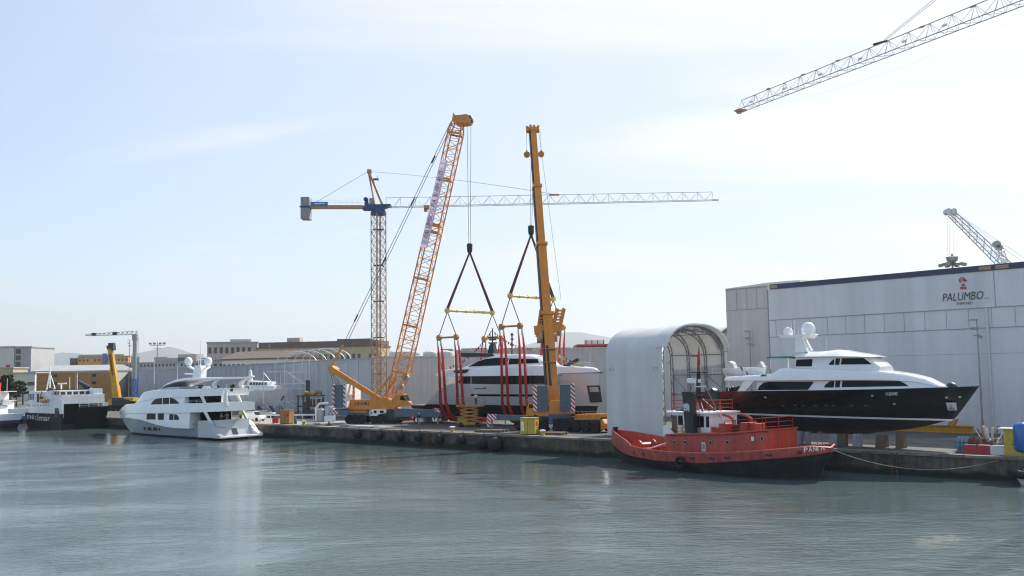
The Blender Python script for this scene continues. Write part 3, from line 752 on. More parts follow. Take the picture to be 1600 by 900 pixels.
for a, b, y0, y1 in FCs:
    mb = MB(); A_, B_ = FC.P(a, 637, y0), FC.P(b, 601, y0); slabs(mb, (A_.x, y0, A_.z), (B_.x, y1, B_.z), 8); st = mb.build('counterweight', M['cwt'], lc)
    w_ = .34
    for x in (A_.x - w_, B_.x):
        mb = MB(); mb.box2((x+.01, y0-.03, A_.z-.05), (x+w_-.01, y0+.22, B_.z+.1)); mb.build('hazard_strip', M['chev'], st)
    mb = MB(); mb.box2((B_.x+w_+.01, y0+.0, A_.z), (B_.x+w_+.25, y1, B_.z+.05)); mb.build('side_plate', M['whitepaint'], st)
mb = MB(); FC.pr(mb, [(541.5,640),(543,625),(578,624),(584,621.5),(603,622.5),(613,627),(618,640)], -1.7, 1.7); ub = mb.build('upper_body', M['orange'], lc)
mb = MB(); FC.bx(mb, 582, 626, 604, 637.5, -1.78, -1.702); mb.build('body_panel', M['orange'], ub)
def ctext(s, xa, ya, xb, yb, hpx, y, m, par, Fx=FC, **kw):
    p = Fx.P(xa, ya, y); q = Fx.P(xb, yb, y); h = (Fx.P(xa, ya-hpx, y)-p).length
    pw = Fx.w(p.x, p.y, p.z+Fx.z0)
    return text('lettering', s, pw, Fx.d, (0,0,1), h, q.x-p.x, m, par, **kw)
ctext('S.R.A.M.I.', 554, 633.5, 577.5, 633.5, 5.8, -1.705, M['ink'], ub, bold=.02)
mb = MB(); FC.pr(mb, [(612.5,637.5),(615,622),(622,616),(631,616),(637.5,627),(640.5,629),(640.5,632),(636,634)], -1.75, -.2); cb = mb.build('operator_cab', M['orange'], lc)
mb = MB(); FC.pr(mb, [(624.5,625),(626,618.5),(630,618.2),(634.5,626)], -1.78, -1.752); mb.build('cab_window', M['glass'], cb)
mb = MB(); FC.pr(mb, [(631.5,617),(636.6,626.2),(637.6,626.2),(632.4,616.8)], -1.7, -.3); mb.build('windscreen', M['glass'], cb)
mb = MB(); FC.pr(mb, [(520,648),(523,639),(640,641),(640,649),(560,650)], -1.4, 1.4); mb.build('carrier_chassis', M['cwt'], lc)
mb = MB(); FC.bx(mb, 545, 641.5, 573, 645, -1.52, -1.402); mb.build('chassis_panel', M['orange'], lc)
mb = MB(); FC.pr(mb, [(512,648),(516,641),(545,642),(545,648)], -4.4, -3.6); ol = mb.build('outrigger_beam', M['cwt'], lc)
mb = MB(); FC.pr(mb, [(513,647.5),(517,641.5),(528,641.8),(528,647.5)], -4.44, -4.402); mb.build('hazard_panel', M['chevf'], ol)
mb = MB(); FC.pr(mb, [(616,638.5),(689,640),(689,650),(676,652),(616,651)], -3.2, -2.3); orr = mb.build('outrigger_beam', M['cwt'], lc)
mb = MB(); FC.pr(mb, [(676,637.5),(686,638),(687,644.5),(681,644)], -3.25, -3.202); mb.build('hazard_panel', M['chevf'], orr)
mb = MB(); mb.tube(FC.P(684, 648, -2.75), Vector((FC.P(684, 648, -2.75).x, -2.75, 0)), .16, 8); mb.build('outrigger_jack', M['steel'], orr)
for px_ in (546, 555.5, 566, 584.5, 594, 606, 616.5):
    c = FC.P(px_, 652, -1.5); wheel(lc, (c.x, -1.5, .76), .76, .55); wheel(lc, (c.x, 1.5, .76), .76, .55)
mb = MB(); FC.pr(mb, [(576.5,649.5),(577,643),(580,640),(601,638.8),(604,641),(603,645),(590,648),(589,650)], -1.95, -1.45); cc = mb.build('carrier_cab', M['whitepaint'], lc)
for a, b in ((584, 588), (593.5, 599)):
    mb = MB(); FC.bx(mb, a, 641.5, b, 645.5, -1.99, -1.952); mb.build('cab_window', M['glass'], cc)
mb = MB(); FC.pr(mb, [(576.8,649),(577.4,644),(581.5,641.5),(581.5,648)], -1.98, -1.952); mb.build('hazard_panel', M['chevf'], cc)
mb = MB(); FC.pr(mb, [(604,640),(612,639),(622,645),(640,647),(640,656),(608,656)], -1.9, -1.45); mb.build('mudguard', M['dark'], lc)
mb = MB(); FC.pr(mb, [(629,658),(629,652),(642,650),(646,654),(646,657)], -1.8, -.9); mb.build('bumper_step', M['red'], lc)

# banner hung on the boom
mb = MB(); q = [(658,387),(666,388),(698.5,255),(690.5,246)]
pts = []
b0, b1 = FC.P(662, 387, -1.5), FC.P(694.5, 250, -1.5); bd = (b1-b0).normalized(); bn = Vector((-bd.z, 0, bd.x)).normalized()
if bn.x > 0: bn = -bn
rows = []
nbr = 26; bw = .62
for i in range(nbr+1):
    t = i/nbr; c = b0.lerp(b1, t); row = []
    for k in range(7):
        u = -1 + 2*k/6; wob = .10*math.sin(i*1.9+k*.8)*(.4+.6*abs(u)) + .05*math.sin(i*.7); e = bw*(1 + .05*math.sin(i*2.3))
        row.append(FC.w(*(c + bn*u*e + Vector((0, -.06 - .06*abs(wob)*4, 0)))[:2], (c + bn*u*e).z + ZQ))
    rows.append(row)
mb.grid(rows); o = mb.build('banner', M['lilac']); tag(o, 'long pale lilac shipyard banner hung along the lattice boom', 'banner')
ROOTM[o.name] = Matrix.Identity(4)
tp = b0.lerp(b1, .10) - bn*(-.0); up_t = (-(Vector((-bd.z,0,bd.x)))).normalized()
def w3(v): return FC.w(v.x, v.y, v.z+ZQ)
rd = (w3(bd)-w3(Vector((0,0,0)))); ul = (w3(bn)-w3(Vector((0,0,0))))
LB = (b1-b0).length
pst = b0.lerp(b1, .11) - bn*.34 + Vector((0, -.36, 0))
text('lettering', 'PALUMBO S.P.A. SHIPYARD', w3(pst), rd, ul, .66, LB*.76, M['inklilac'], o, shear=.15)

# ------------------------------------------------------------------ telescopic crane
FT = Lo(base(872, 135.5), QD)
FS = Lo(base(864, 134.3), (1, -.05))
tcr = FS.root('telescopic_crane', 'orange heavy mobile crane seen from behind with tall telescopic boom raised over the lifted yacht', 'crane')
foot = at(864, 628, 136.6); tipw = at(832.2, 199, 149.5)
fl, tl = FS.L(foot), FS.L(tipw)
def bt(py):                                   # boom axis parameter whose projection is at row py
    lo, hi = 0, 1
    for _ in range(30):
        m_ = (lo+hi)/2; p = foot.lerp(tipw, m_); d_ = RC.transposed() @ (p-CAMP); yy = 450 - F*d_.y/-d_.z
        if yy > py: lo = m_
        else: hi = m_
    return m_
cuts = [(628, 1.42), (492, 1.2), (383, 1.02), (292, .88), (204, .78)]
bo = None
for i in range(4):
    ta, tb = bt(cuts[i][0]), bt(cuts[i+1][0]); w = cuts[i][1]
    mb = MB(); mb.beam(fl.lerp(tl, ta), fl.lerp(tl, tb), w, w*1.15, up=(.25, -1, 0)); mb_p = mb.build('boom_section', M['orange'], tcr)
    mb = MB(); c = fl.lerp(tl, tb); dv = (tl-fl).normalized()
    mb.beam(c-dv*.22, c+dv*.22, w*1.32, w*1.4, up=(.25, -1, 0)); mb.build('boom_collar', M['orange'], mb_p)
    mb = MB(); off_ = Vector((-w*.5-.09, .1, 0)); mb.beam(fl.lerp(tl, ta+.01)+off_, fl.lerp(tl, tb-.006)+off_, .14, w*.8, up=(.25, -1, 0)); mb.build('shade_strip', M['boomshade'], mb_p)  # added dark strip paints the shade on the boom's left side
mb = MB(); dv = (tl-fl).normalized(); c = fl.lerp(tl, bt(203))
mb.beam(c-Vector((1.05,0,0)), c+Vector((1.05,0,0)), .9, .65, up=dv); 
for dx, hgt in ((-.9,.35),(-.35,.55),(.2,.5),(.85,.4)): mb.beam(c+Vector((dx,0,.2)), c+Vector((dx*1.02,0,.3+hgt)), .22, .4)
hd = mb.build('boom_head', M['orange'], tcr)
for dx, dy in ((-1.0, 3.8), (1.25, 3.8)):
    mb = MB(); a = c+Vector((dx,-.2,-.2)); mb.lathe(a-Vector((0,0,dy)), [(.05,-.16),(.5,-.13),(.5,.13),(.05,.16)], 16, (0,1,0)); mb.beam(a-Vector((0,0,dy-.4)), a-Vector((0,0,dy-.75)), .18); sh = mb.build('hook_sheave', M['spreado'], tcr)
    cables(tcr, [(a, a-Vector((0,0,dy-.6)))], .03, 'hoist_rope')
cc_ = fl.lerp(tl, bt(515)); 
mb = MB(); mb.beam(cc_-Vector((1.95,0,.1)), cc_+Vector((2.0,0,.25)), 1.0, 1.3); mb.build('guying_cross_beam', M['orange'], tcr)
for (a0, a1, wd_) in (((843.5, 527), (849.5, 484), .75), ((866.5, 525), (876, 482), 1.0)):
    p, q_ = FS.L(at(*a0, 139.4)), FS.L(at(*a1, 140.2)); mb = MB(); x_ = Vector((wd_/2, 0, 0)); fl_ = Vector((0, .5, 0))
    for sg in (-1, 1): mb.beam(p+x_*sg, q_+x_*sg, .26, .5)
    for k in range(9): c_ = p.lerp(q_, (k+.3)/9); mb.beam(c_-x_*1.25, c_+x_*1.25, .4, .26)
    mb.build('guying_frame', M['orange'], tcr)
    mb = MB(); mb.lathe(p-Vector((0, .1, .25)), [(.05,-.4),(.62,-.4),(.62,.4),(.05,.4)], 14, (1,0,0)); mb.build('guying_winch', M['brownsteel'], tcr)
mb = MB(); p, q_ = fl.lerp(tl, bt(602)), fl.lerp(tl, bt(540)); mb.beam(p+Vector((-.15,-.95,0)), q_+Vector((-.25,-.95,0)), .34, .12, up=(0,-1,0)); mb.build('boom_groove', M['dark'], tcr)
for py_ in (545, 566):
    mb = MB(); c_ = fl.lerp(tl, bt(py_)); mb.beam(c_-Vector((1.25,0,0)), c_+Vector((1.25,0,0)), 2.2, .07); mb.build('boom_platform', M['brownsteel'], tcr)
mb = MB(); FS.pr(mb, [(857,645),(857.5,629),(860,626),(873,626),(874.5,629),(875,645)], -1.3, 1.5); mb.build('boom_foot_block', M['orange'], tcr)
mb = MB(); FS.pr(mb, [(831,646.5),(834,643),(896,642),(898,646),(874,651),(842,650)], -1.2, 2.2); mb.build('turntable', M['orange'], tcr)
for a, b, yt in ((839.5, 856, 602.5), (875, 891.5, 600.5)):
    A_, B_ = FS.P(a, 642.8, -1.6), FS.P(b, yt, -1.6); mb = MB(); slabs(mb, (A_.x, -1.6, A_.z), (B_.x, .6, B_.z), 7); st = mb.build('counterweight', M['cwt'], tcr)
    left = a < 860
    mb = MB(); x0 = A_.x-.58 if left else B_.x; mb.box2((x0+.01, -1.62, A_.z), (x0+.57, -1.1, B_.z+.1)); mb.build('hazard_strip', M['chevf'], st)
    for k in range(6):
        pass
mb = MB(); FS.pr(mb, [(822,650),(822.5,640),(825,631),(832,629.5),(833.5,633),(834,650)], -1.3, .2); cb = mb.build('operator_cab', M['orange'], tcr)
mb = MB(); FS.pr(mb, [(826.5,638),(827,632),(832,631.5),(832.5,638)], -1.33, -1.302); mb.build('cab_window', M['glass'], cb)
mb = MB()
for k in range(4): mb.tube(FS.P(822+3.6*k, 630, -1.25), FS.P(822+3.6*k, 624, -1.25), .035, 4)
for y_ in (624, 627): mb.tube(FS.P(822, y_, -1.25), FS.P(833, y_, -1.25), .035, 4)
mb.build('railing', M['orange'], tcr)
# carrier lies along the quay
def FTP(px, py, y): p = FT.P(px, py, y); w_ = FT.w(p.x, p.y, p.z+ZQ); return FS.L(w_)
def ftpr(mb, pts, y0, y1): 
    a = [FTP(x, z, y0) for x, z in pts]; off_ = FS.L(FT.w(0, y1-y0, 0)) - FS.L(FT.w(0, 0, 0)); return mb.prism(a, off_)
mb = MB(); ftpr(mb, [(818,656),(818,651),(940,652),(941,662),(818,661)], -1.35, 1.35); mb.build('carrier_chassis', M['dark'], tcr)
mb = MB(); ftpr(mb, [(897,656),(898,647.5),(937,647),(938,655.5)], -1.45, 1.4); mb.build('engine_housing', M['orange'], tcr)
mb = MB(); ftpr(mb, [(938.2,672),(938.2,656),(941,655),(945,662),(945.5,670)], -1.45, 1.4); mb.build('bumper', M['orange'], tcr)
mb = MB()
for k in range(7): mb.tube(FTP(898+6*k, 647, -1.3), FTP(898+6*k, 643, -1.3), .03, 4)
mb.tube(FTP(897, 643, -1.3), FTP(936, 642.6, -1.3), .035, 4); mb.build('deck_railing', M['steel'], tcr)
ax_ = FS.L(FT.w(0, 1, 0)) - FS.L(FT.w(0, 0, 0)); ax_.z = 0
for px_ in (811, 838, 850.5, 873, 885, 901, 915.5, 931):
    for y in (-1.45, 1.45):
        c = FTP(px_, 664, -1.45) if y < 0 else FTP(px_, 664, -1.45) + ax_*2.9
        wheel(tcr, (c.x, c.y, .78), .78, .6, ax_)
mb = MB(); A0 = FTP(822, 652, -1.9); B0 = FTP(770, 651, -3.2)
mb.beam(A0 + Vector((0,0,-.1)), B0 + Vector((0,0,-.1)), .6, .75); ob = mb.build('outrigger_beam', M['cwt'], tcr)
mb = MB(); FS.pr(mb, [(763,655.5),(764.5,646.5),(783,645.5),(779,652.5),(769,653),(766.5,658)], -5.6, -5.45) if False else None
B1 = FTP(781, 651, -3.2); v_ = (B1-B0).normalized(); n_ = Vector((v_.y, -v_.x, 0)); n_ = n_ if n_.y < 0 else -n_
a_ = B0 - v_*.75 + n_*.34 - Vector((0,0,.55)); b_ = B0 + v_*1.05 + n_*.34 - Vector((0,0,.55))
mb = MB(); mb.prism([a_, b_, b_+Vector((0,0,.95)), a_+Vector((0,0,.95))], n_*.05); mb.prism([a_+Vector((0,0,-.9)), a_+v_*.45+Vector((0,0,-.9)), a_+v_*.6+Vector((0,0,-.01)), a_+Vector((0,0,-.01))], n_*.05); mb.build('hazard_panel', M['chevf'], ob)
mb = MB(); j_ = B0 - v_*.2; mb.tube((j_.x, j_.y, j_.z-.3), (j_.x, j_.y, .34), .13, 8); mb.lathe((j_.x, j_.y, .33), [(.3,0),(.3,.1),(.12,.2)], 12); mb.build('outrigger_jack', M['steel'], ob)
jackw = FS.w(j_.x, j_.y, ZQ)
J2 = FS.L(gq(859, 5.2)); mb = MB(); mb.box2((J2.x-.26, J2.y-.2, .75), (J2.x+.26, J2.y+.2, 2.55)); o2 = mb.build('outrigger_jack_housing', M['bluesteel'], tcr)
mb = MB()
for z in (1.2, .95):
    for sg in (-1, 1): mb.beam((J2.x, J2.y-.23, z-.2), (J2.x+sg*.26, J2.y-.23, z+.0), .03, .12, up=(0,0,1))
mb.build('hazard_chevron', M['whitepaint'], o2)
mb = MB(); mb.tube((J2.x, J2.y, .75), (J2.x, J2.y, .3), .1, 8); mb.lathe((J2.x, J2.y, .3), [(.34,0),(.34,.08),(.1,.2)], 12); mb.build('jack_foot', M['steel'], o2)
mb = MB(); q_ = FS.L(FT.w(FT.L(gq(859,5.2)).x, -1.0, ZQ)); mb.beam((J2.x, J2.y+.2, 2.2), (q_.x, q_.y, 2.2), .5, .55); mb.build('outrigger_beam', M['cwt'], tcr)

# ------------------------------------------------------------------ lifting tackle (per crane): hook, slings, spreaders
FY = Lo(base(800, 153.5), QD)               # centre plane of the lifted yacht
def tackle(label_h, hook_px, hook_py, top_py, sp_py, cross_py, half, crosshalf, grp):
    s_, _ = FY.sz(hook_px, hz(hook_px)); zh = FY.sz(hook_px, hook_py)[1]; zs = FY.sz(hook_px, sp_py)[1]; zc_ = FY.sz(hook_px, cross_py)[1]
    t = thing('lifting_tackle', label_h, 'lifting gear', (FY.w(s_, 0, 0).x, FY.w(s_, 0, 0).y, 3.2), FY.rz, 'lifting tackles over the yacht')
    zl_ = lambda z: z-3.2
    hk = Vector((0, 0, zl_(zh)))
    mb = MB(); mb.path([hk+Vector((0,0,.9)), hk+Vector((0,0,.75)), hk+Vector((0,0,-.4)), hk+Vector((0,0,-1.1))], [.2,.5,.45,.12], 10); mb.build('hook_block', M['dark'], t)
    ends = []
    for sg in (-1, 1):
        e = Vector((0, sg*half, zl_(zs))); ends.append(e)
        for dx in (-.18, .18):
            mb = MB(); mb.path([hk+Vector((dx*.3,sg*.15,-.9)), e+Vector((dx,0,.25))], [.12,.14], 6); mb.build('upper_sling', M['slingdk'], t)
    mb = MB(); mb.tube(ends[0], ends[1], .2, 8); 
    for f in (.2,.4,.6,.8): c = ends[0].lerp(ends[1], f); mb.tube(c-Vector((0,.12,0)), c+Vector((0,.12,0)), .27, 8)
    mb.build('spreader_beam', M['spready'], t)
    for e in ends:
        mb = MB(); mb.lathe(e-Vector((.3,0,0)), [(.1,0),(.42,.02),(.42,.58),(.1,.6)], 6, (1,0,0)); mb.build('beam_end', M['spready'], t)
    for sg, e in zip((-1, 1), ends):
        xs = []
        for k in (-1, 1):
            x = Vector((k*crosshalf, sg*half, zl_(zc_))); xs.append(x)
            mb = MB(); mb.path([e-Vector((0,0,.2)), x+Vector((0,0,.3))], .075, 6); mb.build('middle_sling', M['slingdk'], t)
        mb = MB(); mb.tube(xs[0], xs[1], .16, 8); mb.build('cross_beam', M['spreado'], t)
        for x in xs:
            mb = MB(); mb.lathe(x-Vector((0,.3,0)), [(.2,0),(.5,.08),(.5,.52),(.2,.6)], 8, (0,1,0)); mb.build('beam_end', M['spreado'], t)
            for dx in (-.38, .38):
                a = x + Vector((dx, 0, -.3)); B = 4.25
                pts = [a, Vector((a.x+dx*.2, sg*(half-.35), zl_(zc_)-3.2)), Vector((a.x+dx*.6, sg*4.55, 2.6)), Vector((a.x+dx*.8, sg*3.75, .7)), Vector((a.x+dx*.8, sg*2.2, -.28)), Vector((a.x+dx*.8, sg*.1, -.6))]
                mb = MB(); mb.path(pts, [.10,.28,.34,.36,.36,.34], 8, flat=.16, up=(0,0,1)); mb.build('sling', M['sling'], t)
                mb = MB(); mb.path([a+Vector((0,0,.05)), a+Vector((0,0,-1.1))], .12, 6); mb.build('sling_shackle', M['offwhite'], t)
    return t, FY.w(s_, 0, zh)
tk1, h1 = tackle('lifting tackle of spreader bars and red slings under the lattice boom hook', 736, 388, 0, 487, 528, 5.3, 2.0, '')
tk2, h2 = tackle('lifting tackle of spreader bars and red slings hung from the telescopic boom', 833.5, 360, 0, 464.5, 511, 5.1, 1.9, '')
for cr, fr, hd_, h_ in ((lc, FC, (733, 190), h1), (tcr, FS, None, h2)):
    for dx in (-.45, .4):
        top = FC.P(733, 190) + Vector((dx*.8,0,0)) if hd_ else fl.lerp(tl, bt(203)) + Vector((dx*.5,.5,0))
        cables(cr, [(top, fr.L(h_) + Vector((dx*.3, 0, .8)))], .045, 'hoist_rope')
cables(tcr, [(fl.lerp(tl, bt(203)) + Vector((.9,-.4,0)), fl.lerp(tl, bt(470)) + Vector((2.3,-.3,0)))], .025, 'hoist_rope')

# ------------------------------------------------------------------ blue and brown tower crane behind
FW = Lo(base(592, 173), (1, .0))
tw = FW.root('tower_crane', 'brown lattice tower crane with dark blue slewing platform and long horizontal jib', 'crane')
c38, s38 = math.cos(.66), math.sin(.66)
ztop = FW.P(592, 334).z
mb = MB(); truss(mb, (0,0,0), (0,0,ztop), 1.95, 1.95, 1.95, 1.95, 22, .09, .042, side=(c38, s38, 0)); truss(mb, (0,0,0), (0,0,ztop), 1.95, 1.95, 1.95, 1.95, 22, .01, .042, side=(s38, -c38, 0)); mast_o = mb.build('mast', M['brownsteel'], tw)
mb = MB(); mb.tube((.2,-.2,0), (.2,-.2,ztop), .06, 5); mb.tube((-.15,-.1,0), (-.15,-.1,ztop), .06, 5); mb.build('ladder', M['brownsteel'], mast_o)
for k in range(5):
    mb = MB(); z = ztop*(.22+.175*k); mb.box2((-.9,-.7,z), (.9,.7,z+.14)); mb.build('rest_platform', M['bluesteel'], mast_o)
mb = MB(); mb.lathe((0,0,ztop), [(1.45,-.2),(1.45,.25),(.95,.9),(.95,1.5),(1.1,1.5)], 12); FW.pr(mb, [(566,327),(570,319.5),(610,318.5),(610,321),(600,324),(598,327.5)], -1.0, 1.0); mb.build('slewing_platform', M['bluesteel'], tw)
mb = MB(); FW.bx(mb, 482, 320.5, 568, 325.6, -.8, -.55); FW.bx(mb, 482, 320.5, 568, 325.6, .55, .8); FW.bx(mb, 482, 324.6, 566, 325.4, -.55, .55); mb.build('counter_jib', M['brownsteel'], tw)
mb = MB()
for k in range(9): mb.tube(FW.P(484+9.5*k, 321, -.8), FW.P(484+9.5*k, 313, -.8), .025, 4)
for y_ in (313, 317): mb.tube(FW.P(484, y_, -.8), FW.P(565, y_-.6, -.8), .022, 4)
mb.build('railing', M['galv'], tw)
mb = MB(); FW.bx(mb, 485, 315.3, 512, 321.3, -1.0, -.92); sg_ = mb.build('sign_board', M['bluepaint'], tw)
mb = MB(); FW.pr(mb, [(489,319.2),(493,317.6),(509,316.8),(507.5,318.4),(496,319)], -1.02, -1.002); mb.build('sign_lettering', M['inkwhite'], sg_)
for k in range(5):
    mb = MB(); A_ = FW.P(469.5+2.75*k, 341.5, -1.2); B_ = FW.P(472.1+2.75*k, 307.5 , -1.2); mb.box2((A_.x, -1.2, A_.z), (B_.x, 1.2, B_.z)); mb.build('ballast_block', M['cwgrey'], tw)
mb = MB(); FW.bx(mb, 468, 321.5, 484, 324, -1.32, -1.21); mb.build('ballast_clamp', M['bluesteel'], tw)
mb = MB()
for y in (-.75, .75):
    mb.beam(FW.P(575.5, 266, y*.25), FW.P(597, 319, y), .3, .36); mb.beam(FW.P(575.5, 268, y*.25), FW.P(585.5, 319, y), .2, .24)
mb.beam(FW.P(583,287,-.4), FW.P(583,287,.4), .2); FW.bx(mb, 573.5, 264.5, 580, 270, -.4, .4); af = mb.build('apex_frame', M['brownsteel'], tw)
mb = MB(); FW.bx(mb, 583, 278.5, 591, 280.2, -.5, .5); FW.bx(mb, 589, 274, 589.5, 279, -.1, .1); mb.build('apex_platform', M['bluesteel'], af)
mb = MB(); FW.bx(mb, 577, 309.5, 583.5, 318.5, -.6, .6); mb.build('control_cabinet', M['cwgrey'], tw)
mb = MB(); FW.pr(mb, [(569,319),(570,314.5),(573,311),(575,315),(576,319)], -.5, .5); mb.lathe(FW.P(572, 312), [(.1,-.5),(.42,-.5),(.42,.5),(.1,.5)], 10, (0,1,0)); mb.build('hoist_winch', M['bluesteel'], tw)
cables(tw, [(FW.P(575, 268, y), FW.P(492, 317, y)) for y in (-.25, .25)] , .04, 'tie_bar', M['brownsteel'])
ja, jb = FW.P(603, 316.5), FW.P(1113, 306.4); ja = Vector((ja.x, 0, ja.z)); jb = Vector((jb.x, 0, jb.z))
mb = MB(); C_ = truss(mb, ja, jb, 1.4, 1.2, 1.75, 1.55, 44, .06, .034, tri=True); mb.tube(jb + Vector((0,0,-.7)), jb + Vector((1.1,0,-.7)), .2, 6); jib = mb.build('jib', M['galv'], tw)
mb = MB(); q_ = FW.P(866, 304.5); mb.beam(q_-Vector((.9,0,0)), q_+Vector((.9,0,0)), .3, .28); mb.build('tie_anchor', M['brownsteel'], jib)
cables(tw, [(FW.P(579, 268, y), q_ + Vector((0, y*.4, .1))) for y in (-.25, .25)], .035, 'tie_bar', M['galv'], drop=-0.4)
q_ = FW.P(667, 324.5); mb = MB(); mb.box((q_.x, 0, q_.z+.05), (1.0, 1.5, .6)); mb.box((q_.x-.2, 0, q_.z-.45), (.6, .7, .5)); mb.build('jib_trolley', M['brownsteel'], tw)

# ------------------------------------------------------------------ near tower crane whose jib crosses the upper right
HJ = 40.0
def atz(px, py, h): r = ray(px, py); return CAMP + r*(h/r.z)
ta_ = atz(1159, 164.5, HJ); tb_ = atz(1545, 12, HJ+.3); dj = (tb_-ta_).normalized(); tm_ = tb_ + dj*17
FJ = Lo((tm_.x, tm_.y), (ta_-tm_))
tj = FJ.root('tower_crane', 'grey lattice tower crane whose long jib reaches into the sky at upper right', 'crane')
a_, b_ = FJ.L(ta_), FJ.L(tm_)
mb = MB(); lj = (b_-a_).length; C_ = truss(mb, b_, a_, 1.75, 1.45, 2.05, 1.5, int(lj/1.55), .06, .028, tri=True)
jb2 = mb.build('jib', M['steel'], tj)
mb = MB(); e = a_ + Vector((0,0,-.75)); mb.box2((e.x-.3, -.75, e.z-.1), (e.x+.9, .75, e.z+.12)); mb.lathe(e+Vector((.7,0,-.15)), [(.05,-.3),(.28,-.3),(.28,.3),(.05,.3)], 10, (0,1,0)); mb.build('jib_end', M['brownsteel'], jb2)
an = FJ.L(atz(1356, 63, HJ+1.2)); an.y = 0
mb = MB(); mb.beam(an-Vector((1.1,0,.1)), an+Vector((1.1,0,.1)), .22, .24); mb.build('tie_anchor', M['rust'], jb2)
cables(tj, [(an + Vector((-.8,y,.1)), Vector((0, y*2, b_.z+11))) for y in (-.12, .22)], .03, 'tie_bar')
for f in (.03, .15, .27, .39, .51, .61):
    mb = MB(); c = a_.lerp(b_, f); mb.box((c.x, -.3, c.z+.1), (.7, .04, .3)); mb.build('number_plate', M['whitepaint'], jb2)
for f in (.1,.22,.33,.56,.68):
    mb = MB(); c = a_.lerp(b_, f); mb.beam(c+Vector((-.35,0,.86)), c+Vector((.35,0,.9)), .16, .2); mb.build('chord_joint', M['brownsteel'], jb2)
mb = MB(); truss(mb, (0,0,0), (0,0,b_.z+1), 1.9,1.9,1.9,1.9, 26, .09, .04, side=(1,0,0)); mb.build('mast', M['steel'], tj)
mb = MB(); mb.beam((-1.2,0,b_.z), (0,0,b_.z+11.3), .3); mb.beam((1.2,0,b_.z), (0,0,b_.z+11.3), .3); mb.build('apex_frame', M['brownsteel'], tj)
mb = MB(); mb.beam((0,0,b_.z), (-13,0,b_.z), 1.4, .5); mb.build('counter_jib', M['steel'], tj)
mb = MB(); mb.box((-12,0,b_.z-.8), (1.8,1.6,3)); mb.build('ballast_block', M['cwgrey'], tj)
p_, q_ = a_ + Vector((.5,0,-.9)), b_ + Vector((0,0,-.9)); cables(tj, [(p_, q_)], .006, 'trolley_rope', drop=2.2)

# ------------------------------------------------------------------ small grey tower crane at left
FG = Lo(base(210, 300), (-1, .05))
tg = FG.root('small_tower_crane', 'small grey tower crane with blue base standing behind the grey yacht bow', 'crane')
mb = MB(); zt = FG.P(209, 524).z; zb_ = FG.P(210, 592).z; mb.beam((0,0,zb_), (0,0,zt), 1.0, 1.0); mb.build('mast', M['steel'], tg)
mb = MB(); truss(mb, (0,0,0), (0,0,zb_), 1.2,1.2,1.2,1.2, 6, .12, .07, side=(1,0,0)); mb.build('base_tower', M['bluepaint'], tg)
mb = MB(); 
mb.beam((-1.2,.3,0), (-1.6,.3,zt*.55), .14); mb.beam((-1.8,.3,0), (-1.0,.3,zb_), .14); mb.build('brace', M['bluepaint'], tg)
cables(tg, [((-1.1, 0, 2), (-1.0, 0, zt-.5))], .05, 'stay')
a_, b_ = FG.P(214, 520), FG.P(134, 523.4); mb = MB(); truss(mb, (a_.x,0,a_.z), (b_.x,0,b_.z), .8, .5, 1.1, .5, 22, .07, .05, tri=True); jj = mb.build('jib', M['steel'], tg)
for px_, py_ in ((147, 522.5), (179.5, 521)):
    mb = MB(); c = FG.P(px_, py_); mb.box((c.x,0,c.z), (1.2,.8,.9)); mb.build('jib_trolley', M['dark'], jj)
mb = MB(); c = FG.P(211, 524); mb.box((c.x, 0, c.z-.6), (1.4, 1.1, 2.0)); mb.build('slewing_head', M['steel'], tg)

# ------------------------------------------------------------------ yellow telescopic crane at left
FM = Lo(base(184, 248), (1, -.3))
ym = FM.root('yellow_telescopic_crane', 'yellow mobile crane with thick raised boom behind the black and white ferry', 'crane')
f_, t_ = FM.P(183, 622), FM.P(172.8, 545)
for k, (u0, u1, w) in enumerate(((0, .25, 1.6), (.25, .6, 1.36), (.6, 1, 1.16))):
    mb = MB(); mb.beam(f_.lerp(t_, u0), f_.lerp(t_, u1), w, w*.95, up=(.2,-1,0)); mb.build('boom_section', M['yellow'], ym)
mb = MB(); FM.pr(mb, [(166.5,544),(166,540),(168.8,541),(168.8,536),(176.3,535.5),(177.3,547),(168.5,548)], -.5, .5); mb.build('boom_head', M['dark'], ym)
mb = MB(); FM.pr(mb, [(180.5,586),(182.5,556),(181,556),(177.5,558),(178.4,587)], -1.1, -1.04) if False else None
for k in range(10):
    mb = MB(); c = f_.lerp(t_, .48+.043*k) + Vector((.1, -.74, 0)); mb.box(c, (.4,.03,.42)); mb.build('boom_lettering', M['ink'], ym)
mb = MB(); FM.pr(mb, [(169,635),(170,624),(176,622),(190,622),(203,626),(204,634)], -1.5, 1.5); mb.build('upper_body', M['dark'], ym)
mb = MB(); FM.pr(mb, [(168,633),(169,624.5),(174,623),(174.5,633)], -1.56, -1.502); mb.build('operator_cab', M['yellow'], ym)
mb = MB(); FM.bx(mb, 190, 621.5, 208, 627, -1.4, 1); mb.build('counterweight', M['yelbox'], ym)
mb = MB(); FM.bx(mb, 166, 635, 206, 640, -1.3, 1.3); mb.build('carrier_chassis', M['yellow'], ym)
for px_ in (170, 177, 184, 191, 198):
    c = FM.P(px_, 640, -1.4); wheel(ym, (c.x, -1.4, .7), .7, .5)

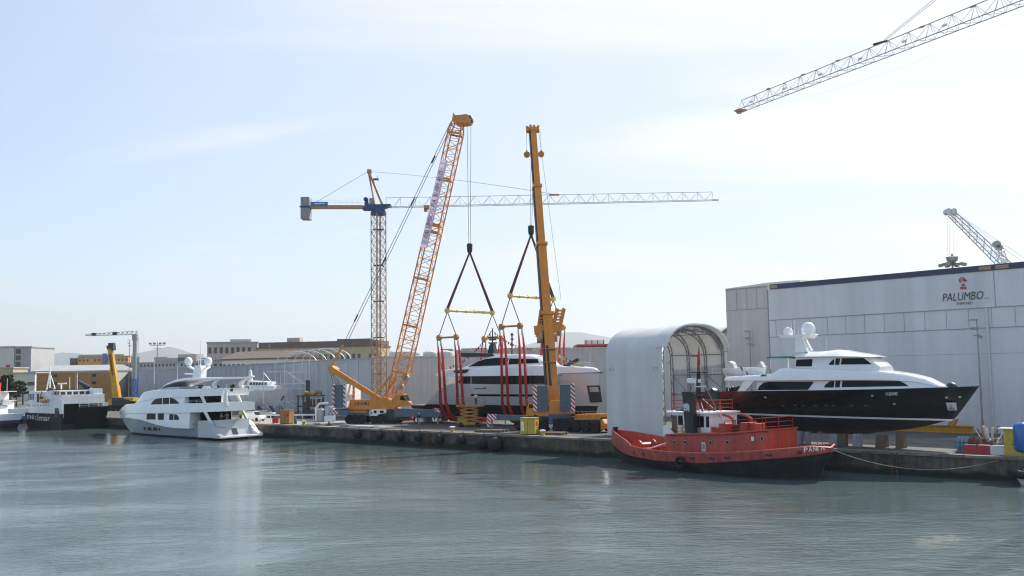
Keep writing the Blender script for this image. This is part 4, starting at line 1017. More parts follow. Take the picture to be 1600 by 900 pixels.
# ------------------------------------------------------------------ white harbour cranes behind the hangar
FR_ = Lo(base(1575, 300), (-1, 0))
hc = FR_.root('harbour_crane', 'pale grey harbour crane with lattice boom rising behind the hangar roof', 'crane')
a_, b_ = FR_.P(1577, 421), FR_.P(1487, 334)
mb = MB(); truss(mb, a_, b_, 2.6, 1.8, 2.8, 1.8, 16, .2, .09); mb.build('lattice_boom', M['galv'], hc)
mb = MB(); mb.lathe(FR_.P(1480.5,331), [(.2,-.9),(1.05,-.9),(1.05,.9),(.2,.9)], 14, (0,1,0)); mb.lathe(FR_.P(1489,330.5), [(.2,-.9),(.95,-.9),(.95,.9),(.2,.9)], 14, (0,1,0)); mb.beam(FR_.P(1478,329), FR_.P(1494,336), 1.0, .8); mb.build('boom_head', M['galv'], hc)
cables(hc, [(FR_.P(1491,331,y), FR_.P(1608,408,y)) for y in (-.6,.6)] + [(FR_.P(1493,333), FR_.P(1602,412))], .07, 'stay', M['galv'])
cables(hc, [(FR_.P(px_,333), FR_.P(px_+1,425)) for px_ in (1480,1483,1489)], .04, 'hoist_rope', M['galv'])
mb = MB(); mb.box2((-4,-4,0), (4,4,a_.z-6)); mb.lathe((0,0,a_.z-6), [(4,0),(4,3),(2,6)], 12); mb.build('pedestal', M['galv'], hc)
FR2 = Lo(base(1572, 330), (-1, 0)); hc2 = FR2.root('harbour_crane', 'smaller pale harbour crane mast with round head beside the lattice boom', 'crane')
a_, b_ = FR2.P(1572, 425), FR2.P(1561, 389); mb = MB(); truss(mb, a_, b_, 2.2, 2, 2.2, 2, 7, .16, .09); mb.build('lattice_boom', M['galv'], hc2)
mb = MB(); mb.lathe(FR2.P(1557,381.5), [(.2,-.7),(1.2,-.7),(1.2,.7),(.2,.7)], 14, (0,1,0)); mb.lathe(FR2.P(1561,387), [(.2,-.7),(1.1,-.7),(1.1,.7),(.2,.7)], 14, (0,1,0)); mb.build('boom_head', M['steel'], hc2)
mb = MB(); mb.box2((-3,-3,0), (3,3,a_.z)); mb.build('pedestal', M['galv'], hc2)
# ================================================================== ships
class Ship(Lo):
    def __init__(s, o, d, z0=0): super().__init__(o, d, z0)
    def pl(s, pts, y=0):                        # picture points -> (s, z) list; a third number overrides the plane offset
        out = []
        for p in pts:
            q = s.P(p[0], p[1], p[2] if len(p) > 2 else y); out.append((q.x, q.z))
        return out
    def slab_y(s, mb, pts, y0, y1, y=None): # outline on plane y, extruded y0..y1
        yy = y0 if y is None else y
        return mb.prism([(a, y0, z) for a, z in s.pl(pts, yy)], (0, y1-y0, 0))
def zi(pl): 
    q = sorted([(z, a) for a, z in pl]); return lambda z: interp(q, z)
def glassy(sh, par, lofty, polys, y, name='window', m=None, both=True, t=.03):
    for po in polys:
        pp = sh.pl(po, y)
        for sg in ((-1, 1) if both else (sh.near,)):
            mb = MB(); panel(mb, pp, lofty, sg, t); mb.build(name, m or M['glass'], par)
def rail(mb, pts, h=.95, r=.025, n=None, mids=1):
    pts = [Vector(p) for p in pts]; up = Vector((0,0,h))
    for p, q in zip(pts, pts[1:]):
        mb.tube(p+up, q+up, r, 4)
        for m_ in range(mids): mb.tube(p+up*(m_+1)/(mids+1), q+up*(m_+1)/(mids+1), r*.7, 4)
        k = max(1, int((q-p).length/1.6))
        for i in range(k+1): c = p.lerp(q, i/k); mb.tube(c, c+up, r, 4)
    return mb
def dome(par, c, r, m=None):
    mb = MB(); mb.lathe(c, [(r*.55,-r*1.15),(r*.9,-r*.75),(r,-r*.2),(r*.97,.15*r),(r*.8,.6*r),(r*.45,.9*r),(.01,r)], 16); return mb.build('radar_dome', m or M['gel'], par)

# ------------------------------------------------------------------ silver grey superyacht
YA = Ship((-46.9, 162.5), (-.77, .64)); ya = YA.root('superyacht', 'silver grey and white three deck superyacht with two round white radar domes', 'yacht')
ya.location = (YA.o.x, YA.o.y, 0)
Bh = 4.35; N = 4.2
bowt = YA.pl([(186, 641), (190, 652), (199, 668), (207, 677), (212, 681)])
LB = bowt[0][0]
sbow = zi(bowt); sst = lambda z: -.1 + .26*max(0, z)
zb_sheer = YA.pl([(325, 657), (300, 661.5), (268, 660.5), (246, 656), (228, 648, 3.2), (212, 645, 2), (186, 645, 0)], N)
bandb = YA.pl([(343, 643), (330, 643.5), (285, 645), (250, 645.5, 4), (222, 645.5, 3), (205, 645, 1.6), (187, 644.5, 0)], N)
bandt = YA.pl([(341, 629.3), (330, 629.5), (290, 630.3), (240, 632, 3.8), (215, 630.5, 2.6), (204, 631.5, 1.6), (186.5, 641, 0)], N)
def plan(B, s0, s1, pw=2.0, stern=.86):
    def f(a):
        u = (a-s0)/(s1-s0)
        if u < .25: return B*(stern + (1-stern)*math.sin(max(0, u)/.25*PI/2))
        if u < .45: return B
        return B*max(.004, 1-((min(u, 1)-.45)/.55)**pw)
    return f
wy = plan(Bh, 0, LB, 2.3, .92); wyb = plan(Bh, 0, LB, 2.3, .68)
ztopA = lambda t: interp(mono(bandt), t*LB); 
def hbA(t, v): return wy(t*LB)*(.30 + .70*min(1, max(0, v))**(.45 + .5*t)) if t < .97 else wy(t*LB)*max(0, v)
zkA = lambda t: -1.6
gz = mono(zb_sheer)
mb = MB(); hull_piece(mb, sbow, sst, zkA, ztopA, hbA, lambda t: .25, lambda t: min(interp(gz, t*LB), ztopA(t)-.02), cap=False, nt=34, nz=8); mb.build('hull', M['gelgrey'], ya)
mb = MB(); hull_piece(mb, sbow, sst, zkA, ztopA, hbA, lambda t: -1.2, lambda t: .25, nt=30, nz=3); mb.build('waterline_stripe', M['antifoul'], ya)
bb = mono(bandb)
mb = MB(); lw = Loft(bandb, bandt, lambda a: wyb(a)+.02, lambda a: max(.02, wyb(a)-.12), r=.15, n=30); lw.mesh(mb); mb.build('main_bulwark', M['gel'], ya)
# main deck house between the hull and the bulwark band
sH = YA.P(296, 655, N).x
hz_b = [(a, interp(gz, a)-.9) for a in [sH+.01] + [i*LB/20 for i in range(int(sH/LB*20)+1, 20)]]
mb = MB(); ld = Loft(hz_b, [(a, interp(bb, a)+.2) for a, z in hz_b], lambda a: max(.1, wy(a)-.12), lambda a: max(.1, wy(a)-.16), n=24); ld.mesh(mb); mh = mb.build('main_deck_house', M['gel'], ya)
glassy(YA, mh, ld.y, [[(228.5,655.5),(229,646),(243,646),(243,655.5)], [(247,656),(247,646),(256,646),(256,656)], [(264.5,656),(265,647),(271,647),(271,656)], [(272.3,656),(272.3,647),(276,648),(279.5,652),(279.5,656)]], N)
mb = MB(); mb.box2((2.4, -3.6, YA.P(340,662,0).z), (sH+.5, 3.6, YA.P(340,661.5,0).z+.1)); mb.build('aft_deck', M['teak'], ya)
zad = YA.P(340,661.5,0).z; zbb = interp(bb, 6)
mb = MB(); mb.box2((sH-1.5, -3.0, zad+.1), (sH-1.35, 3.0, zbb)); mb.build('saloon_door', M['glass'], ya)
# transom and wings
mb = MB(); zt_ = YA.P(350, 656.5, 0).z
mb.prism([(-.35, -3.3, .5), (1.1, -3.3, zt_-.15), (1.6, -3.3, zt_), (2.6, -3.3, zt_), (2.6, -3.3, .5)], (0, 6.6, 0)); tr = mb.build('transom', M['gelgrey'], ya)
sl_ = lambda z: -.35 + 1.45*(z-.5)/(zt_-.65)
mb = MB(); mb.prism([(sl_(.8)-.06, -.6, .8), (sl_(zt_-.9)-.06, -.6, zt_-.9), (sl_(zt_-.9)-.005, -.6, zt_-.9), (sl_(.8)-.005, -.6, .8)], (0, 1.0, 0)); mb.build('transom_door', M['rubber'], tr)
for sg in (-1, 1):
    mb = MB(); zz = interp(gz, 2.5)
    mb.prism([(-2.0, sg*3.35, .45), (-2.0, sg*3.35, .8), (-.6, sg*3.35, 1.3), (.9, sg*3.35, zz*.86), (2.2, sg*3.35, zz+.1), (4.2, sg*3.35, zz+.05), (4.2, sg*3.35, .4)], (0, sg*.92, 0)); mb.build('stern_wing', M['gelgrey'] if sg > 0 else M['gel'], ya)  # far wing coloured white for the sunlight on it, near one hull grey
mb = MB(); mb.box((-.9, 0, .52), (2.4, 8.3, .36), bev=.1); mb.build('swim_platform', M['gel'], ya)
text('lettering', 'OURANOS', YA.w(sl_(zt_-.7)-.03, 1.4, zt_-.7), -YA.n, (-.15*YA.d.x, -.15*YA.d.y, 1), .34, 2.9, M['inkwhite'], tr)
# upper deck
ub_ = YA.pl([(336, 618.5), (330, 618.6), (282, 620.5), (250, 622, 4), (228, 626, 3.2), (212, 631, 2.4)], 3.9); ut_ = YA.pl([(337, 606.8), (330, 607), (278, 608), (240, 609.5, 3.6), (226, 612.5, 3), (211.5, 630.5, 2.4)], 3.9)
wu = plan(3.95, 0, LB*.93, 2.2, .66)
sA0 = ub_[-1][0]
mb = MB(); lu = Loft([(ut_[0][0], ub_[0][1]+.25)]+ub_, ut_, lambda a: wu(a), lambda a: max(.02, wu(a)-.2), n=26); lu.mesh(mb); mb.build('upper_bulwark', M['gel'], ya)
hb_t = [(a, z+.2) for a, z in ub_[2:]]; hb_b = [(a, interp(mono(bandt), a)-.4) for a, z in hb_t]
hb_t = [(9.0, hb_t[0][1])] + hb_t; hb_b = [(9.0, hb_b[0][1])] + hb_b
mb = MB(); lh = Loft(hb_b, hb_t, lambda a: max(.05, wu(a)-.05), lambda a: max(.05, wu(a)-.1), n=24); lh.mesh(mb); uh = mb.build('upper_deck_house', M['gel'], ya)
arch = [(235,632),(238,627.5),(243,623.6),(250,620.8),(258,619.6),(266,620.5),(273,623.6),(278.5,628),(282,632)]
glassy(YA, uh, lh.y, [arch], 3.85, t=.05); 
for x_ in (254, 265): glassy(YA, uh, lambda a, z: lh.y(a, z)+.04, [[(x_,631.5),(x_,621),(x_+1,621),(x_+1,631.5)]], 3.85, 'mullion', M['gel'])
za, zb2 = interp(mono(bandt), 6)-.5, ub_[0][1]+.25
mb = MB(); mb.box2((8.7, -3.1, za), (8.9, 3.1, zb2)); mb.build('saloon_door', M['glass'], ya)
mb = MB(); mb.box2((2.2, -3.3, za-.25), (9.2, 3.3, za)); mb.build('upper_deck_floor', M['teak'], ya)
mb = MB()
for sg in (-1, 1): mb.prism([(1.4, sg*3.6, za), (2.4, sg*3.6, za), (4.2, sg*3.6, zb2), (3.4, sg*3.6, zb2)], (0, -sg*.22, 0)) if False else None
for sg in (-1, 1):
    mb = MB(); mb.prism([(.9, sg*3.7, zbb-1.9), (1.5, sg*3.7, zbb-1.9), (3.6, sg*3.7, zbb+.1), (2.8, sg*3.7, zbb+.1)], (0, -sg*.2, 0)); mb.build('fashion_plate', M['gel'], ya)
    mb = MB(); mb.prism([(2.6, sg*3.6, za-.1), (3.2, sg*3.6, za-.1), (5.2, sg*3.6, zb2+.1), (4.4, sg*3.6, zb2+.1)], (0, -sg*.2, 0)); mb.build('fashion_plate', M['gel'], ya)
mb = MB(); c_ = YA.P(352.5, 632, 2.6); mb.path([(c_.x,c_.y,c_.z-.2),(c_.x,c_.y,c_.z+1.6),(c_.x-.15,c_.y,c_.z+2.7)], [.5,.32,.08], 8); mb.build('furled_parasol', M['whitepaint'], ya)
# sun deck hard top and mast
ztu = interp(mono(ut_), 10)
hb1 = YA.pl([(345.5,592), (320,593), (287,594.5), (272,597.5), (258,602), (247,608)], 3.0); hb2 = YA.pl([(345,590), (320,590.2), (290,591), (272,593.8), (256,599.5), (245.5,607)], 3.0)
mb = MB(); lt_ = Loft([(a, z) for a, z in hb1], [(hb1[i][0], hb2[i][1]+.05) for i in range(6)], lambda a: 3.0*(1 - .35*max(0, (a-14)/10)**2), lambda a: 2.8*(1 - .35*max(0, (a-14)/10)**2), n=20); lt_.mesh(mb); mb.build('hard_top', M['gel'], ya)
mb = MB(); l3 = Loft(YA.pl([(280,609.5), (262,610), (243,611)], 3.2), YA.pl([(280,604), (262,604.5), (244,608.5)], 3.2), 3.2, 3.0, n=8); l3.mesh(mb); mb.build('windscreen', M['gelgrey'], ya)
for sg in (-1, 1):
    mb = MB(); p_ = YA.pl([(338,606.5),(333,606.5),(331,601),(334,596),(342,592.4),(345,592.4),(338.5,597.5),(336.5,601.5)], 2.7); mb.prism([(a, sg*2.75, z) for a, z in p_], (0, -sg*.3, 0)); mb.build('hard_top_support', M['gel'], ya)
mzs = YA.P(314, 591, 0)
mb = MB(); mb.prism([(YA.P(a,b).x, -.55, YA.P(a,b).z) for a, b in ((304.5,592),(307,578),(309,571),(317,571),(318.5,578),(318,592))], (0, 1.1, 0)); 
for a_, b_ in (((306.5,579), (295,572.5)), ((317.5,579), (327,572.5))): p, q = YA.P(*a_), YA.P(*b_); mb.beam(p, q, .5, .3)
mb.tube(YA.P(313.5,572), YA.P(313.7,531), .09, 6, .04); mb.tube(YA.P(310.5,572), YA.P(310.2,552), .05, 5); mb.tube(YA.P(309,556.5), YA.P(317,556.5), .05, 5); mb.tube(YA.P(309,562), YA.P(318,562), .06, 5)
ms = mb.build('mast', M['gel'], ya)
dome(ms, YA.P(294.5,564), .7); dome(ms, YA.P(325.3,564), .7)
mb = MB(); c = YA.P(288,584); d_ = YA.P(304,584.5); mb.beam((c.x, -.3, c.z), (d_.x, -.3, d_.z), .5, .28); mb.beam((d_.x, 0, d_.z), (d_.x, 0, d_.z-1.2), .4); mb.build('radar_scanner', M['gel'], ms)
for x0, y0, y1 in ((277.5, 605, 571), (241, 600, 562)):
    mb = MB(); mb.tube(YA.P(x0,y0,1), YA.P(x0,y1,1), .035, 4); mb.build('whip_aerial', M['whitepaint'], ya)
for px_, py_ in ((312.5,608),(338.5,608),(362,607.5)):
    mb = MB(); c = YA.P(px_, py_, 2.2); random.seed(px_)
    for k in range(26):
        a = random.uniform(0, 2*PI); r_ = random.uniform(.1,.55); d2 = Vector((math.cos(a)*r_, math.sin(a)*r_, random.uniform(.25,.75))); q = c+d2; s_ = Vector((random.uniform(-.2,.2), random.uniform(-.2,.2), random.uniform(-.1,.2)))
        mb.add([c+d2*.2, q+s_, q-s_], [(0,1,2)])
    mb.lathe(c-Vector((0,0,.45)), [(.2,0),(.28,.45)], 8); o = mb.build('potted_plant', M['leaf'], ya)
mb = MB(); rail(mb, [(a, -wu(a)+.3, interp(mono(ut_), a)) for a in (.8, 4, 8)], .7); mb.build('railing', M['galv'], ya); mb = MB(); rail(mb, [(a, wu(a)-.3, interp(mono(ut_), a)) for a in (4, 8)], .7); mb.build('railing', M['galv'], ya); mb = MB(); rail(mb, [(a, wyb(a)-.3, interp(mono(bandt), a)) for a in (4, 9)], .5); mb.build('railing', M['galv'], ya)
for px_ in (217, 224.5, 227.5, 234.5, 238, 243.5):
    p_ = YA.P(px_, 670.5, 3.6); t_ = p_.x/LB; v_ = (p_.z+1.6)/(ztopA(t_)+1.6)
    for sg in (-1, 1): mb = MB(); yv = hbA(t_, v_); mb.box((p_.x, sg*yv, p_.z), (.42, .1, .6)); mb.build('porthole', M['glass'], ya)

# ------------------------------------------------------------------ lifted yacht
yl = thing('lifted_yacht', 'long silver white yacht with black window bands held in red slings above the quay', 'yacht', (FY.o.x, FY.o.y, ZQ), FY.rz)
YB = Ship((FY.o.x, FY.o.y), QD, ZQ); BB = 4.1; N = -4.0
st_ = YB.pl([(661,634), (666,625), (674,610), (683,599), (690,596.5)]); s_stern = st_[0][0]
bw_ = YB.pl([(937.5,579), (937.5,586), (936.5,610), (934.5,634), (931,648), (922,660)])
SB_ = bw_[0][0]; sb = zi(bw_); ss = zi([(a, z) for a, z in st_] + [(st_[0][0]+1.2, st_[0][1]-1.8)])
LL = SB_-s_stern; sx = lambda t: s_stern + t*LL
topl = mono(YB.pl([(662,633.5), (672,612), (684,599), (700,599.5), (760,600.5), (850,600.5), (866,584), (900,583.5, -3.4), (925,583, -2), (937.3,583, 0)], N))
def wB(a):
    u = (a-s_stern)/LL
    if u < .12: return BB*(.8+.2*u/.12)
    return BB if u < .62 else BB*max(.01, 1-((min(1, u)-.62)/.38)**2.5)
zkB = lambda t: 1.05 + (0 if t < .75 else .5*((t-.75)/.25)**2)
zdB = lambda t: interp(topl, sx(t)); hbB = lambda t, v: wB(sx(t))*(.12 + .88*max(0, min(1, v))**(.30+.35*t))
zbl = YB.P(800, 634, -4).z
zmid = lambda t: min(max(zbl, zkB(t)+.3), zdB(t)-.05)
mb = MB(); hull_piece(mb, sb, ss, zkB, lambda t: max(zdB(t), zbl+1), hbB, zmid, lambda t: max(zdB(t), zmid(t)+.05), nt=40, nz=8, cap=True); hb_o = mb.build('hull', mat('silver_white_hull_paint', (.62,.62,.62), .16, var=.04, scale=.3, coat=.7), yl)
mb = MB(); hull_piece(mb, sb, ss, zkB, lambda t: max(zdB(t), zbl+1), hbB, zkB, zmid, nt=40, nz=6); mb.build('underwater_hull', M['antifoul'], yl)
yhB = lambda a, z: hbB((a-s_stern)/LL, (z-zkB((a-s_stern)/LL))/max(.5, max(interp(topl, a), zbl+1)-zkB((a-s_stern)/LL)))
mb = MB(); 
for sg in (-1, 1): panel(mb, YB.pl([(733,616),(733,619.3),(852,620),(852,616.5)], N), yhB, sg, .03)
mb.build('hull_window_band', M['glass'], yl)
glassy(YB, hb_o, yhB, [[(906,603),(908.5,629.5),(924,629.5),(920,602.5)]], -2.6, 'anchor_recess', M['dark'], t=.02); glassy(YB, hb_o, lambda a,z: yhB(a,z)+.03, [[(909,605),(909.5,613),(920,613),(918.5,605)]], -2.6, 'anchor', M['gelgrey'], t=.04)
glassy(YB, hb_o, yhB, [[(740,606.6),(740,607.6),(757,607.8),(757,606.8)], [(756,605.5),(756,608),(758.5,608),(758.5,605.5)]], N, 'hull_vent', M['dark'], t=.02)
# main deck glass house and white upper band
mh_b = YB.pl([(712,600), (760,599.8), (845,599.5), (868,598)], -3.75); mh_t = YB.pl([(712,586), (760,586), (845,586), (868,586)], -3.75)
mb = MB(); lm = Loft(mh_b, mh_t, 3.75, 3.7, n=16); lm.mesh(mb); mb.build('main_deck_house', M['gelgrey'], yl)
glassy(YB, yl, lm.y, [[(716,597.5),(722,588),(735,588),(735,600.3),(722,600)], [(737,600.5),(737,588),(866,587),(866,599)]], -3.75, 'window_band', t=.05)
wC = lambda a: wB(a)*1.0 + .02
ub1 = YB.pl([(681,586), (690,589), (715,588), (760,587.5), (850,586.5), (900,584.2, -3.4), (925,583, -2), (937,582.4, 0)], N); ut1 = YB.pl([(681,584), (690,578.5), (715,575), (760,573.5), (830,570.5), (880,572.5, -3.4), (915,575, -2.2), (937,580, 0)], N)
mb = MB(); lu = Loft(ub1, ut1, lambda a: wC(a), lambda a: max(.02, wC(a)*.96), r=.3, n=34); lu.mesh(mb); mb.build('upper_bulwark', M['gel'], yl)
mb = MB(); 
for sg in (-1, 1): panel(mb, YB.pl([(867,583.8),(867,585),(905,584),(930,582.6,-1.8),(930,581.6,-1.8)], -3.7), lambda a, z: wC(a), sg, .04)
mb.build('sheer_line', M['dark'], yl)
glassy(YB, yl, lambda a, z: wC(a)*.985, [[(709,580.5),(712,578.5),(733,577),(730,582),(724,583.5),(712,583)]], N, 'side_vent', M['dark'], t=.06)
# pilot house
pb_ = YB.pl([(722,575), (740,574.5), (800,573), (845,572)], -3.1); pt_ = YB.pl([(722,573.5), (738,565), (752,558.5), (772,554.3), (800,553.5), (828,557), (834,560), (845,570)], -3.1)
wp = lambda a: 3.15*(1 if a < YB.P(810,570,-3.1).x else max(.3, 1-((a-YB.P(810,570,-3.1).x)/7)**2))
mb = MB(); lp = Loft(pb_, pt_, wp, lambda a: wp(a)*.8, r=.35, n=26); lp.mesh(mb); ph = mb.build('pilot_house', M['gel'], yl)
glassy(YB, ph, lp.y, [[(731,572.5),(744,564.5),(757,560.5),(775,559),(792,559.5),(792,570.5)], [(794,560),(794,569.5),(836,567),(833,561)]], -3.1, t=.05)
mb = MB(); YB.slab_y(mb, [(735,557.5),(736.5,551),(786,552.5),(787,555),(744,558.5)], -2.4, 2.4, 0); mb.build('sun_awning', M['dark'], yl)
mb = MB(); p = YB.P
mb.prism([(p(a,b).x, -.4, p(a,b).z) for a, b in ((764,553),(767,540),(769,537),(772,537),(775,553))], (0, .8, 0))
for y_, h_ in ((531,5),(527,7),(536,6)): mb.beam(p(770-h_,y_), p(770+h_,y_-.3), .22)
mb.tube(p(769.5,538), p(769.5,513), .1, 6); mb.tube(p(766,531), p(766,517), .05, 5); mb.tube(p(773.5,531), p(773.5,519), .05, 5); mb.build('radar_mast', M['dark'], yl)
mb = MB(); mb.tube(p(800,556), p(800,520), .12, 6); mb.beam(p(798.5,530), p(802,530), .2); mb.beam(p(798.5,523), p(801.5,523), .25); mb.build('signal_mast', M['dark'], yl)
mb = MB(); mb.beam(p(879,574.5,-1), p(905,561.5,-1), .45, .45); mb.build('foredeck_crane', M['dark'], yl)
mb = MB(); rail(mb, [(a, sg*(wC(a)-.25), interp(mono(ut1), a)) for a in [p(846+14*i, 575, -3).x for i in range(5)] for sg in (-1,)], .6); mb.build('railing', M['galv'], yl); mb = MB(); rail(mb, [(a, (wC(a)-.25), interp(mono(ut1), a)) for a in [p(846+14*i, 575, -3).x for i in range(5)]], .6); mb.build('railing', M['galv'], yl)
mb = MB(); rail(mb, [(p(a,577,-3.5).x, sg*3.5, interp(mono(ut1), p(a,577,-3.5).x)) for a in (688, 705, 722) for sg in (-1,)], .8); mb.build('railing', M['galv'], yl)
mb = MB(); mb.tube(p(922,578,0), p(921.5,552,0), .04, 5); mb.build('jackstaff', M['galv'], yl)
mb = MB(); mb.path([p(690.5,577,-2), p(689.5,570,-2), p(688.7,565,-2)], [.1,.08,.05], 5); mb.build('ensign_staff', M['dark'], yl)
# keel blocks under the yacht
for i, px_ in enumerate((742, 772, 800, 826, 880, 905)):
    q = YB.P(px_, 655, 0); mb = MB(); mb.tube(YB.w(q.x, -1.6, ZQ), YB.w(q.x, -1.6, ZQ+1.25), .11, 6); mb.lathe(YB.w(q.x, -1.6, ZQ), [(.3,0),(.3,.06),(.12,.1)], 8); o = mb.build('hull_prop', M['galv'])
    tag(o, 'slim pale steel prop standing on the quay under the lifted yacht', 'prop', 'props under the lifted yacht')
# bunting
fcols = [M['redplastic'], M['whiteplastic'], M['bluepaint'], M['spready'], M['whiteplastic'], M['yellow']]
def bunting(label, pts, drop, n, s=.5):
    t = thing('signal_bunting', label, 'bunting', pts[0], 0, 'strings of signal flags on the lifted yacht')
    o0 = Vector(pts[0]); P_ = []
    for a, b in zip(pts, pts[1:]): P_ += sag(Vector(a)-o0, Vector(b)-o0, drop, n)
    mb = MB(); mb.path(P_, .025, 4); mb.build('line', M['cable'], t)
    d_ = (Vector(pts[-1])-Vector(pts[0])); d_.z = 0; d_.normalize()
    for i in range(1, len(P_)-1):
        mb = MB(); a = P_[i]; w_ = d_*s*.8 + Vector((0,0,-.1)); h_ = Vector((random.uniform(-.1,.1), random.uniform(-.15,.15), -s))
        mb.grid([[a, a+w_], [a+h_*.5+Vector((0,.08,0)), a+w_+h_*.5+Vector((0,.08,0))], [a+h_, a+w_*(.4 if i%3==0 else 1)+h_]], smooth=True); mb.build('flag', fcols[(i*5+i//4) % 6], t)
W_ = lambda px_, py_, y: YB.w(YB.P(px_,py_,y).x, y, YB.P(px_,py_,y).z+ZQ)
bunting('string of coloured signal flags sloping down over the foredeck of the lifted yacht', [W_(868,549,0), W_(935,578,0)], .5, 22, .55)
bunting('signal flags from the radar mast down to the stern of the lifted yacht', [W_(769,516,0), W_(702,573,0)], 1.0, 24, .42)
bunting('string of coloured signal flags between the radar mast and telescopic crane', [W_(769,516,0), W_(842,543,0)], 1.0, 20, .36)

# ------------------------------------------------------------------ black hulled yacht on blocks
YK = Ship((40.2, 98.6), QD, ZQ); yk = YK.root('black_hulled_yacht', 'large yacht with glossy black hull and white superstructure propped on blocks before the hangar', 'yacht')
BK = 3.3; N = -3.2; p = YK.P
bwk = YK.pl([(1530,603.5), (1512,628), (1495,651), (1480,664), (1462,672), (1430,677)]); sbk = zi(bwk)
stk_ = YK.pl([(1106,610), (1110,635), (1117,655), (1128,668)]); ssk = zi(stk_); k0 = stk_[0][0]; KL = bwk[0][0]-k0; kx = lambda t: k0 + t*KL
shk = mono(YK.pl([(1107,611.5,0), (1180,611), (1300,609.5), (1400,607.5, -2.9), (1470,605.5, -1.9), (1530,603.5, 0)], N))
def wK(a):
    u = (a-k0)/KL
    if u < .3: return BK*(.86+.14*math.sin(u/.3*PI/2))
    return BK if u < .5 else BK*max(.006, 1-((min(1,u)-.5)/.5)**2.1)
zkk = lambda t: 1.15 + (0 if t < .7 else 1.9*((t-.7)/.3)**2.2); zdk = lambda t: interp(shk, kx(t))
hbk = lambda t, v: wK(kx(t))*(.06 + .94*max(0, min(1.02, v))**(.34 + .42*t))
zstr = [(0, p(1123,645.5,N).z), (.5, p(1300,652,N).z), (1, p(1488,656.5,0).z)]
zs_ = lambda t: interp(zstr, t)
mb = MB(); hull_piece(mb, sbk, ssk, zkk, zdk, hbk, lambda t: zs_(t)+.09, zdk, nt=40, nz=8, cap=True); hk = mb.build('hull', M['blackhull'], yk)
mb = MB(); hull_piece(mb, sbk, ssk, zkk, zdk, lambda t, v: hbk(t, v)+.012, lambda t: zs_(t)-.09, lambda t: zs_(t)+.089, nt=40, nz=1); mb.build('waterline_stripe', M['gel'], yk)
mb = MB(); hull_piece(mb, sbk, ssk, zkk, zdk, hbk, zkk, lambda t: zs_(t)-.09, nt=40, nz=6); mb.build('underwater_hull', M['antifoul'], yk)
yhk = lambda a, z: hbk(max(0,min(1,(a-k0)/KL)), (z-zkk((a-k0)/KL))/(interp(shk, a)-zkk((a-k0)/KL)))
glassy(YK, hk, yhk, [[(1473.5,629.5),(1476,642),(1489,642),(1488,629.5)]], -1.7, 'anchor_plate', M['galv'], t=.03)
glassy(YK, hk, lambda a, z: yhk(a,z)+.05, [[(1476,641),(1480,636),(1481,632),(1482,636),(1487,641)]], -1.7, 'anchor', M['steel'], t=.06)
for px_ in (1220,1239,1251,1271,1287,1299,1326,1348): glassy(YK, hk, yhk, [[(px_-1.8,633.2),(px_-1.8,634.6),(px_+1.8,634.6),(px_+1.8,633.2)]], N, 'porthole', M['steel'], t=.02)
for px_, py_, y in ((1195,621,N),(1360,618.5,-3.1),(1392,631.5,-2.9),(1475,621.5,-1.7),(1497,620.8,-1.1)): glassy(YK, hk, yhk, [[(px_-1.6,py_-1.2),(px_-1.6,py_+1.2),(px_+1.6,py_+1.2),(px_+1.6,py_-1.2)]], y, 'hull_fitting', M['galv'], t=.03)
def hullp(px_, py_, y): q = p(px_,py_,y); return YK.w(q.x, -yhk(q.x, q.z)-.03, q.z+ZQ)
a_, b_ = hullp(1381,618.6,-3), hullp(1398,618,-3); text('lettering', '1P-2014/ND', a_, b_-a_, (0,0,1), .32, (b_-a_).length, M['inkwhite'], hk, bold=.01)
# white house on the main deck
wH = lambda a: wK(a)-.35
mhb = YK.pl([(1166,611.5), (1300,610), (1400,607.8, -2.5), (1440,606.5, -2), (1482,605.5, -.9)], -2.9); mht = YK.pl([(1182,593), (1300,592.5), (1400,593.5, -2.5), (1440,597, -2), (1480,604.5, -.9)], -2.9)
mb = MB(); lk = Loft([(mht[0][0], mhb[0][1])]+mhb[1:], mht, wH, lambda a: max(.05, wH(a)*.95), n=28); lk.mesh(mb); mh = mb.build('main_deck_house', M['gel'], yk)
glassy(YK, mh, lk.y, [[(1184,609.5),(1187,603),(1193,598),(1200,596.5),(1270,596.3),(1271,598),(1263,609)], [(1288,605.5),(1290,601),(1297,595.5),(1303.5,595.2),(1303,605.5)], [(1305,605.5),(1305.5,595),(1312.5,595),(1312,605.3)], [(1315,605),(1316,594.8),(1400,595.6),(1406,598),(1414,603.5)]], -2.85, t=.035)
# overhanging upper deck
ubk = YK.pl([(1131,594.5), (1200,594.6), (1300,593.6), (1380,593.5, -2.7), (1425,596.5, -2.3), (1475,605.2, -1)], N); utk = YK.pl([(1131,588.5), (1185,585.5), (1205,583.5), (1216,575.5), (1225,574.5), (1300,577), (1340,577.5), (1375,580, -2.7), (1410,584.5, -2.4), (1440,591, -2), (1474,604, -1)], N)
wU = lambda a: wK(a)+.02 if a < p(1350,590,-3).x else wK(a)-.02-.3*min(1, (a-p(1350,590,-3).x)/2)
mb = MB(); luk = Loft(ubk, utk, wU, lambda a: max(.04, wU(a)-.28), r=.3, n=40); luk.mesh(mb); mb.build('upper_bulwark', M['gel'], yk)
glassy(YK, yk, luk.y, [[(1187,587.3),(1190,585),(1197.5,585),(1195,587.3)]], N, 'side_vent', M['dark'], t=.04)
for sg in (-1, 1):
    q = YK.pl([(1152,611.5),(1162,596),(1180,593.5),(1165,611)], N); mb = MB(); mb.prism([(a, sg*3.2, z) for a, z in q], (0, -sg*.25, 0)); mb.build('fashion_plate', M['gel'], yk)
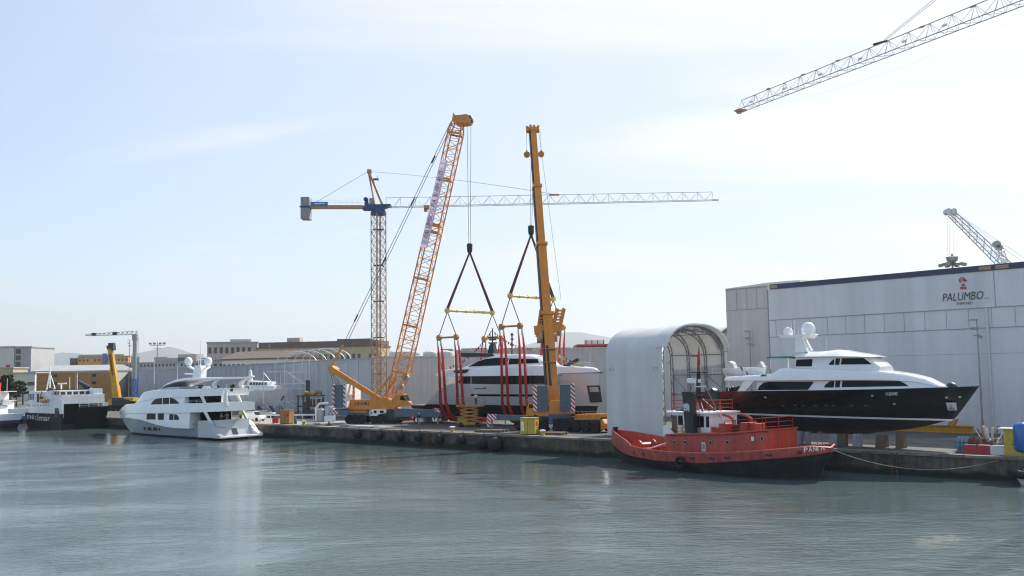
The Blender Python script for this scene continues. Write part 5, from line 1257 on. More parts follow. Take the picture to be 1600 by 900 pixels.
# bridge deck house
pbk = YK.pl([(1240,580), (1300,580), (1340,580), (1372,580.5)], -2.4); ptk = YK.pl([(1242,556.5), (1300,556), (1350,556.5), (1371,572.5)], -2.4)
wP = lambda a: 2.45*(1 if a < p(1320,570,-2.4).x else max(.25, 1-((a-p(1320,570,-2.4).x)/7.0)**2.2))
mb = MB(); lpk = Loft([(ptk[0][0], pbk[0][1])]+pbk[1:], ptk, wP, lambda a: wP(a)*.9, n=24); lpk.mesh(mb); bh = mb.build('bridge_house', M['gel'], yk)
glassy(YK, bh, lpk.y, [[(1243.5,572.5),(1244,562),(1269,561),(1268.5,572.5)], [(1295,570),(1297,566),(1303,560.5),(1303,570)], [(1304.8,570),(1305.3,560),(1312,560),(1311.3,570)], [(1313.8,569.5),(1315,559.8),(1348,559.5),(1354,564),(1360,569)]], -2.35, t=.035)
rbk = YK.pl([(1240,557.5), (1300,556.8), (1340,557), (1363,558.2)], -2.6); rtk = YK.pl([(1240,555.5), (1253,549.5), (1280,549), (1303,546.5), (1318,549.5), (1345,553.5), (1362,557)], -2.4)
mb = MB(); lrk = Loft(rbk, rtk, lambda a: wP(a)+.3, lambda a: wP(a)*.7, r=.35, n=24); lrk.mesh(mb); mb.build('bridge_roof', M['gel'], yk)
mb = MB(); YK.slab_y(mb, [(1270,549),(1280,547),(1311,545.3),(1311,547.2),(1280,549.2)], -.9, .9, 0); mb.build('roof_hatch', M['gelgrey'], yk)
mb = MB(); YK.slab_y(mb, [(1243,550),(1244,527),(1254,526.5),(1263,550)], -1.9, -1.5, -1.7); YK.slab_y(mb, [(1256,550),(1251,526.5),(1258,526.5),(1270,549)], 1.3, 1.7, 1.5)
mb.prism([(p(a,b,0).x, -1.95, p(a,b,0).z) for a, b in ((1228,524),(1233,528.5),(1262,528.5),(1268,522.5),(1266,521.5),(1246,525))], (0, 3.7, 0)); ar = mb.build('radar_arch', M['gel'], yk)
dome(ar, p(1231.5,518.5,-.9), .52); dome(ar, p(1263,514,.3), .76)
mb = MB(); mb.tube(p(1241,525), p(1241,500), .05, 5); mb.tube(p(1237,525), p(1237,504), .03, 4); mb.box(p(1240.5,503.5), (.2,.2,.35)); mb.tube(p(1247,525), p(1247,510), .03, 4); mb.build('signal_mast', M['galv'], ar)
for px_, py0, py1 in ((1291,547,527),(1240,555,530)):
    mb = MB(); mb.tube(p(px_,py0,-1.8), p(px_,py1,-1.8), .035, 4); mb.build('whip_aerial', M['whitepaint'], yk)
mb = MB()
rows = []
for i in range(7):
    x_ = 1200 + 40*i/6; rows.append([Vector((p(x_,558,-2).x, y_, p(x_,558.4-.9*math.sin(PI*(j+.0)/6) - (1.4 if 0 < i < 6 else 0),-2).z)) for j, y_ in enumerate((-2.3,-1.5,-.8,0,.8,1.5,2.3))])
mb.grid(rows); mb.grid([[q+Vector((0,0,-.14)) for q in r] for r in rows]); mb.grid([[q for q in rows[0]], [q+Vector((0,0,-.14)) for q in rows[0]]]); mb.grid([[r[0] for r in rows], [r[0]+Vector((0,0,-.14)) for r in rows]])
aw = mb.build('awning', M['green'], yk)
for px_ in (1204, 1230):
    for y_ in (-2.1, 2.1): mb = MB(); q = p(px_,559,-2.1); mb.tube((q.x,y_,q.z), (q.x,y_,p(px_,577,-2.1).z), .07, 6); mb.build('awning_post', M['gel'], yk)
# tender and kit on the boat deck
td = thing('tender', 'small pale covered tender stored on the aft boat deck of the black hulled yacht', 'boat', YK.w(p(1166,583,-.8).x, -.8, p(1166,586,-.8).z+ZQ), YK.rz)
mb = MB(); hull_piece(mb, lambda z: 2.3+.3*z, lambda z: -2.6, lambda t: 0, lambda t: .75+.15*t, lambda t, v: .85*(1 if t < .5 else max(.01, 1-((t-.5)/.5)**2))*(.3+.7*v**.6), lambda t: 0, lambda t: .75+.15*t, nt=12, nz=4, cap=True); mb.build('hull', M['gel'], td)
mb = MB(); mb.prism([(-2.3,-.4,.7),(-2.2,-.4,1.4),(-1.9,-.4,1.6),(-1.5,-.4,1.4),(-1.2,-.4,.7)], (0,.8,0)); mb.build('cover', M['offwhite'], td)
mb = MB(); mb.prism([(1.3,-.3,.8),(1.7,-.3,1.4),(1.9,-.3,1.5),(2.2,-.3,1.0),(2.3,-.3,.8)], (0,.8,0)); mb.build('cover', M['offwhite'], td)
fl_ = thing('ensign', 'small green white and red tricolour flag on the aft deck of the black hulled yacht', 'flag', YK.w(p(1160,582,-2.2).x, -2.2, p(1160,586,-2.2).z+ZQ), YK.rz)
mb = MB(); mb.tube((0,0,-.2), (-.35,0,1.2), .03, 5); mb.build('staff', M['galv'], fl_)
for k, m_ in enumerate((M['green'], M['whitepaint'], M['red'])):
    mb = MB(); a = Vector((-.3,0,1.1)); d_ = Vector((.30,.05,-.28)); mb.grid([[a+d_*k, a+d_*(k+1)], [a+d_*k+Vector((.1,.1,-.5)), a+d_*(k+1)+Vector((.1,-.05,-.5))]]); mb.build('flag_band', m_, fl_)
mb = MB(); rail(mb, [(p(1133,588,0).x, y_, p(1133,588.5,-3).z) for y_ in (-2.8, 0, 2.8)], .9); rail(mb, [(p(a,587,-3).x, -3.0, p(a,587.5,-3).z) for a in (1133, 1160, 1185)], .55); mb.build('railing', M['galv'], yk)
for y_ in (-2.9, 2.9): mb = MB(); q = p(1138,594,-2.9); mb.tube((q.x,y_,q.z), (q.x,y_,p(1138,611,-2.9).z), .06, 6); mb.build('deck_post', M['gel'], yk)
mb = MB(); 
for k in range(7): mb.ball((p(1141+2.5*k,609,-1).x, -1+.3*random.uniform(-1,1), p(1141,610.5,-1).z+.15*random.random()), .42, 8, 6)
mb.build('covered_deck_gear', M['dark'], yk)
mb = MB(); mb.lathe(p(1487,604,0), [(.6,-.25),(.6,0),(.4,.3),(.1,.42)], 12); mb.build('windlass', M['dark'], yk)
mb = MB(); q = p(1120,625,-2.6); mb.tube((q.x-.05,-2.65,q.z), (p(1124,641,-2.6).x-.05,-2.5,p(1124,641,-2.6).z), .06, 5); mb.build('stern_rail', M['galv'], yk)
# supports
i = 0
for px_, y_, w_, m_, hgt in ((1222,-1.2,.9,'whiteplastic',1.5),(1247,-1.4,.9,'whiteplastic',1.4),(1262,-1.2,.5,'whiteplastic',1.35),(1282,-1.3,.35,'steel',1.35),(1305,-1.0,.9,'cwgrey',1.2),(1318,-1.4,.7,'wood',1.25),(1340,-1.2,.8,'whiteplastic',1.3),(1378,-1.0,1.0,'wood',1.25),(1408,-.8,.85,'wood',1.5)):
    q = p(px_, 690, y_); P0 = YK.w(q.x, y_, ZQ); t = MB()
    if m_ == 'steel':
        for dx in (-.3,.3): t.tube((q.x+dx, y_-.2, 0), (q.x, y_, 1.15), .05, 5)
        t.tube((q.x, y_, .5), (q.x, y_, hgt), .07, 6); t.box((q.x, y_, hgt), (.4,.4,.06))
        lb, nm = 'slim steel hull stand under the black hulled yacht', 'hull_stand'
    else:
        for r_ in range(3): t.box((q.x+.02*r_, y_, hgt*(r_+.5)/3), (w_*(1-.05*r_), w_*1.1, hgt/3-.01), bev=.02)
        lb = {'whiteplastic': 'pale keel block stack under the black hulled yacht', 'cwgrey': 'grey concrete keel block stack under the black hulled yacht', 'wood': 'brown timber keel block stack under the black hulled yacht'}[m_]; nm = 'keel_block'
    e = thing(nm, lb, 'hull support', YK.w(0,0,ZQ), YK.rz, {'whiteplastic':'pale keel blocks', 'cwgrey':'concrete keel block', 'wood':'timber keel blocks','steel':'hull stand'}[m_] + ' under the black yacht')
    bpy.data.objects.remove(e); o = t.build(nm, M['keelwhite' if m_ == 'whiteplastic' else m_]); o.location = (YK.o.x, YK.o.y, ZQ); o.rotation_euler = (0,0,YK.rz)
    tag(o, lb, 'hull support', {'whiteplastic':'pale keel blocks', 'cwgrey':'concrete keel blocks', 'wood':'timber keel blocks','steel':'steel hull stands'}[m_] + ' under the black yacht')
# ------------------------------------------------------------------ red tug
TG = Ship((20.9, 101.0), (-17.8, 22)); tug = TG.root('tugboat', 'red and black tugboat with white wheelhouse and two black funnels lying along the quay', 'tugboat')
tug.location = (TG.o.x, TG.o.y, 0)
BT = 4.1; N = 3.9; p = TG.P
bwt = TG.pl([(956.5,671), (955.5,690), (959,702), (965,712), (972,719)]); stt = TG.pl([(1298,700), (1297,707), (1290,722), (1283,734), (1281,750)])
sbt, sst_ = zi(bwt), zi(stt); t0, t1 = stt[0][0], bwt[0][0]; TL = t1-t0; tx = lambda t: t0+t*TL
def wT(a):
    u = max(0, min(1, (a-t0)/TL))
    if u < .3: return BT*math.sqrt(max(0.0004, 1-((.3-u)/.3)**2.4))
    return BT if u < .6 else BT*max(.006, 1-((u-.6)/.4)**2.3)
bulw = mono(TG.pl([(1298,700.5,0), (1290,696.5,1.5), (1248,700.5), (1174,706.5), (1125,709), (1076,708.5), (1040,706.5), (1003,701.5), (989,697,3.2), (983,688,2.6), (970,680.5,1.7), (957,671.5,0)], N))
strake = mono(TG.pl([(1297,706.5,0), (1245,715), (1174,720), (1101,724.5), (1028,720), (974,709,2), (956,693,0)], N))
zkt = lambda t: -2.2; zdt = lambda t: interp(bulw, tx(t))
hbt = lambda t, v: wT(tx(t))*(.25 + .75*max(0, min(1.02, v))**(.35 if t < .75 else .35+2.2*(t-.75)))
zst = lambda t: interp(strake, tx(t))
mb = MB(); hull_piece(mb, sbt, sst_, zkt, zdt, hbt, lambda t: -1.5, zst, nt=40, nz=7); hkT = mb.build('hull', M['tugblack'], tug)
mb = MB(); hull_piece(mb, sbt, sst_, zkt, zdt, lambda t, v: hbt(t, v)+.01, zst, zdt, nt=44, nz=5); mb.build('bulwark', M['tugredl'], tug)
mb = MB(); hull_piece(mb, sbt, sst_, zkt, zdt, lambda t, v: hbt(t, v)+.10, lambda t: zst(t)-.26, lambda t: zst(t)-.02, nt=44, nz=2); mb.build('rubbing_strake', M['rubber'], tug)
dk = lambda t: zst(t)+.05
mb = MB(); hull_piece(mb, sbt, sst_, zkt, zdt, lambda t, v: max(.005, hbt(t, v)-.14), lambda t: dk(t), lambda t: zdt(t)-.01, nt=44, nz=3)
rows = []
for i in range(41):
    t = i/40; z = dk(t); v = (z-zkt(t))/(zdt(t)-zkt(t)); s_ = sst_(z)+(sbt(z)-sst_(z))*t; h = max(.01, hbt(t, v)-.12); rows.append([(s_,-h,z),(s_,0,z+.04),(s_,h,z)])
mb.grid(rows); mb.build('inner_bulwark_and_deck', M['tugred'], tug)
mb = MB(); pth = []
for sg in (1, -1):
    q = [(sst_(zdt(i/40))+(sbt(zdt(i/40))-sst_(zdt(i/40)))*i/40, sg*(max(.02, hbt(i/40, 1))-.06), zdt(i/40)+.03) for i in range(41)]; pth += q if sg > 0 else q[::-1]
mb.path(pth, .1, 6); mb.build('bulwark_capping', M['tugredl'], tug)
for px_ in (987,1005,1064,1082,1113,1137,1198,1236):
    i = p(px_, 715 if px_ > 1000 else 704, N); a = i.x; z = (interp(bulw, a)+interp(strake, a))/2; t = (a-t0)/TL; v = (z-zkt(t))/(zdt(t)-zkt(t)); y = hbt(t, v)
    for sg in (-1, 1): mb = MB(); mb.box((a, sg*y, z), (.75 if px_ not in (987,1236,1005) else .4, .12, .2 if px_ not in (987,1236,1005) else .32)); mb.build('freeing_port', M['dark'], tug)
# deck house
dhb = TG.pl([(1040,712), (1118,712.5), (1194,708)], 3.1); dht = TG.pl([(1040,680.5), (1079,679), (1130,679), (1194,673.5)], 3.1)
wD = lambda a: 3.1*(1 if a > p(1130,690,3.1).x else max(.55, 1-.35*((p(1130,690,3.1).x-a)/6)**1.5))
mb = MB(); lT = Loft(dhb, dht, wD, lambda a: wD(a)*.985, r=.08, n=20); lT.mesh(mb); dh = mb.build('deck_house', M['tugred'], tug)
mb = MB(); lTt = Loft([(a, z+.005) for a, z in dht], [(a, z+.16) for a, z in dht], lambda a: wD(a)+.14, lambda a: wD(a)+.12, r=.04, n=16); lTt.mesh(mb); mb.build('house_top', M['tugred'], tug)
for px_ in (1054,1070.5,1110.5,1136.5,1184.5):
    q = p(px_, 690.5 if px_ < 1100 else (691 if px_ < 1150 else 685.5), 3.1)
    for sg in (-1, 1): mb = MB(); y = wD(q.x)*.99; mb.lathe((q.x, sg*(y-.03), q.z), [(.21,0),(.21,.09),(.15,.1)], 12, (0,sg,0)); o = mb.build('porthole', M['steel'], dh); mb = MB(); mb.lathe((q.x, sg*(y+.06), q.z), [(.01,.012),(.148,.011)], 12, (0,sg,0)); mb.build('glass', M['glass'], o)
q0, q1 = p(1097,705,3.1), p(1102.5,691.5,3.1); y = wD(q0.x); mb = MB(); mb.box2((q0.x, y-.02, q0.z), (q1.x, y+.05, q1.z)); o = mb.build('door', M['offwhite'], dh)
mb = MB(); mb.box2((min(q0.x,q1.x)+.1, y+.051, q0.z+.2), (max(q0.x,q1.x)-.1, y+.07, q1.z-.15)); mb.build('door_panel', M['steel'], o)
q = p(1172,686,3.1); mb = MB(); mb.box((q.x, wD(q.x)+.03, q.z), (.3,.08,.4)); mb.build('notice_plate', M['whitepaint'], dh)
# upper casing with tanks and rails
cs_b = TG.pl([(1087,680), (1123,680), (1190,675)], 2.1); 
mb = MB(); l_ = Loft([(cs_b[-1][0]+.0, cs_b[-1][1]), cs_b[0]], TG.pl([(1120,667.5), (1087,668)], 2.1) if False else [(cs_b[1][0], p(1123,667,2.1).z), (cs_b[0][0], p(1087,667.5,2.1).z)], 2.1, 2.0, n=8) if False else None
def tbox(name, x0, y0, x1, y1, ya_, yb_, m, par, bev=.03):
    a, b = p(x0, y0, yb_), p(x1, y1, yb_); mb = MB(); mb.box(((a.x+b.x)/2, (ya_+yb_)/2, (a.z+b.z)/2), (abs(a.x-b.x), abs(yb_-ya_), abs(a.z-b.z)), bev=bev); return mb.build(name, m, par)
tbox('engine_casing', 1086, 681, 1124, 668, -2.0, 2.0, M['tugred'], tug)
tbox('tank', 1123, 681, 1133, 661.5, .9, 2.4, M['tugred'], tug, .12)
tbox('casing_side', 1156, 678, 1166, 660.5, .4, 2.2, M['tugred'], tug); tbox('casing_side', 1172, 677, 1180, 662, .2, 1.8, M['tugred'], tug)
mb = MB()
pts = [p(x_, y_, 2.5) for x_, y_ in ((1133,679),(1150,678.3),(1170,677),(1192,675))]
rail(mb, pts, 1.35, .04, mids=2); rail(mb, [Vector((q.x, -2.4, q.z)) for q in pts], 1.35, .04, mids=2); rail(mb, [Vector((pts[-1].x, y_, pts[-1].z)) for y_ in (-2.4, 0, 2.5)], 1.35, .04, mids=2); mb.build('railing', M['tugred'], tug)
mb = MB()
for x_ in range(1135, 1156, 3): mb.tube(p(x_, 678, 1.2), p(x_+1.5, 664, 1.2), .05, 4); mb.box(p(x_+1, 671, .8), (.5,.5,.9))
mb.build('deck_gear', M['rust'], tug)
for x_ in (1146, 1175):
    mb = MB(); c = p(x_, 671, .8); mb.tube(c, c+Vector((0,0,1.0)), .14, 8); mb.path([c+Vector((0,0,1.0)), c+Vector((.3,.2,1.3)), c+Vector((1.0,.5,1.5))], [.16,.14,.1], 8); mb.build('fire_monitor', M['tugred'], tug)
# wheelhouse
whb = TG.pl([(1041,678), (1110,676)], 1.9); wht = TG.pl([(1037.5,646), (1110,642)], 1.9)
wa, wb2 = p(1040,678,2).x, p(1110,676,-1.2).x
mb = MB(); z0_, z1_ = p(1070,678,2).z, p(1070,645.5,2).z
xl, xr = p(1042,660,2.2).x, p(1109,660,2.2).x
ring = lambda z, e, f: [(xl+f, -1.3, z), (xl+f-.1, 0, z), (xl+f, 1.3, z), (xl-.9+e, 2.2+e*.3, z), (xr, 2.2, z), (xr, -2.2, z), (xl-.9+e, -2.2-e*.3, z)]
mb.grid([[Vector(v) for v in ring(z0_, 0, 0)], [Vector(v) for v in ring((z0_+z1_)/2, 0, 0)], [Vector(v) for v in ring(z1_, .15, .35)]], smooth=False, closed=True); wh = mb.build('wheelhouse', M['whitepaint'], tug)
mb = MB(); mb.prism([(v[0]+(.35 if v[0] > (xl+xr)/2 else -.25), v[1]*1.13, z1_) for v in ring(z1_, .15, .35)], (0,0,.16)); mb.build('roof', M['whitepaint'], wh)
zw0, zw1 = z0_+(z1_-z0_)*.42, z1_-.25
def wpan(a, b, z0, z1, yy, name='window', m='glass'):
    mb = MB(); mb.box2((a, yy-.04, z0), (b, yy+.04, z1)); return mb.build(name, M[m], wh)
for sg in (-1, 1):
    X_ = lambda a: p(a, 660, 2.2).x
    wpan(X_(1058.5), X_(1050.5), z0_+.1, zw1, sg*2.2, 'door', 'wood'); wpan(X_(1067), X_(1060), zw0, zw1, sg*2.2); wpan(X_(1100), X_(1088), zw0-.1, zw1, sg*2.2); wpan(X_(1108), X_(1103.5), zw0-.1, zw1, sg*2.2)
for (a, b) in (((xl+.08,-1.1),(xl+.08,-.1)), ((xl+.08,.1),(xl+.08,1.1)), ((xl-.1,1.45),(xl-.75,2.07)), ((xl-.1,-1.45),(xl-.75,-2.07))):
    mb = MB(); A_ = Vector((*a, zw0)); B_ = Vector((*b, zw0)); up = Vector((.22,0,zw1-zw0)); nrm = (B_-A_).cross(up).normalized(); nrm = nrm if nrm.x > 0 else -nrm
    mb.prism([A_+nrm*.03, B_+nrm*.03, B_+up+nrm*.03, A_+up+nrm*.03], nrm*.05); mb.build('window', M['glass'], wh)
for y_ in (-1.0, .6): 
    mb = MB(); mb.box((xl-.8, y_, z1_+.19), (1.1, .9, .06)); mb.build('roof_window', M['glass'], wh)
mb = MB(); rp = [Vector(v) for v in ((xl-.5,-1.9,z1_+.16),(xl-.5,1.9,z1_+.16),(xr+.3,1.9,z1_+.16),(xr+.3,-1.9,z1_+.16),(xl-.5,-1.9,z1_+.16))]; rail(mb, rp, 1.15, .045, mids=2); mb.build('railing', M['tugred'], tug)
q_ = TG.pl([(1037,664), (1044.5,664.5), (1049,672), (1056,680), (1056,682), (1037,680.5)], 2.6); mb = MB(); mb.prism([(a, 2.55, z) for a, z in q_], (0,.12,0)); mb.build('bridge_wing_plate', M['whitepaint'], tug)
mb = MB(); mb.prism([(a, -2.67, z) for a, z in q_], (0,.12,0)); mb.build('bridge_wing_plate', M['whitepaint'], tug)
mb = MB(); rail(mb, [p(x_, 679.5, 2.6) for x_ in (1058, 1072, 1086)], 1.1, .035, mids=2); mb.build('railing', M['tugred'], tug)
mb = MB(); c = p(1070, 671.5, 2.75); mb.path([c+Vector((.42*math.cos(k*PI/8), 0, .42*math.sin(k*PI/8))) for k in range(17)], .09, 8, cap=False); mb.build('lifebuoy', M['inkorange'], tug)
# funnels
for pts_, y_, nm in (([(1069,613.5),(1083,615),(1087,676),(1074,676)], 2.85, 'near'), ([(1105.5,611),(1122,612),(1126,664),(1110,665)], -2.85, 'far')):
    q_ = TG.pl(pts_, y_); mb = MB(); mb.prism([(a, y_-.32, z) for a, z in q_], (0,.64,0)); fn = mb.build('funnel', M['tugblack'], tug)
    mb = MB(); a, z = q_[0]; b, z2 = q_[1]; mb.box(((a+b)/2, y_, max(z, z2)+.05), (abs(a-b)*1.08, .8, .1)); mb.build('funnel_cap', M['dark'], fn)
    if nm == 'near':
        mb = MB(); y2 = y_+.34
        def seg(pl_): 
            for a_, b_ in zip(pl_, pl_[1:]): mb.beam((p(*a_, y2).x, y2, p(*a_, y2).z), (p(*b_, y2).x, y2, p(*b_, y2).z), .10, .03, up=(0,1,0), ext=.04)
        seg([(1075.5,631.5),(1068.5,631.5),(1068.5,636),(1075,636),(1075,639.5),(1067.5,639.5)]); seg([(1070,642),(1070,634),(1076.5,634),(1076.5,642.5)]); seg([(1073,637.5),(1073,642)])
        mb.build('funnel_emblem', M['inkwhite'], fn)
    else:
        mb = MB(); mb.prism([(p(1108,612,y_).x, y_-.3, p(1108,612,y_).z), (p(1115,605,y_).x, y_-.3, p(1115,606,y_).z), (p(1120,611,y_).x, y_-.3, p(1120,611,y_).z)], (0,.6,0)); mb.build('exhaust_pipe', M['dark'], fn)
# mast
mt = [p(1091, 618, 0), p(1091.3, 582, 0), p(1091.5, 556, 0), p(1092, 541, 0)]
mb = MB(); z0_m = p(1091, 640, 0); 
for dx, dy in ((1.5,1.0),(1.5,-1.0),(-1.5,1.0),(-1.5,-1.0)): mb.tube((z0_m.x+dx, dy, z1_+.1), mt[0], .13, 6, .1)
mb.path(mt[:2], [.28,.2], 8); mb.box(mt[1], (1.6,1.2,.1)); mb.box(mt[0], (1.3,1.0,.12)); msT = mb.build('mast', M['tugblack'], tug)
mb = MB(); mb.path(mt[1:], [.18,.14,.04], 8); c = p(1091.4, 556.5); mb.beam(c, c+Vector((1.0,0,.05)), .14); mb.build('mast_top', M['tugred'], msT)
mb = MB(); c = p(1084, 595, 0); mb.box(c, (1.7,.4,.5), bev=.1); mb.beam(c-Vector((.3,0,.4)), p(1091, 598), .2); mb.build('radar_scanner', M['whitepaint'], msT)
mb = MB(); c = p(1100, 582); mb.beam(mt[1], c, .08); mb.build('stay_arm', M['galv'], msT); mb = MB(); mb.box(p(1089,592), (.6,.3,.3)); mb.build('horn', M['galv'], msT); mb = MB(); mb.box(p(1094,604), (1.2,.5,.12)); mb.build('light_bracket', M['galv'], msT)
cables(tug, [(mt[2], p(1126, 664, -1)), (mt[1], p(1047, 676, -1.5)), (mt[1], p(1130, 662, 1))], .025, 'stay')
mb = MB(); mb.tube(p(1052.5,640,1.8), p(1052.5,614,1.8), .06, 5); mb.box(p(1052.5,616,1.8), (.3,.3,.3)); mb.build('searchlight_post', M['tugred'], tug)
mb = MB()
a_ = p(1091.5, 676, 2.3); b_ = p(1089.5, 640, 2.3)
for dx in (-.22, .22): mb.tube(a_+Vector((dx,0,0)), b_+Vector((dx,0,0)), .035, 4)
for k in range(9): c = a_.lerp(b_, k/9); mb.tube(c-Vector((.22,0,0)), c+Vector((.22,0,0)), .025, 4)
mb.build('ladder', M['tugred'], tug)
# foredeck gear
for px_, y_, h_ in ((962,0,1.5),(976,.6,.9)):
    q = p(px_, 683, y_); mb = MB(); zb = dk((q.x-t0)/TL); zt = zb+h_ if px_ > 970 else p(962,667,0).z; mb.lathe((q.x, y_, zb), [(.22,0),(.22,zt-zb-.25),(.33,zt-zb-.2),(.33,zt-zb)], 10); mb.build('bollard', M['tugblack'], tug)
q = p(1008, 694, 0); zb = dk((q.x-t0)/TL); mb = MB(); mb.lathe((q.x, -1.2, zb+.85), [(.7,0),(.7,.1),(.4,.14),(.4,2.2),(.7,2.26),(.7,2.4)], 14, (0,1,0)); mb.box((q.x,0,zb+.35), (1.6,2.8,.7)); mb.build('anchor_winch', M['tugred'], tug)
mb = MB(); mb.tube((q.x-.8,1.5,zb+.4), (q.x-3.0,.8,zb+1.1), .09, 6); mb.tube((q.x-.6,.4,zb+.5), (q.x-2.6,-.8,zb+1.25), .08, 6); mb.tube((q.x-2.8,1.8,zb+.2), (q.x-3.6,1.2,zb+.5), .1, 6); mb.build('deck_pipe', M['galv'], tug)
mb = MB(); mb.box((q.x-2.2, -1.6, zb+.45), (1.2,1.0,.9), bev=.05); mb.build('deck_locker', M['tugred'], tug)
# name and tyres
def side_p(px_, py_): 
    q = p(px_, py_, 3.2); t = (q.x-t0)/TL
    return q.x, t
def on_hull(px_, py_):                          # where the sight line meets the hull side
    for i in range(430, 0, -1):
        yy = i*.01; q = p(px_, py_, yy); t = (q.x-t0)/TL
        if 0 < t < 1 and yy <= hbt(t, (q.z-zkt(t))/(zdt(t)-zkt(t))): return TG.w(q.x, yy, q.z)
    return None
for k, (ch, px_) in enumerate(zip('PANIN', (1256, 1263, 1270, 1276.5, 1282.5))):
    A_, B_ = on_hull(px_, 706.6-.75*k), on_hull(px_+4.4, 706.6-.75*k-.4)
    if A_ and B_:
        d_ = B_-A_; d_.z = 0; nrm = d_.cross(Vector((0,0,1))).normalized()
        if nrm.dot(CAMP-A_) < 0: nrm = -nrm
        text('lettering', ch, A_+nrm*.08, B_-A_, (0,0,1), .44, .1 if ch == 'I' else .34, M['inkwhite'], tug, bold=.02)
for px_, py_ in ((1064,721),):
    q = p(px_, py_, 4.1); mb = MB(); mb.path([Vector((q.x+.5*math.cos(k*PI/8), 4.25, q.z-.1+.5*math.sin(k*PI/8))) for k in range(17)], .17, 8, cap=False); mb.build('tyre_fender', M['rubber'], tug)
# mooring line
pa_ = TG.w(p(1294,700,0).x, 0, p(1294,700,0).z); pb_ = gq(1566, .4, ZQ-.1)
mb = MB(); mb.path(sag(pa_, pb_, 1.5, 24), .035, 5); o = mb.build('mooring_line', M['rope']); tag(o, 'slack dull mooring line from the tugboat stern along the quay wall', 'rope')

# ------------------------------------------------------------------ black and white car ferry
cor = Vector((-93.2, 199.0)); dF = Vector((.76, -.65)).normalized(); nF = Vector((-dF.y, dF.x))
FFr = Ship(cor + nF*4.6, dF); fe = FFr.root('car_ferry', 'black hulled white car ferry with open bow gate, lattice mast and orange rescue boat', 'ferry'); fe.location = (FFr.o.x, FFr.o.y, 0)
FF2 = Lo(cor, nF, 0)                          # plane of the open bow
def fp(px, py, y=-4.6): return FFr.P(px, py, y)
def fb(px, py): q = FF2.P(px, py, 0); w_ = FF2.w(q.x, 0, q.z); return FFr.L(w_)
N = -4.6; se = fp(31, 668).x
zT = fp(60, 645.5).z
mb = MB(); P_ = [(se+.9,-4.0),(se+.1,-2.8),(se,0),(se+.1,2.8),(se+.9,4.0),(se+2.6,4.6),(-5,4.6),(-5,-4.6),(se+2.6,-4.6)]
rows = []
for z, k in ((-1, .9), (.4, .95), (1.5, .98), (zT, 1.0)):
    r_ = []
    for a, b in P_: r_.append(Vector((a if a > -1 else a + (1-k)*16*(1 if a < se+4 else .3), b*k, z)))
    rows.append(r_)
mb.grid(rows, smooth=False, closed=True); mb.add(rows[-1], [list(range(len(P_)))]); mb.box2((-5,-4.6,-1),(.2,-4.25,zT)); mb.box2((-5,4.25,-1),(.2,4.6,zT)); mb.box2((-5,-4.25,-1),(.3,4.25,1.1)); M['ferryblack'] = mat('matt_black_ferry_paint', (.013,.014,.016), .55, var=.3, scale=.6, streak=.3, spec=.25)
fh = mb.build('hull', M['ferryblack'], fe)
a_, b_ = fp(42,654.2,-4.66), fp(79,657.2,-4.66)
def flet(s, x0, x1, y0, hp, m): 
    A_ = fp(x0, y0, -4.65); B_ = fp(x1, y0, -4.65); h = fp(x0, y0-hp, -4.65).z-A_.z; return text('lettering', s, FFr.w(A_.x, -4.65, A_.z), dF.to_3d(), (0,0,1), h, B_.x-A_.x, m, fh)
flet('me', 42, 53.5, 654.6, 6, M['inkwhite']); flet('d', 55, 59.5, 656.4, 11, M['inkorange']); flet('mar', 60.5, 78.5, 657.2, 6.2, M['inkwhite'])
zM, zTop = fp(60, 625).z, fp(60, 610).z
mb = MB(); a0 = fp(38.5, 640).x; mb.prism([(a0+.6,-3.8,zT), (a0,-1.5,zT), (a0,1.5,zT), (a0+.6,3.8,zT), (a0+1.5,4.4,zT), (-5,4.4,zT), (-5,-4.4,zT), (a0+1.5,-4.4,zT)], (0,0,fp(60,611.5).z-zT)); sp_ = mb.build('superstructure', M['whitepaint'], fe)
zg = fb(110, 622.5).z
mb = MB(); zl0 = fb(110,631).z
mb.prism([(-4.99,-4.45,zT+.01),(-4.99,-4.45,zg),(.1,-4.5,zg),(.1,-4.5,fb(95,653).z),(-1.0,-4.5,fb(95,653).z),(-1.2,-4.5,zT+.6),(-2.5,-4.5,zT+.01)], (0,.35,0)); mb.prism([(-4.99,4.1,zT+.01),(-4.99,4.1,zg),(.1,4.15,zg),(.1,4.15,zT),(-2,4.15,zT)], (0,.35,0))
mb.box2((-.9,-4.14,zl0),(.1,4.14,zg)); mb.box2((-.3,-4.45,zg+.122),(.1,4.45,zg+.75)); mb.box2((-4.9,-4.5,zg+.122),(-.31,-4.38,zg+.75)); mb.box2((-.6,-4.14,fb(110,655).z if False else zT-.5),(.05,-3.0,zl0)) if False else None
mb.build('bow_portal', M['whitepaint'], fe)
mb = MB(); mb.box2((-4.6,-4.1,1.11),(-4.4,4.1,zg-.2)); mb.build('car_deck_bulkhead', M['dark'], fe)
mb = MB(); mb.prism([(.51,-2.2,.3),(.95,-2.2,.3),(2.9,-2.2,zT+1.3),(2.5,-2.2,zT+1.4)], (0,6.3,0)); mb.build('bow_ramp', M['ferryblack'], fe)
zr = zT+1.2; mb = MB(); rail(mb, [(2.6,-2.1,zT+1.35),(2.6,4.0,zT+1.35)], .7, .05); mb.build('railing', M['whitepaint'], fe)
mb = MB(); mb.box2((-4.9,-4.3,zg+.002),(.05,4.3,zg+.12)); mb.build('bridge_deck', M['whitepaint'], fe)
zr0, zr1 = zg+.12, fp(90, 611.5, -3.9).z
mb = MB(); xb = fp(100,616,-3.9).x
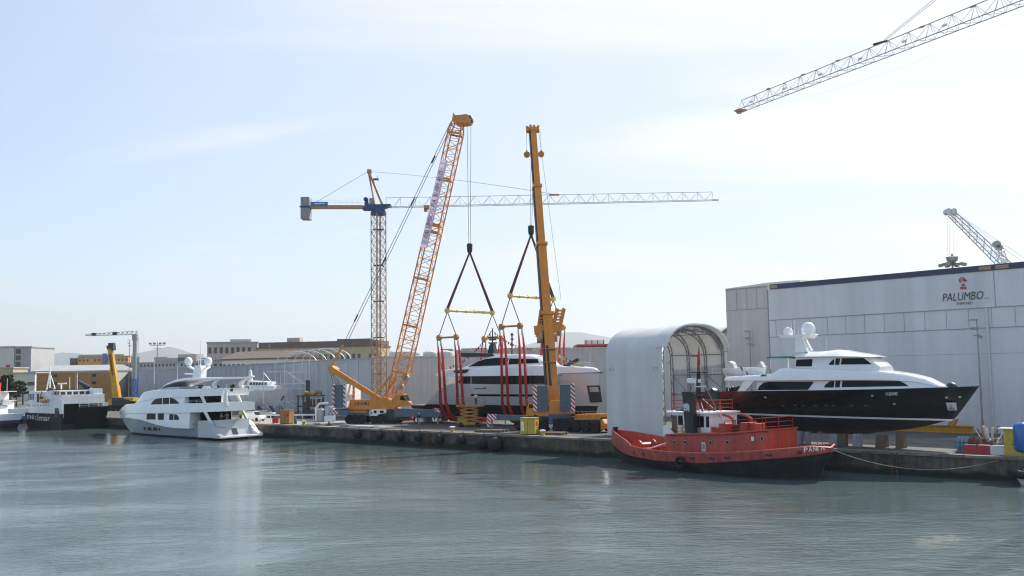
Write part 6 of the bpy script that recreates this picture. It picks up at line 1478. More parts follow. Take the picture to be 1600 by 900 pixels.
mb.box2((-4.99,-3.9,zr0),(-2.2,3.9,zr1), ) if False else mb.box((-3.6,0,(zr0+zr1)/2),(2.75,7.8,zr1-zr0)); br = mb.build('bridge', M['whitepaint'], fe)
mb = MB(); mb.box((-4.2,0,zr1+.08),(4.6,8.4,.14)); mb.build('bridge_roof', M['whitepaint'], br)
for k in range(6):
    mb = MB(); y_ = -3.3+1.32*k; mb.box((-2.21, y_, (zr0+zr1)/2+.25), (.08, .95, (zr1-zr0)*.45)); mb.build('window', M['window'], br)
for k in range(2): mb = MB(); mb.box((-4.3+1.2*k, -3.91, (zr0+zr1)/2+.25), (.8,.08,(zr1-zr0)*.45)); mb.build('window', M['window'], br)
for k in range(5): q = fp(43+2.3*k, 620, -4.4); mb = MB(); mb.box((q.x, -4.4 if q.x > a0+1.5 else -4.1, q.z), (.4,.1,1.3)); mb.build('window', M['window'], sp_)
for x_, y_ in ((58,619),(58,625),(88,645)):
    q = fp(x_, y_); mb = MB(); mb.box((q.x,-4.42 if x_ < 80 else -4.56,q.z), (.9 if x_ < 80 else 1.5,.1,1.0 if x_ < 80 else 1.9)); mb.build('opening', M['dark'], sp_)
for k in range(9): q = fp(40+4.4*k, 633.5); mb = MB(); mb.lathe((q.x if q.x > a0+1.6 else a0+1.6, -4.38, q.z), [(.14,0),(.14,.08)], 8, (0,-1,0)); mb.build('porthole', M['dark'], sp_)
rb = thing('rescue_boat', 'orange rescue boat hanging on the white side of the ferry', 'boat', FFr.w(fp(68.5,626,-5).x, -5.0, fp(68.5,626,-5).z), FFr.rz)
mb = MB(); mb.path([(-1.5,0,.05),(-1.0,0,0),(.6,0,0),(1.5,0,.15)], [.3,.45,.45,.15], 10); mb.build('hull', M['inkorange'], rb); mb = MB(); mb.box((-1.2,0,.45),(.7,.6,.7), bev=.1); mb.build('outboard_motor', M['dark'], rb)
mb = MB(); q = fp(66,614,-4.6); mb.path([Vector((fp(62,625,-4.5).x,-4.45,fp(62,622,-4.5).z)), q+Vector((0,-.2,0)), q+Vector((.9,-.5,.3))], .12, 6); mb.build('davit', M['yellow'], fe)
zt_ = fp(78,609,0).z
mb = MB(); 
for x_, y_ in ((73,1.2),(73,-1.2)): mb.tube(FFr.P(x_,609,y_*.5), FFr.P(78,582,0), .14, 6)
mb.tube(FFr.P(78,609,0), FFr.P(78,572,0), .12, 6); mb.tube(FFr.P(86,607,0), FFr.P(79,586,0), .1, 6); mb.build('mast', M['whitepaint'], fe)
mb = MB(); q = FFr.P(96,608,0); mb.tube(q, FFr.P(95.5,599.5,0), .15, 6); mb.beam(FFr.P(91,599.5,0), FFr.P(103.5,599,0), .3); mb.build('radar_scanner', M['whitepaint'], fe)
for x_, y0, y1 in ((109,608,589),(120.5,608,583)): mb = MB(); mb.tube(FFr.P(x_,y0,1), FFr.P(x_,y1,1), .06, 5); mb.build('whip_aerial', M['whitepaint'], fe)
mb = MB(); c = fp(80,610.5,-3); mb.lathe(c-Vector((.9,0,0)), [(.3,0),(.65,.3),(.65,1.5),(.3,1.8)], 12, (1,0,0)); mb.build('liferaft_canister', M['dark'], fe)
mb = MB(); c0 = fb(124,612); c1 = fb(152,618)
dcr = Vector((-4.6, 3.6, zg+.2)); mb.tube(dcr, FFr.P(124,598,3.5), .3, 8); A_ = FFr.P(123,597.5,3.5); B_ = FFr.P(140,606,4.5); C_ = FFr.P(154,618.5,5.2); mb.beam(A_, B_, .75, .9); mb.beam(B_, C_, .6, .7); mb.build('deck_crane', M['dark'], fe)
mb = MB(); q = FFr.P(139,620,4.1); mb.box((-1.2,3.2,zg+1.0),(2.2,1.8,1.9)); mb.build('deck_cabin', M['whitepaint'], fe)

# small ferries at the left edge
def small_boat(label, px0, px1, pyw, dirv, hullm, band, zh, lvl):
    Y = 10.4*1500/(pyw-hz(px1)); b = base(px1, Y, 0); S_ = Ship((b.x, b.y), dirv); t = S_.root('passenger_boat', label, 'boat', 'passenger boats at the left edge'); t.location = (S_.o.x, S_.o.y, 0)
    ln = (b - base(px0, Y, 0)).length*1.15
    pl_ = lambda t_: 2.4*(1 if t_ < .6 else max(.02, 1-((t_-.6)/.4)**2.2))
    hp = lambda t_, v: pl_(t_)*(.7+.3*max(0,min(1,v))**.6); sf = lambda z: .0+.45*z; sr = lambda z: -ln
    for nm, z0, z1, m_ in (('hull', -.6, .8, M['tugblack']), ('hull_band', .8, 1.5, hullm), ('topsides', 1.5, zh, M['gel'])):
        mb = MB(); hull_piece(mb, sf, sr, lambda t_: -.8, lambda t_: zh+.5*t_, hp, lambda t_: z0+.3*t_*(z0>0), lambda t_: z1+.3*t_, nt=18, nz=3, cap=(nm == 'topsides')); mb.build(nm, m_, t)
    for k in range(lvl):
        z0 = zh+2.2*k+.1; mb = MB(); l = Loft([(-ln+1,z0),(-3-1.5*k,z0)], [(-ln+1,z0+1.9),(-4-1.5*k,z0+1.9)], 2.0, 1.85, n=6); l.mesh(mb); c = mb.build('cabin', M['gel'], t)
        for j in range(4):
            for sg in (-1, 1): mb = MB(); panel(mb, [(-5.8-1.5*k-2.1*j,z0+.7),(-5.8-1.5*k-2.1*j,z0+1.5),(-4.3-1.5*k-2.1*j,z0+1.5),(-4.3-1.5*k-2.1*j,z0+.7)], l.y, sg, .03); mb.build('window', M['glass'], c)
        mb = MB(); mb.box((-ln/2-1.5, 0, z0+1.97), (ln-4, 4.3, .12)); mb.build('canopy', band if k == 0 else M['gel'], t)
    mb = MB(); mb.prism([(-7.3,-.4,zh+2.2*lvl+.1),(-6.5,-.4,zh+2.2*lvl+.1),(-6.4,-.4,zh+2.2*lvl+2.0),(-7.0,-.4,zh+2.2*lvl+2.0)], (0,.8,0)); mb.build('funnel', M['red'], t)
    mb = MB(); mb.tube((-4.5,0,zh+2.2*lvl), (-4.5,0,zh+2.2*lvl+3), .06, 5); mb.tube((-9,0,zh+2.2*lvl), (-9,0,zh+2.2*lvl+2.2), .05, 5); mb.build('mast', M['whitepaint'], t)
    return t
small_boat('white passenger boat with brown canopy and striped hull at the left edge', -30, 29, 668, (.97, -.2), M['navy'], M['rooft'], 2.9, 1)
small_boat('white two deck passenger boat with red funnel behind the canopied boat', -30, 37, 661, (.97, -.2), M['bluepaint'], M['offwhite'], 3.4, 2)

# small white yacht on the hard
YW = Ship(base(412, 214)[:2], (1, -.32), ZQ); yw = YW.root('small_white_yacht', 'old fashioned white motor yacht on the hard beside the open scaffold frame', 'yacht'); N = -2.5
wb_l = YW.pl([(452,606,0), (446,617,0), (438,629,0), (430,634,0)]); ws_ = YW.pl([(366,613,0), (370,628,0), (372,634,0)])
w0_, w1_ = ws_[0][0], wb_l[0][0]; shw = mono(YW.pl([(366,613,0), (395,611), (420,609.5), (452,606,0)], N)); wWf = lambda a: 2.6*(1 if (a-w0_)/(w1_-w0_) < .5 else max(.01, 1-(((a-w0_)/(w1_-w0_)-.5)/.5)**2.2))
wx = lambda t: w0_+(w1_-w0_)*t
mb = MB(); hull_piece(mb, zi(wb_l), zi(ws_), lambda t: YW.P(400,634.5,0).z, lambda t: interp(shw, wx(t)), lambda t, v: wWf(wx(t))*(.12+.88*max(0,min(1,v))**(.35+.4*t)), lambda t: YW.P(400,634.5,0).z, lambda t: interp(shw, wx(t)), nt=24, nz=7, cap=True); mb.build('hull', M['whitepaint'], yw)
mb = MB(); l = Loft(YW.pl([(376,613),(432,610)], -2), YW.pl([(376,602),(428,602.5)], -2), 2.1, 2.0, n=8); l.mesh(mb); c = mb.build('deck_house', M['whitepaint'], yw)
for x0 in (383, 398, 401.5, 405): 
    for sg in (-1, 1): mb = MB(); panel(mb, YW.pl([(x0,613.5-.5),(x0,610-.0),(x0+(6 if x0 < 390 else 2.6),610),(x0+(6 if x0 < 390 else 2.6),613)], -2) if x0 > 390 else YW.pl([(x0,610.5),(x0,604),(x0+6,604),(x0+6,610.5)], -2), l.y, sg, .04); mb.build('window', M['window'], c)
mb = MB(); l = Loft(YW.pl([(386,602.5),(421,602.5)], -1.8), YW.pl([(386,595),(418,596.5)], -1.8), 1.8, 1.7, n=8); l.mesh(mb); c = mb.build('bridge_house', M['whitepaint'], yw)
for k in range(6):
    for sg in (-1, 1): mb = MB(); panel(mb, YW.pl([(390+4.9*k,606.8-.6*0-0),(390+4.9*k,602),(393.6+4.9*k,602),(393.6+4.9*k,606.8)], -1.8) if False else YW.pl([(390+4.6*k,601.5),(390+4.6*k,597.6),(393.4+4.6*k,597.6),(393.4+4.6*k,601.5)], -1.8), l.y, sg, .04); mb.build('window', M['window'], c)
mb = MB(); mb.path([YW.P(392,595), YW.P(391.5,580), YW.P(391,578)], [.5,.3,.1], 8); mb.box(YW.P(392,588), (1.4,.8,.3)); mb.tube(YW.P(391.5,580), YW.P(391.2,574), .05, 5); mb.build('mast', M['whitepaint'], yw)
mb = MB(); q = YW.P(443,619,-1.2); mb.beam(q, q+Vector((-.5,-.2,-1.0)), .3); mb.build('anchor', M['dark'], yw)
for px_ in (383, 402, 421, 436):
    mb = MB(); q = YW.P(px_,634,0); mb.box((q.x, 0, .6), (1.0, 2.0, 1.2)); 
    mb.box((q.x, 0, (q.z+1.2)/2), (.7, 1.4, max(.1, q.z-1.2))); mb.build('cradle_block', M['cwgrey'], yw)

for k, (pa, pb, dr) in enumerate(((YA.w(.2, 3.2, 2.2), gq(408, .6, ZQ+.2), .5), (YA.w(.2, -3.2, 2.2), gq(428, .6, ZQ+.2), .6), (FFr.w(.3, 4.0, 3.0), gq(186, .6, ZQ+.2), .8))):
    mb = MB(); mb.path(sag(pa, pb, dr, 16), .04, 5); o = mb.build('mooring_line', M['rope']); tag(o, ['short mooring line from the superyacht stern to the quay, nearer one','short mooring line from the superyacht stern to the quay, farther one','mooring line from the ferry bow to the quay'][k], 'rope')
for k, px_ in enumerate((668, 905, 1390)):
    P0 = gq(px_, -.2, 0); t = thing('quay_ladder', ['rusty rung ladder on the quay wall below the people','rusty rung ladder on the quay wall left of the tug bow','rusty rung ladder on the quay wall below the black bow'][k], 'ladder', P0, FQ.rz); mb = MB()
    for dx in (-.25,.25): mb.tube((dx,0,-.4),(dx,0,2.2),.04,5)
    for j in range(9): mb.tube((-.25,0,-.2+.28*j),(.25,0,-.2+.28*j),.025,4)
    mb.build('rungs', M['rust'], t)
# ================================================================== town behind
def building(name, label, px0, px1, ytop, Y, depth, m, wins=None, roof=None, rz=0, group=None, zb=ZQ, cat='building', roofm=None, roofh=0, turn=0.0):
    """box building whose front runs from column px0 to px1; wins = (rows, cols, w, h, y0frac, y1frac)"""
    a = base(px0, Y); b = base(px1, Y + turn); f = Fr(a, b-a); ln = (b-a).length; H = at(px0, ytop, Y).z - ZQ
    t = thing(name, label, cat, a, f.rz, group)
    mb = MB(); mb.box2((0,0,0), (ln, depth, H)); mb.build('wall', m, t)
    mb = MB(); mb.box2((-.4,-.4,H+.003), (ln+.4, depth+.4, H+.5)); rf = mb.build('cornice', roofm or M['stuccog'], t)
    if roofh:
        mb = MB(); mb.prism([(-.6,-.5,H+.51), (-.6,depth/2,H+.5+roofh), (-.6,depth+.5,H+.51)], (ln+1.2,0,0)); mb.build('roof', roofm or M['rooft'], t)
    if wins:
        rows, cols, w, h, f0, f1 = wins; first = None
        for r in range(rows):
            z = H*(f0 + (f1-f0)*(r/(rows-1) if rows > 1 else 0))
            for c in range(cols):
                if (r*7+c*5) % 11 == 3: continue
                x = ln*(c+.5)/cols
                if first is None:
                    mb = MB(); mb.box2((-w/2,-.12,-h/2), (w/2,-.004,h/2)); first = mb.build('window', M['window'], t); o = first
                else: o = first.copy(); COL.objects.link(o); o.parent = t
                o.location = (x, 0, z)
    return t, ln, H
def roofbox(t, x, y, z, sx, sy, sz, m, name='roof_hut'):
    mb = MB(); mb.box2((x, y, z), (x+sx, y+sy, z+sz)); return mb.build(name, m, t)
t, ln, H = building('town_house', 'pinkish old building with dark green shuttered windows on its top storey', 323, 402, 536, 420, 16, M['stucco'], (2, 9, 1.2, 2.6, .55, .86), turn=6)
mb = MB(); mb.box2((-1,-1.2,H*.68),(ln,-.005,H*.70)); mb.build('ledge', M['stuccog'], t); roofbox(t, ln*.45, 5, H+.5, 9, 5, 1.3, M['stucco'])
t, ln, H = building('barracks', 'very long yellow building with brown roof behind the open arched frame', 402, 592, 545, 425, 16, M['stuccoy'], (2, 22, 1.2, 2.1, .55, .80), turn=-10, roofm=M['rooft'])
roofbox(t, .3, .3, H+.51, ln-.6, 15, 2.2, M['rooft'], 'attic')
roofbox(t, ln*.2, 6, H+2.75, 6, 4, 2, M['stucco']); roofbox(t, ln*.62, 6, H+2.75, 16, 4, 1, M['rooft'])
for k in range(18):
    pass
t, ln, H = building('warehouse', 'low white building with weathered brown tiled roof in front of the pinkish house', 347, 452, 563.5, 330, 16, M['stuccow'], (1, 14, 1.2, 1.2, .86, .86), turn=-14, roofm=M['rooft'], roofh=2.6)
t, ln, H = building('warehouse', 'long grey flat roofed building behind the small tower crane', 184, 323, 568.5, 500, 18, M['stuccog'], (1, 24, 1.1, 1.3, .92, .92), turn=-25)
for f_, w_, h_ in ((.08,6,3),(.35,9,2.6),(.5,14,2),(.62,12,3.6),(.86,10,1.6)): roofbox(t, ln*f_, 4, H+.5, w_, 5, h_, M['stuccog'] if f_ != .62 else M['stucco'])
t, ln, H = building('apartment_block', 'orange apartment block with rows of windows and a blue stair strip, far left', 121, 200, 558, 640, 16, M['stuccoo'], (4, 13, 1.1, 1.5, .4, .9))
mb = MB(); x_ = ln*.50; mb.box2((x_,-.8,0),(x_+2.6,-.01,H+2.2)); mb.build('stair_strip', M['bluepaint'], t); mb = MB(); mb.box2((0,1,H+.5),(ln*.9,9,H+1.6)); mb.build('roof_storey', M['stuccog'], t)
t, ln, H = building('apartment_block', 'reddish brown end block beside the orange apartment block', 108.5, 120.5, 560.5, 645, 14, M['rooft'], (3, 3, 1.4, 1.6, .5, .85))
t, ln, H = building('office_block', 'pale grey office block with dark stacked loggias at the left edge', -8, 21, 543, 430, 22, M['stuccow'])
mb = MB(); mb.box2((ln*.6,-.2,H*.5),(ln*.78,-.01,H*.66)); mb.build('poster', M['inkred'], t)
t, ln, H = building('office_block', 'grey concrete end block with four dark recessed balconies near the left edge', 22, 47.5, 543, 430, 22, M['stuccog'])
for k in range(4): mb = MB(); z = H*(.50+.125*k); mb.box2((ln*.06,-.1,z),(ln*.36,-.005,z+2.1)); mb.build('balcony', M['window'], t)
building('house', 'cream low building with small square windows behind the trees at left', 20, 54.5, 584, 385, 12, M['stuccow'], (1, 9, .9, 1.4, .62, .62))
building('house', 'yellow low house at the left edge behind the trees', -12, 20, 576, 395, 12, M['stuccoy'], (1, 5, .9, 1.4, .62, .62))
t, ln, H = building('warehouse', 'low warehouse with pale sheet metal roof behind the ochre containers', 50, 168, 582, 420, 30, M['stuccog'], roofm=M['sheet'], roofh=2.6)
t, ln, H = building('steel_shed', 'red roofed steel structure above the beige wall left of the tent', 904, 960, 541, 260, 14, M['red'], (1, 6, 2.6, 1.8, .93, .93), roofm=M['red'])
for k in range(4): mb = MB(); mb.tube((2.5+k*1.6, 4, H), (2.5+k*1.6, 4, H+1.6), .15, 5); mb.beam((2, 4, H+.8+.3*k), (7.5, 4, H+.8+.3*k), .12); mb.build('roof_pipework', M['rust'], t)
for i, (a, b, y_, Y, m_) in enumerate(((690,706,547,430,'stuccow'),(722,735,546,470,'stuccog'),(738,760,545.5,450,'stuccow'),(788,800,545.5,440,'rooft'),(804,812,545,460,'stuccoo'),(816,842,545.2,450,'stuccog'),(866,890,544.8,455,'stuccog'),(606,640,551,450,'stuccog'))):
    building('town_house', ['pale flat block above the storage tanks','grey flat block left of the radar mast','wide pale block behind the radar mast','small brown roofed block just right of the radar mast','small orange block above the black awning','grey wide block left of the telescopic boom','grey wide block right of the telescopic boom','grey block above the wall right of the tower crane mast'][i], a, b, y_, Y, 12, M[m_], (2, max(2, int((b-a)/4)), 1.2, 1.5, .8, .92), group='low town blocks seen over the yard wall')
for i, (a, b) in enumerate(((608,657),(661,681),(682.5,708))):
    Y = 232; p_ = base((a+b)/2, Y); r_ = (base(b, Y)-base(a, Y)).length/2; H = at(a, 549.5, Y).z-ZQ
    t = thing('storage_tank', ['broad pale storage tank nearest the tower crane mast','slim pale storage tank in the middle of the three','pale storage tank nearest the lifted yacht stern'][i], 'tank', p_, 0, 'storage tanks behind the yard wall')
    mb = MB(); mb.lathe((0,0,0), [(r_,0),(r_,H-.6),(r_*.96,H-.15),(r_*.4,H+.25),(.01,H+.35)], 28); mb.build('shell', M['offwhite'], t)
    mb = MB(); mb.lathe((0,0,H-.7), [(r_+.06,0),(r_+.06,.25)], 28, cap=False); mb.tube((r_*.2,-r_*.98,0), (r_*.2,-r_*.98,H), .12, 5); mb.build('rim_and_ladder', M['galv'], t)
# containers
CL = 12.19; Yc = 332; o_ = base(57, Yc); e_ = base(168, Yc+10); f = Fr(o_, e_-o_); 
mb = MB()
pts = []
nb = 48
for i in range(nb+1):
    x = .12 + (CL-.24)*i/nb; pts.append((x, -.035 if i % 2 else .015))
mb.grid([[(x, y, .12) for x, y in pts], [(x, y, 2.47) for x, y in pts]], smooth=False)
mb.box2((.1,.04,.1),(CL-.1,2.40,2.5)); mb.build
cm_ = mb
cont = thing('shipping_container', 'x', 'container', o_, f.rz, 'ochre containers stacked beyond the ferry')
cb_ = cm_.build('body', M['ochre'], cont)
mb = MB(); 
for z in (0, 2.45): mb.box2((0,-.06,z),(CL,.03,z+.14))
for x in (0, CL-.16): mb.box2((x,-.055,.141),(x+.16,.028,2.449))
mb.build('frame_rails', M['ochre'], cont)
mb = MB(); mb.box2((CL*.42,-.09,1.1),(CL*.42+1.3,-.07,2.1)); lg = mb.build('emblem_plate', M['ink'], cont)
rows_ = ['bottom','second','third','top']
first = True
for lv in range(4):
    for k in range(2):
        lb = f"ochre shipping container, {['lowest','second from ground','second from top','topmost'][lv]} of the {['left','right'][k]} hand container stack"
        loc = f.w(k*(CL+.25), .3*(lv % 2), ZQ+2.6*lv)
        if first: cont.location = loc; cont['label'] = lb; ROOTM[cont.name] = Matrix.Translation(loc) @ Matrix.Rotation(f.rz, 4, 'Z'); first = False
        else: dup(cont, loc, f.rz, lb)

# trees at the left edge
def tree(px, pytop, Y, wpx, label, n):
    b = base(px, Y); H = at(px, pytop, Y).z - ZQ; W = wpx*Y/F/2
    t = thing('tree', label, 'tree', b, random.uniform(0, 6), 'trees at the left edge')
    mb = MB(); mb.path([(0,0,0),(.1,.05,H*.3),(.25,-.1,H*.6),(.2,.1,H*.85)], [.32,.24,.15,.05], 7)
    for k in range(6): a = k*1.05; z0 = H*(.28+.07*k); mb.path([(.1,0,z0), (math.cos(a)*W*.4, math.sin(a)*W*.4, z0+H*.13), (math.cos(a)*W*.75, math.sin(a)*W*.75, z0+H*.2)], [.1,.07,.03], 5)
    mb.build('trunk', M['bark'], t)
    mb = MB(); cl = []
    for k in range(26):
        a = random.uniform(0, 2*PI); u = random.uniform(.15, 1); z = H*(.3+.68*u); rr = W*(.95-.6*abs(u-.45))*math.sqrt(random.random()); cl.append((Vector((math.cos(a)*rr, math.sin(a)*rr, z)), W*random.uniform(.16,.34)))
    for k in range(n):
        c, r_ = random.choice(cl); d = Vector((random.gauss(0,1), random.gauss(0,1), random.gauss(0,.8))).normalized()*r_*random.random()**.4
        q = c+d; s_ = random.uniform(.25,.55); u = Vector((random.gauss(0,1), random.gauss(0,1), random.gauss(0,1))).normalized(); v = u.orthogonal().normalized()
        mb.add([q-u*s_, q+v*s_*.6, q+u*s_, q-v*s_*.6], [(0,1,2,3)])
    mb.build('crown', M['leaf'], t)
tree(6, 586, 300, 34, 'dark dense tree at the very left edge behind the passenger boats', 2600)
tree(17, 584, 310, 18, 'pale tall thin tree between the left edge tree and cream house', 1500)
tree(27, 597, 296, 22, 'low bushy tree right of the tall thin tree', 1200)
tree(37, 599, 318, 14, 'small round tree in front of the cream house', 800)

# ================================================================== lamps and masts
def lamp(px, Y, ytop, label, kind, group=None, r=.09):
    b = base(px, Y); H = at(px, ytop, Y).z-ZQ; t = thing('lamp_mast', label, 'lamp mast', b, 0, group)
    mb = MB(); mb.path([(0,0,0),(0,0,H*.5),(0,0,H)], [r*1.4,r,r*.7], 8); mb.build('pole', M['steel'], t)
    if kind == 'flood':
        mb = MB(); mb.beam((-2.2,0,H-.9),(2.2,0,H-.9), .18); mb.beam((-1.3,0,H-1.8),(1.3,0,H-1.8), .16); mb.build('crossbar', M['steel'], t)
        for dx in (-2.2,-.9,.9,2.2): mb = MB(); mb.box((dx,0,H-.35),(.8,.5,.6)); mb.build('floodlight', M['steel'], t)
    elif kind == 'crown':
        mb = MB(); mb.lathe((0,0,H-2.6), [(.3,0),(1.3,.4),(1.3,.6),(.3,.9)], 12); mb.build('lamp_ring', M['steel'], t)
        for k in range(8): a = k*PI/4; mb = MB(); mb.beam((math.cos(a)*1.0,math.sin(a)*1.0,H-2.0), (math.cos(a)*2.9,math.sin(a)*2.9,H-2.5), .9, .5); mb.build('floodlight', M['steel'], t)
        mb = MB(); mb.lathe((0,0,H-1.6), [(1.1,0),(1.3,.9),(.9,1.0)], 12); mb.build('winch_head', M['steel'], t)
    else:
        mb = MB(); mb.box((-.35,0,H-.05),(.9,.3,.16)); mb.box((-.25,0,H-1.1),(.8,.3,.3)); mb.build('floodlight', M['steel'], t)
        mb = MB(); mb.beam((0,-.1,H-1.9),(.5,-.1,H-2.2), .12, .3); mb.beam((0,-.1,H-1.9),(-.5,-.1,H-1.95), .12, .2); mb.build('bracket', M['steel'], t)
    return t
lamp(1173, FH.w(FH.sz(1173,600)[0], -1.0, 0).y, 517, 'thin lamp mast in front of the hangar side bay, behind the black yacht stern', 'post', 'lamp masts before the hangar')
q = FH.sz(1530, 672, -3.0)[0]; b_ = FH.w(q, -3.0, ZQ); lm_ = lamp(1530, b_.y, 499, 'thin lamp mast before the hangar right of the black bow', 'post', 'lamp masts before the hangar')
mb = MB(); mb.lathe((0,0,0), [(.16,0),(.16,1.6)], 10); mb.build('painted_base', M['yellow'], lm_)
lamp(245, 300, 535, 'rust brown floodlight mast behind the silver superyacht', 'flood', r=.16)
lamp(201.5, 330, 531, 'thin dark mast with small round top just left of the small tower crane', 'post', r=.12)
lamp(1497, 210, 396.5, 'tall harbour mast with ring of floodlights behind the hangar roof', 'crown', r=.3)
lamp(230, 260, 573, 'short white lamp post before the yard wall right of the small tower crane', 'post', r=.07)
lamp(421.5, 400, 538, 'white lamp post in front of the long yellow building', 'post', r=.1)

# ================================================================== open arched frame with scaffolding
sfo = base(412, 208); SF = Lo(sfo, (1, -.25)); sf = SF.root('open_arch_frame', 'white pipe frame of an unfinished arched shelter with scaffolding posts beside the small yacht', 'frame')
mb = MB(); D_ = 20
zE = SF.P(480, 575).z; xr_ = SF.P(480, 600).x
def pole(x, y, z0, z1, r=.075): mb.tube((x,y,z0), (x,y,z1), r, 5)
XA = [0, SF.P(428,600).x, SF.P(448,600).x, SF.P(462,600).x, SF.P(468,600).x, SF.P(478,600).x]
for i, x in enumerate(XA): pole(x, [0,3,0,2,5,0][i], 0, SF.P(440, [579,584,578,588,582,570][i]).z)
for a, b, y_ in ((0,2,581),(0,5,600),(1,5,608),(0,5,627),(2,5,582)): mb.tube((XA[a],0,SF.P(440,y_).z), (XA[b],0,SF.P(440,y_).z), .06, 5)
mb.tube((0,0,SF.P(440,582).z), (XA[1],0,SF.P(440,602).z), .06, 5); mb.tube((XA[2],0,SF.P(440,582).z), (XA[5],0,SF.P(440,601).z), .06, 5); mb.tube((0,0,SF.P(440,628).z), (XA[1],0,0), .06, 5); mb.tube((XA[2],0,SF.P(440,627).z), (XA[5],0,.3), .06, 5)
mb.build('scaffold', M['galv'], sf)
Yf = 214
for i, (xl, xr, pk, sp) in enumerate(((430,497,549.5,574),(445,512,547.5,572),(459,526,545.8,570),(472,540,544.6,568),(484,549,544.2,566))):
    Yi = 224 - 5*i; mb = MB(); pts = []
    for k in range(19):
        a = PI*k/18; px_ = (xl+xr)/2 - (xr-xl)/2*math.cos(a)*1.0; py_ = sp - (sp-pk)*math.sin(a)**.85; pts.append(SF.L(at(px_, py_, Yi)))
    pts = [Vector((pts[0].x, pts[0].y, 0))] + pts + [Vector((pts[-1].x, pts[-1].y, 0))]
    mb.path(pts, .085, 6); mb.build('arch_pipe', M['galv'], sf)
    if i: 
        mb = MB()
        for k in (1, 5, 9, 10, 14, 19): mb.tube(prev_[k], pts[k], .05, 4)
        mb.build('purlin', M['galv'], sf)
    prev_ = pts

# ================================================================== quay clutter
def cab(name, label, px, off, w, d, h, m, cat, rz=None, parts=None, group=None):
    b = gq(px, off); t = thing(name, label, cat, b, FQ.rz if rz is None else rz, group)
    mb = MB(); mb.box2((-w/2,-d/2,.12), (w/2,d/2,h)); mb.build('cabinet', m, t)
    mb = MB(); mb.box2((-w/2-.06,-d/2-.06,h+.003), (w/2+.06,d/2+.06,h+.09)); mb.build('lid', m, t)
    mb = MB(); mb.box2((-w/2+.1,-d/2+.1,0), (w/2-.1,d/2-.1,.119)); mb.build('plinth', M['dark'], t)
    mb = MB(); mb.box2((-.02,-d/2-.02,.2), (.02,-d/2-.002,h-.1)); mb.build('door_gap', M['dark'], t)
    return t
t = cab('service_cabinet', 'worn yellow service cabinet with white notice standing at the quay edge before the telescopic crane', 826, 1.9, 2.05, 1.5, 2.15, M['yelbox'], 'cabinet', rz=FQ.rz+.35)
mb = MB(); mb.box2((-.9,-.78,.5),(-.5,-.752,1.75)); mb.build('notice', M['whitepaint'], t); mb = MB(); mb.box2((1.03,-.3,1.2),(1.05,.3,1.7)); mb.build('socket_box', M['red'], t)
t = cab('service_cabinet', 'ochre service cabinet on the quay right of the silver superyacht stern', 448.5, 2.2, 1.9, 1.5, 2.3, M['ochre'], 'cabinet', rz=FQ.rz+.4)
mb = MB(); mb.box2((.3,-.78,1.3),(.75,-.752,1.8)); mb.build('red_box', M['red'], t)
b = gq(431, 2.6); t = thing('water_barrier', 'single red plastic barrier on the quay near the ochre cabinet', 'barrier', b, 0)
def barrier_mesh(mb): mb.prism([(-.75,-.24,0),(-.75,.24,0),(-.75,.2,.35),(-.75,.1,.75),(-.75,-.1,.75),(-.75,-.2,.35)], (1.5,0,0)); return mb
mb = MB(); mb.box2((-.5,-.3,.1),(.5,.3,.95)); mb.build('body', M['redplastic'], t); mb = MB(); mb.box2((-.4,-.25,0),(-.15,.25,.098)); mb.box2((.15,-.25,0),(.4,.25,.098)); mb.build('foot', M['redplastic'], t)
b = gq(462, 2.6); t = thing('gas_cylinder', 'small teal gas cylinder standing beside the ochre cabinet', 'cylinder', b); mb = MB(); mb.lathe((0,0,0), [(.24,0),(.26,.1),(.26,.75),(.12,.95),(.1,1.05)], 12); mb.build('body', mat('teal_paint', (.03,.16,.16), .5), t); mb = MB(); mb.lathe((0,0,1.05), [(.07,0),(.07,.14)], 8); mb.build('valve', M['steel'], t)
b = gq(514, 2.4); t = thing('sign_stand', 'blank white panel on a dark foot at the quay edge left of the lattice crane', 'sign', b, 0); mb = MB(); mb.box2((-.75,-.05,.55),(.75,.05,1.6)); mb.build('panel', M['whitepaint'], t); mb = MB(); mb.lathe((0,0,0), [(.7,0),(.6,.1),(.15,.3),(.1,.7)], 10); mb.build('foot', M['dark'], t)
def pile(label, px, off, n, L_, m, w=.25, h=.14, ang=.3, cat='timber'):
    b = gq(px, off); t = MB()
    for k in range(n): 
        t.box((random.uniform(-.2,.2), (k % 4)*w*1.15-.5, .08+h*(k//4)), (L_*random.uniform(.7,1), w, h), rz=random.uniform(-.05,.05))
    o = t.build('timber_mat' if cat == 'timber' else 'metal_scrap', m); o.location = b; o.rotation_euler = (0,0,FQ.rz+ang); tag(o, label, cat); return o
pile('timber mat under the outrigger foot near the red and white striped beam end', 764, 3.0, 8, 4.6, M['wood'], .5, .16, .35)
pile('timber mat under the blue outrigger jack of the telescopic crane', 861, 3.2, 8, 3.6, M['wood'], .5, .16, .35)
pile('low heap of grey steel gratings at the quay edge before the lattice crane', 566, 1.9, 16, 5.5, M['galv'], .4, .06, .1, 'scrap')
pile('flat pale boards lying at the quay edge left of the fenders', 598, 2.0, 8, 3.0, M['offwhite'], .4, .07, .2)
pile('low heap of grey boards beside the white panel sign', 542, 2.4, 12, 3.4, M['cwgrey'], .35, .1, -.2)
pile('pile of pale bags and boards right of the teal cylinder', 487, 2.2, 8, 2.0, M['offwhite'], .5, .14, .5, 'scrap')
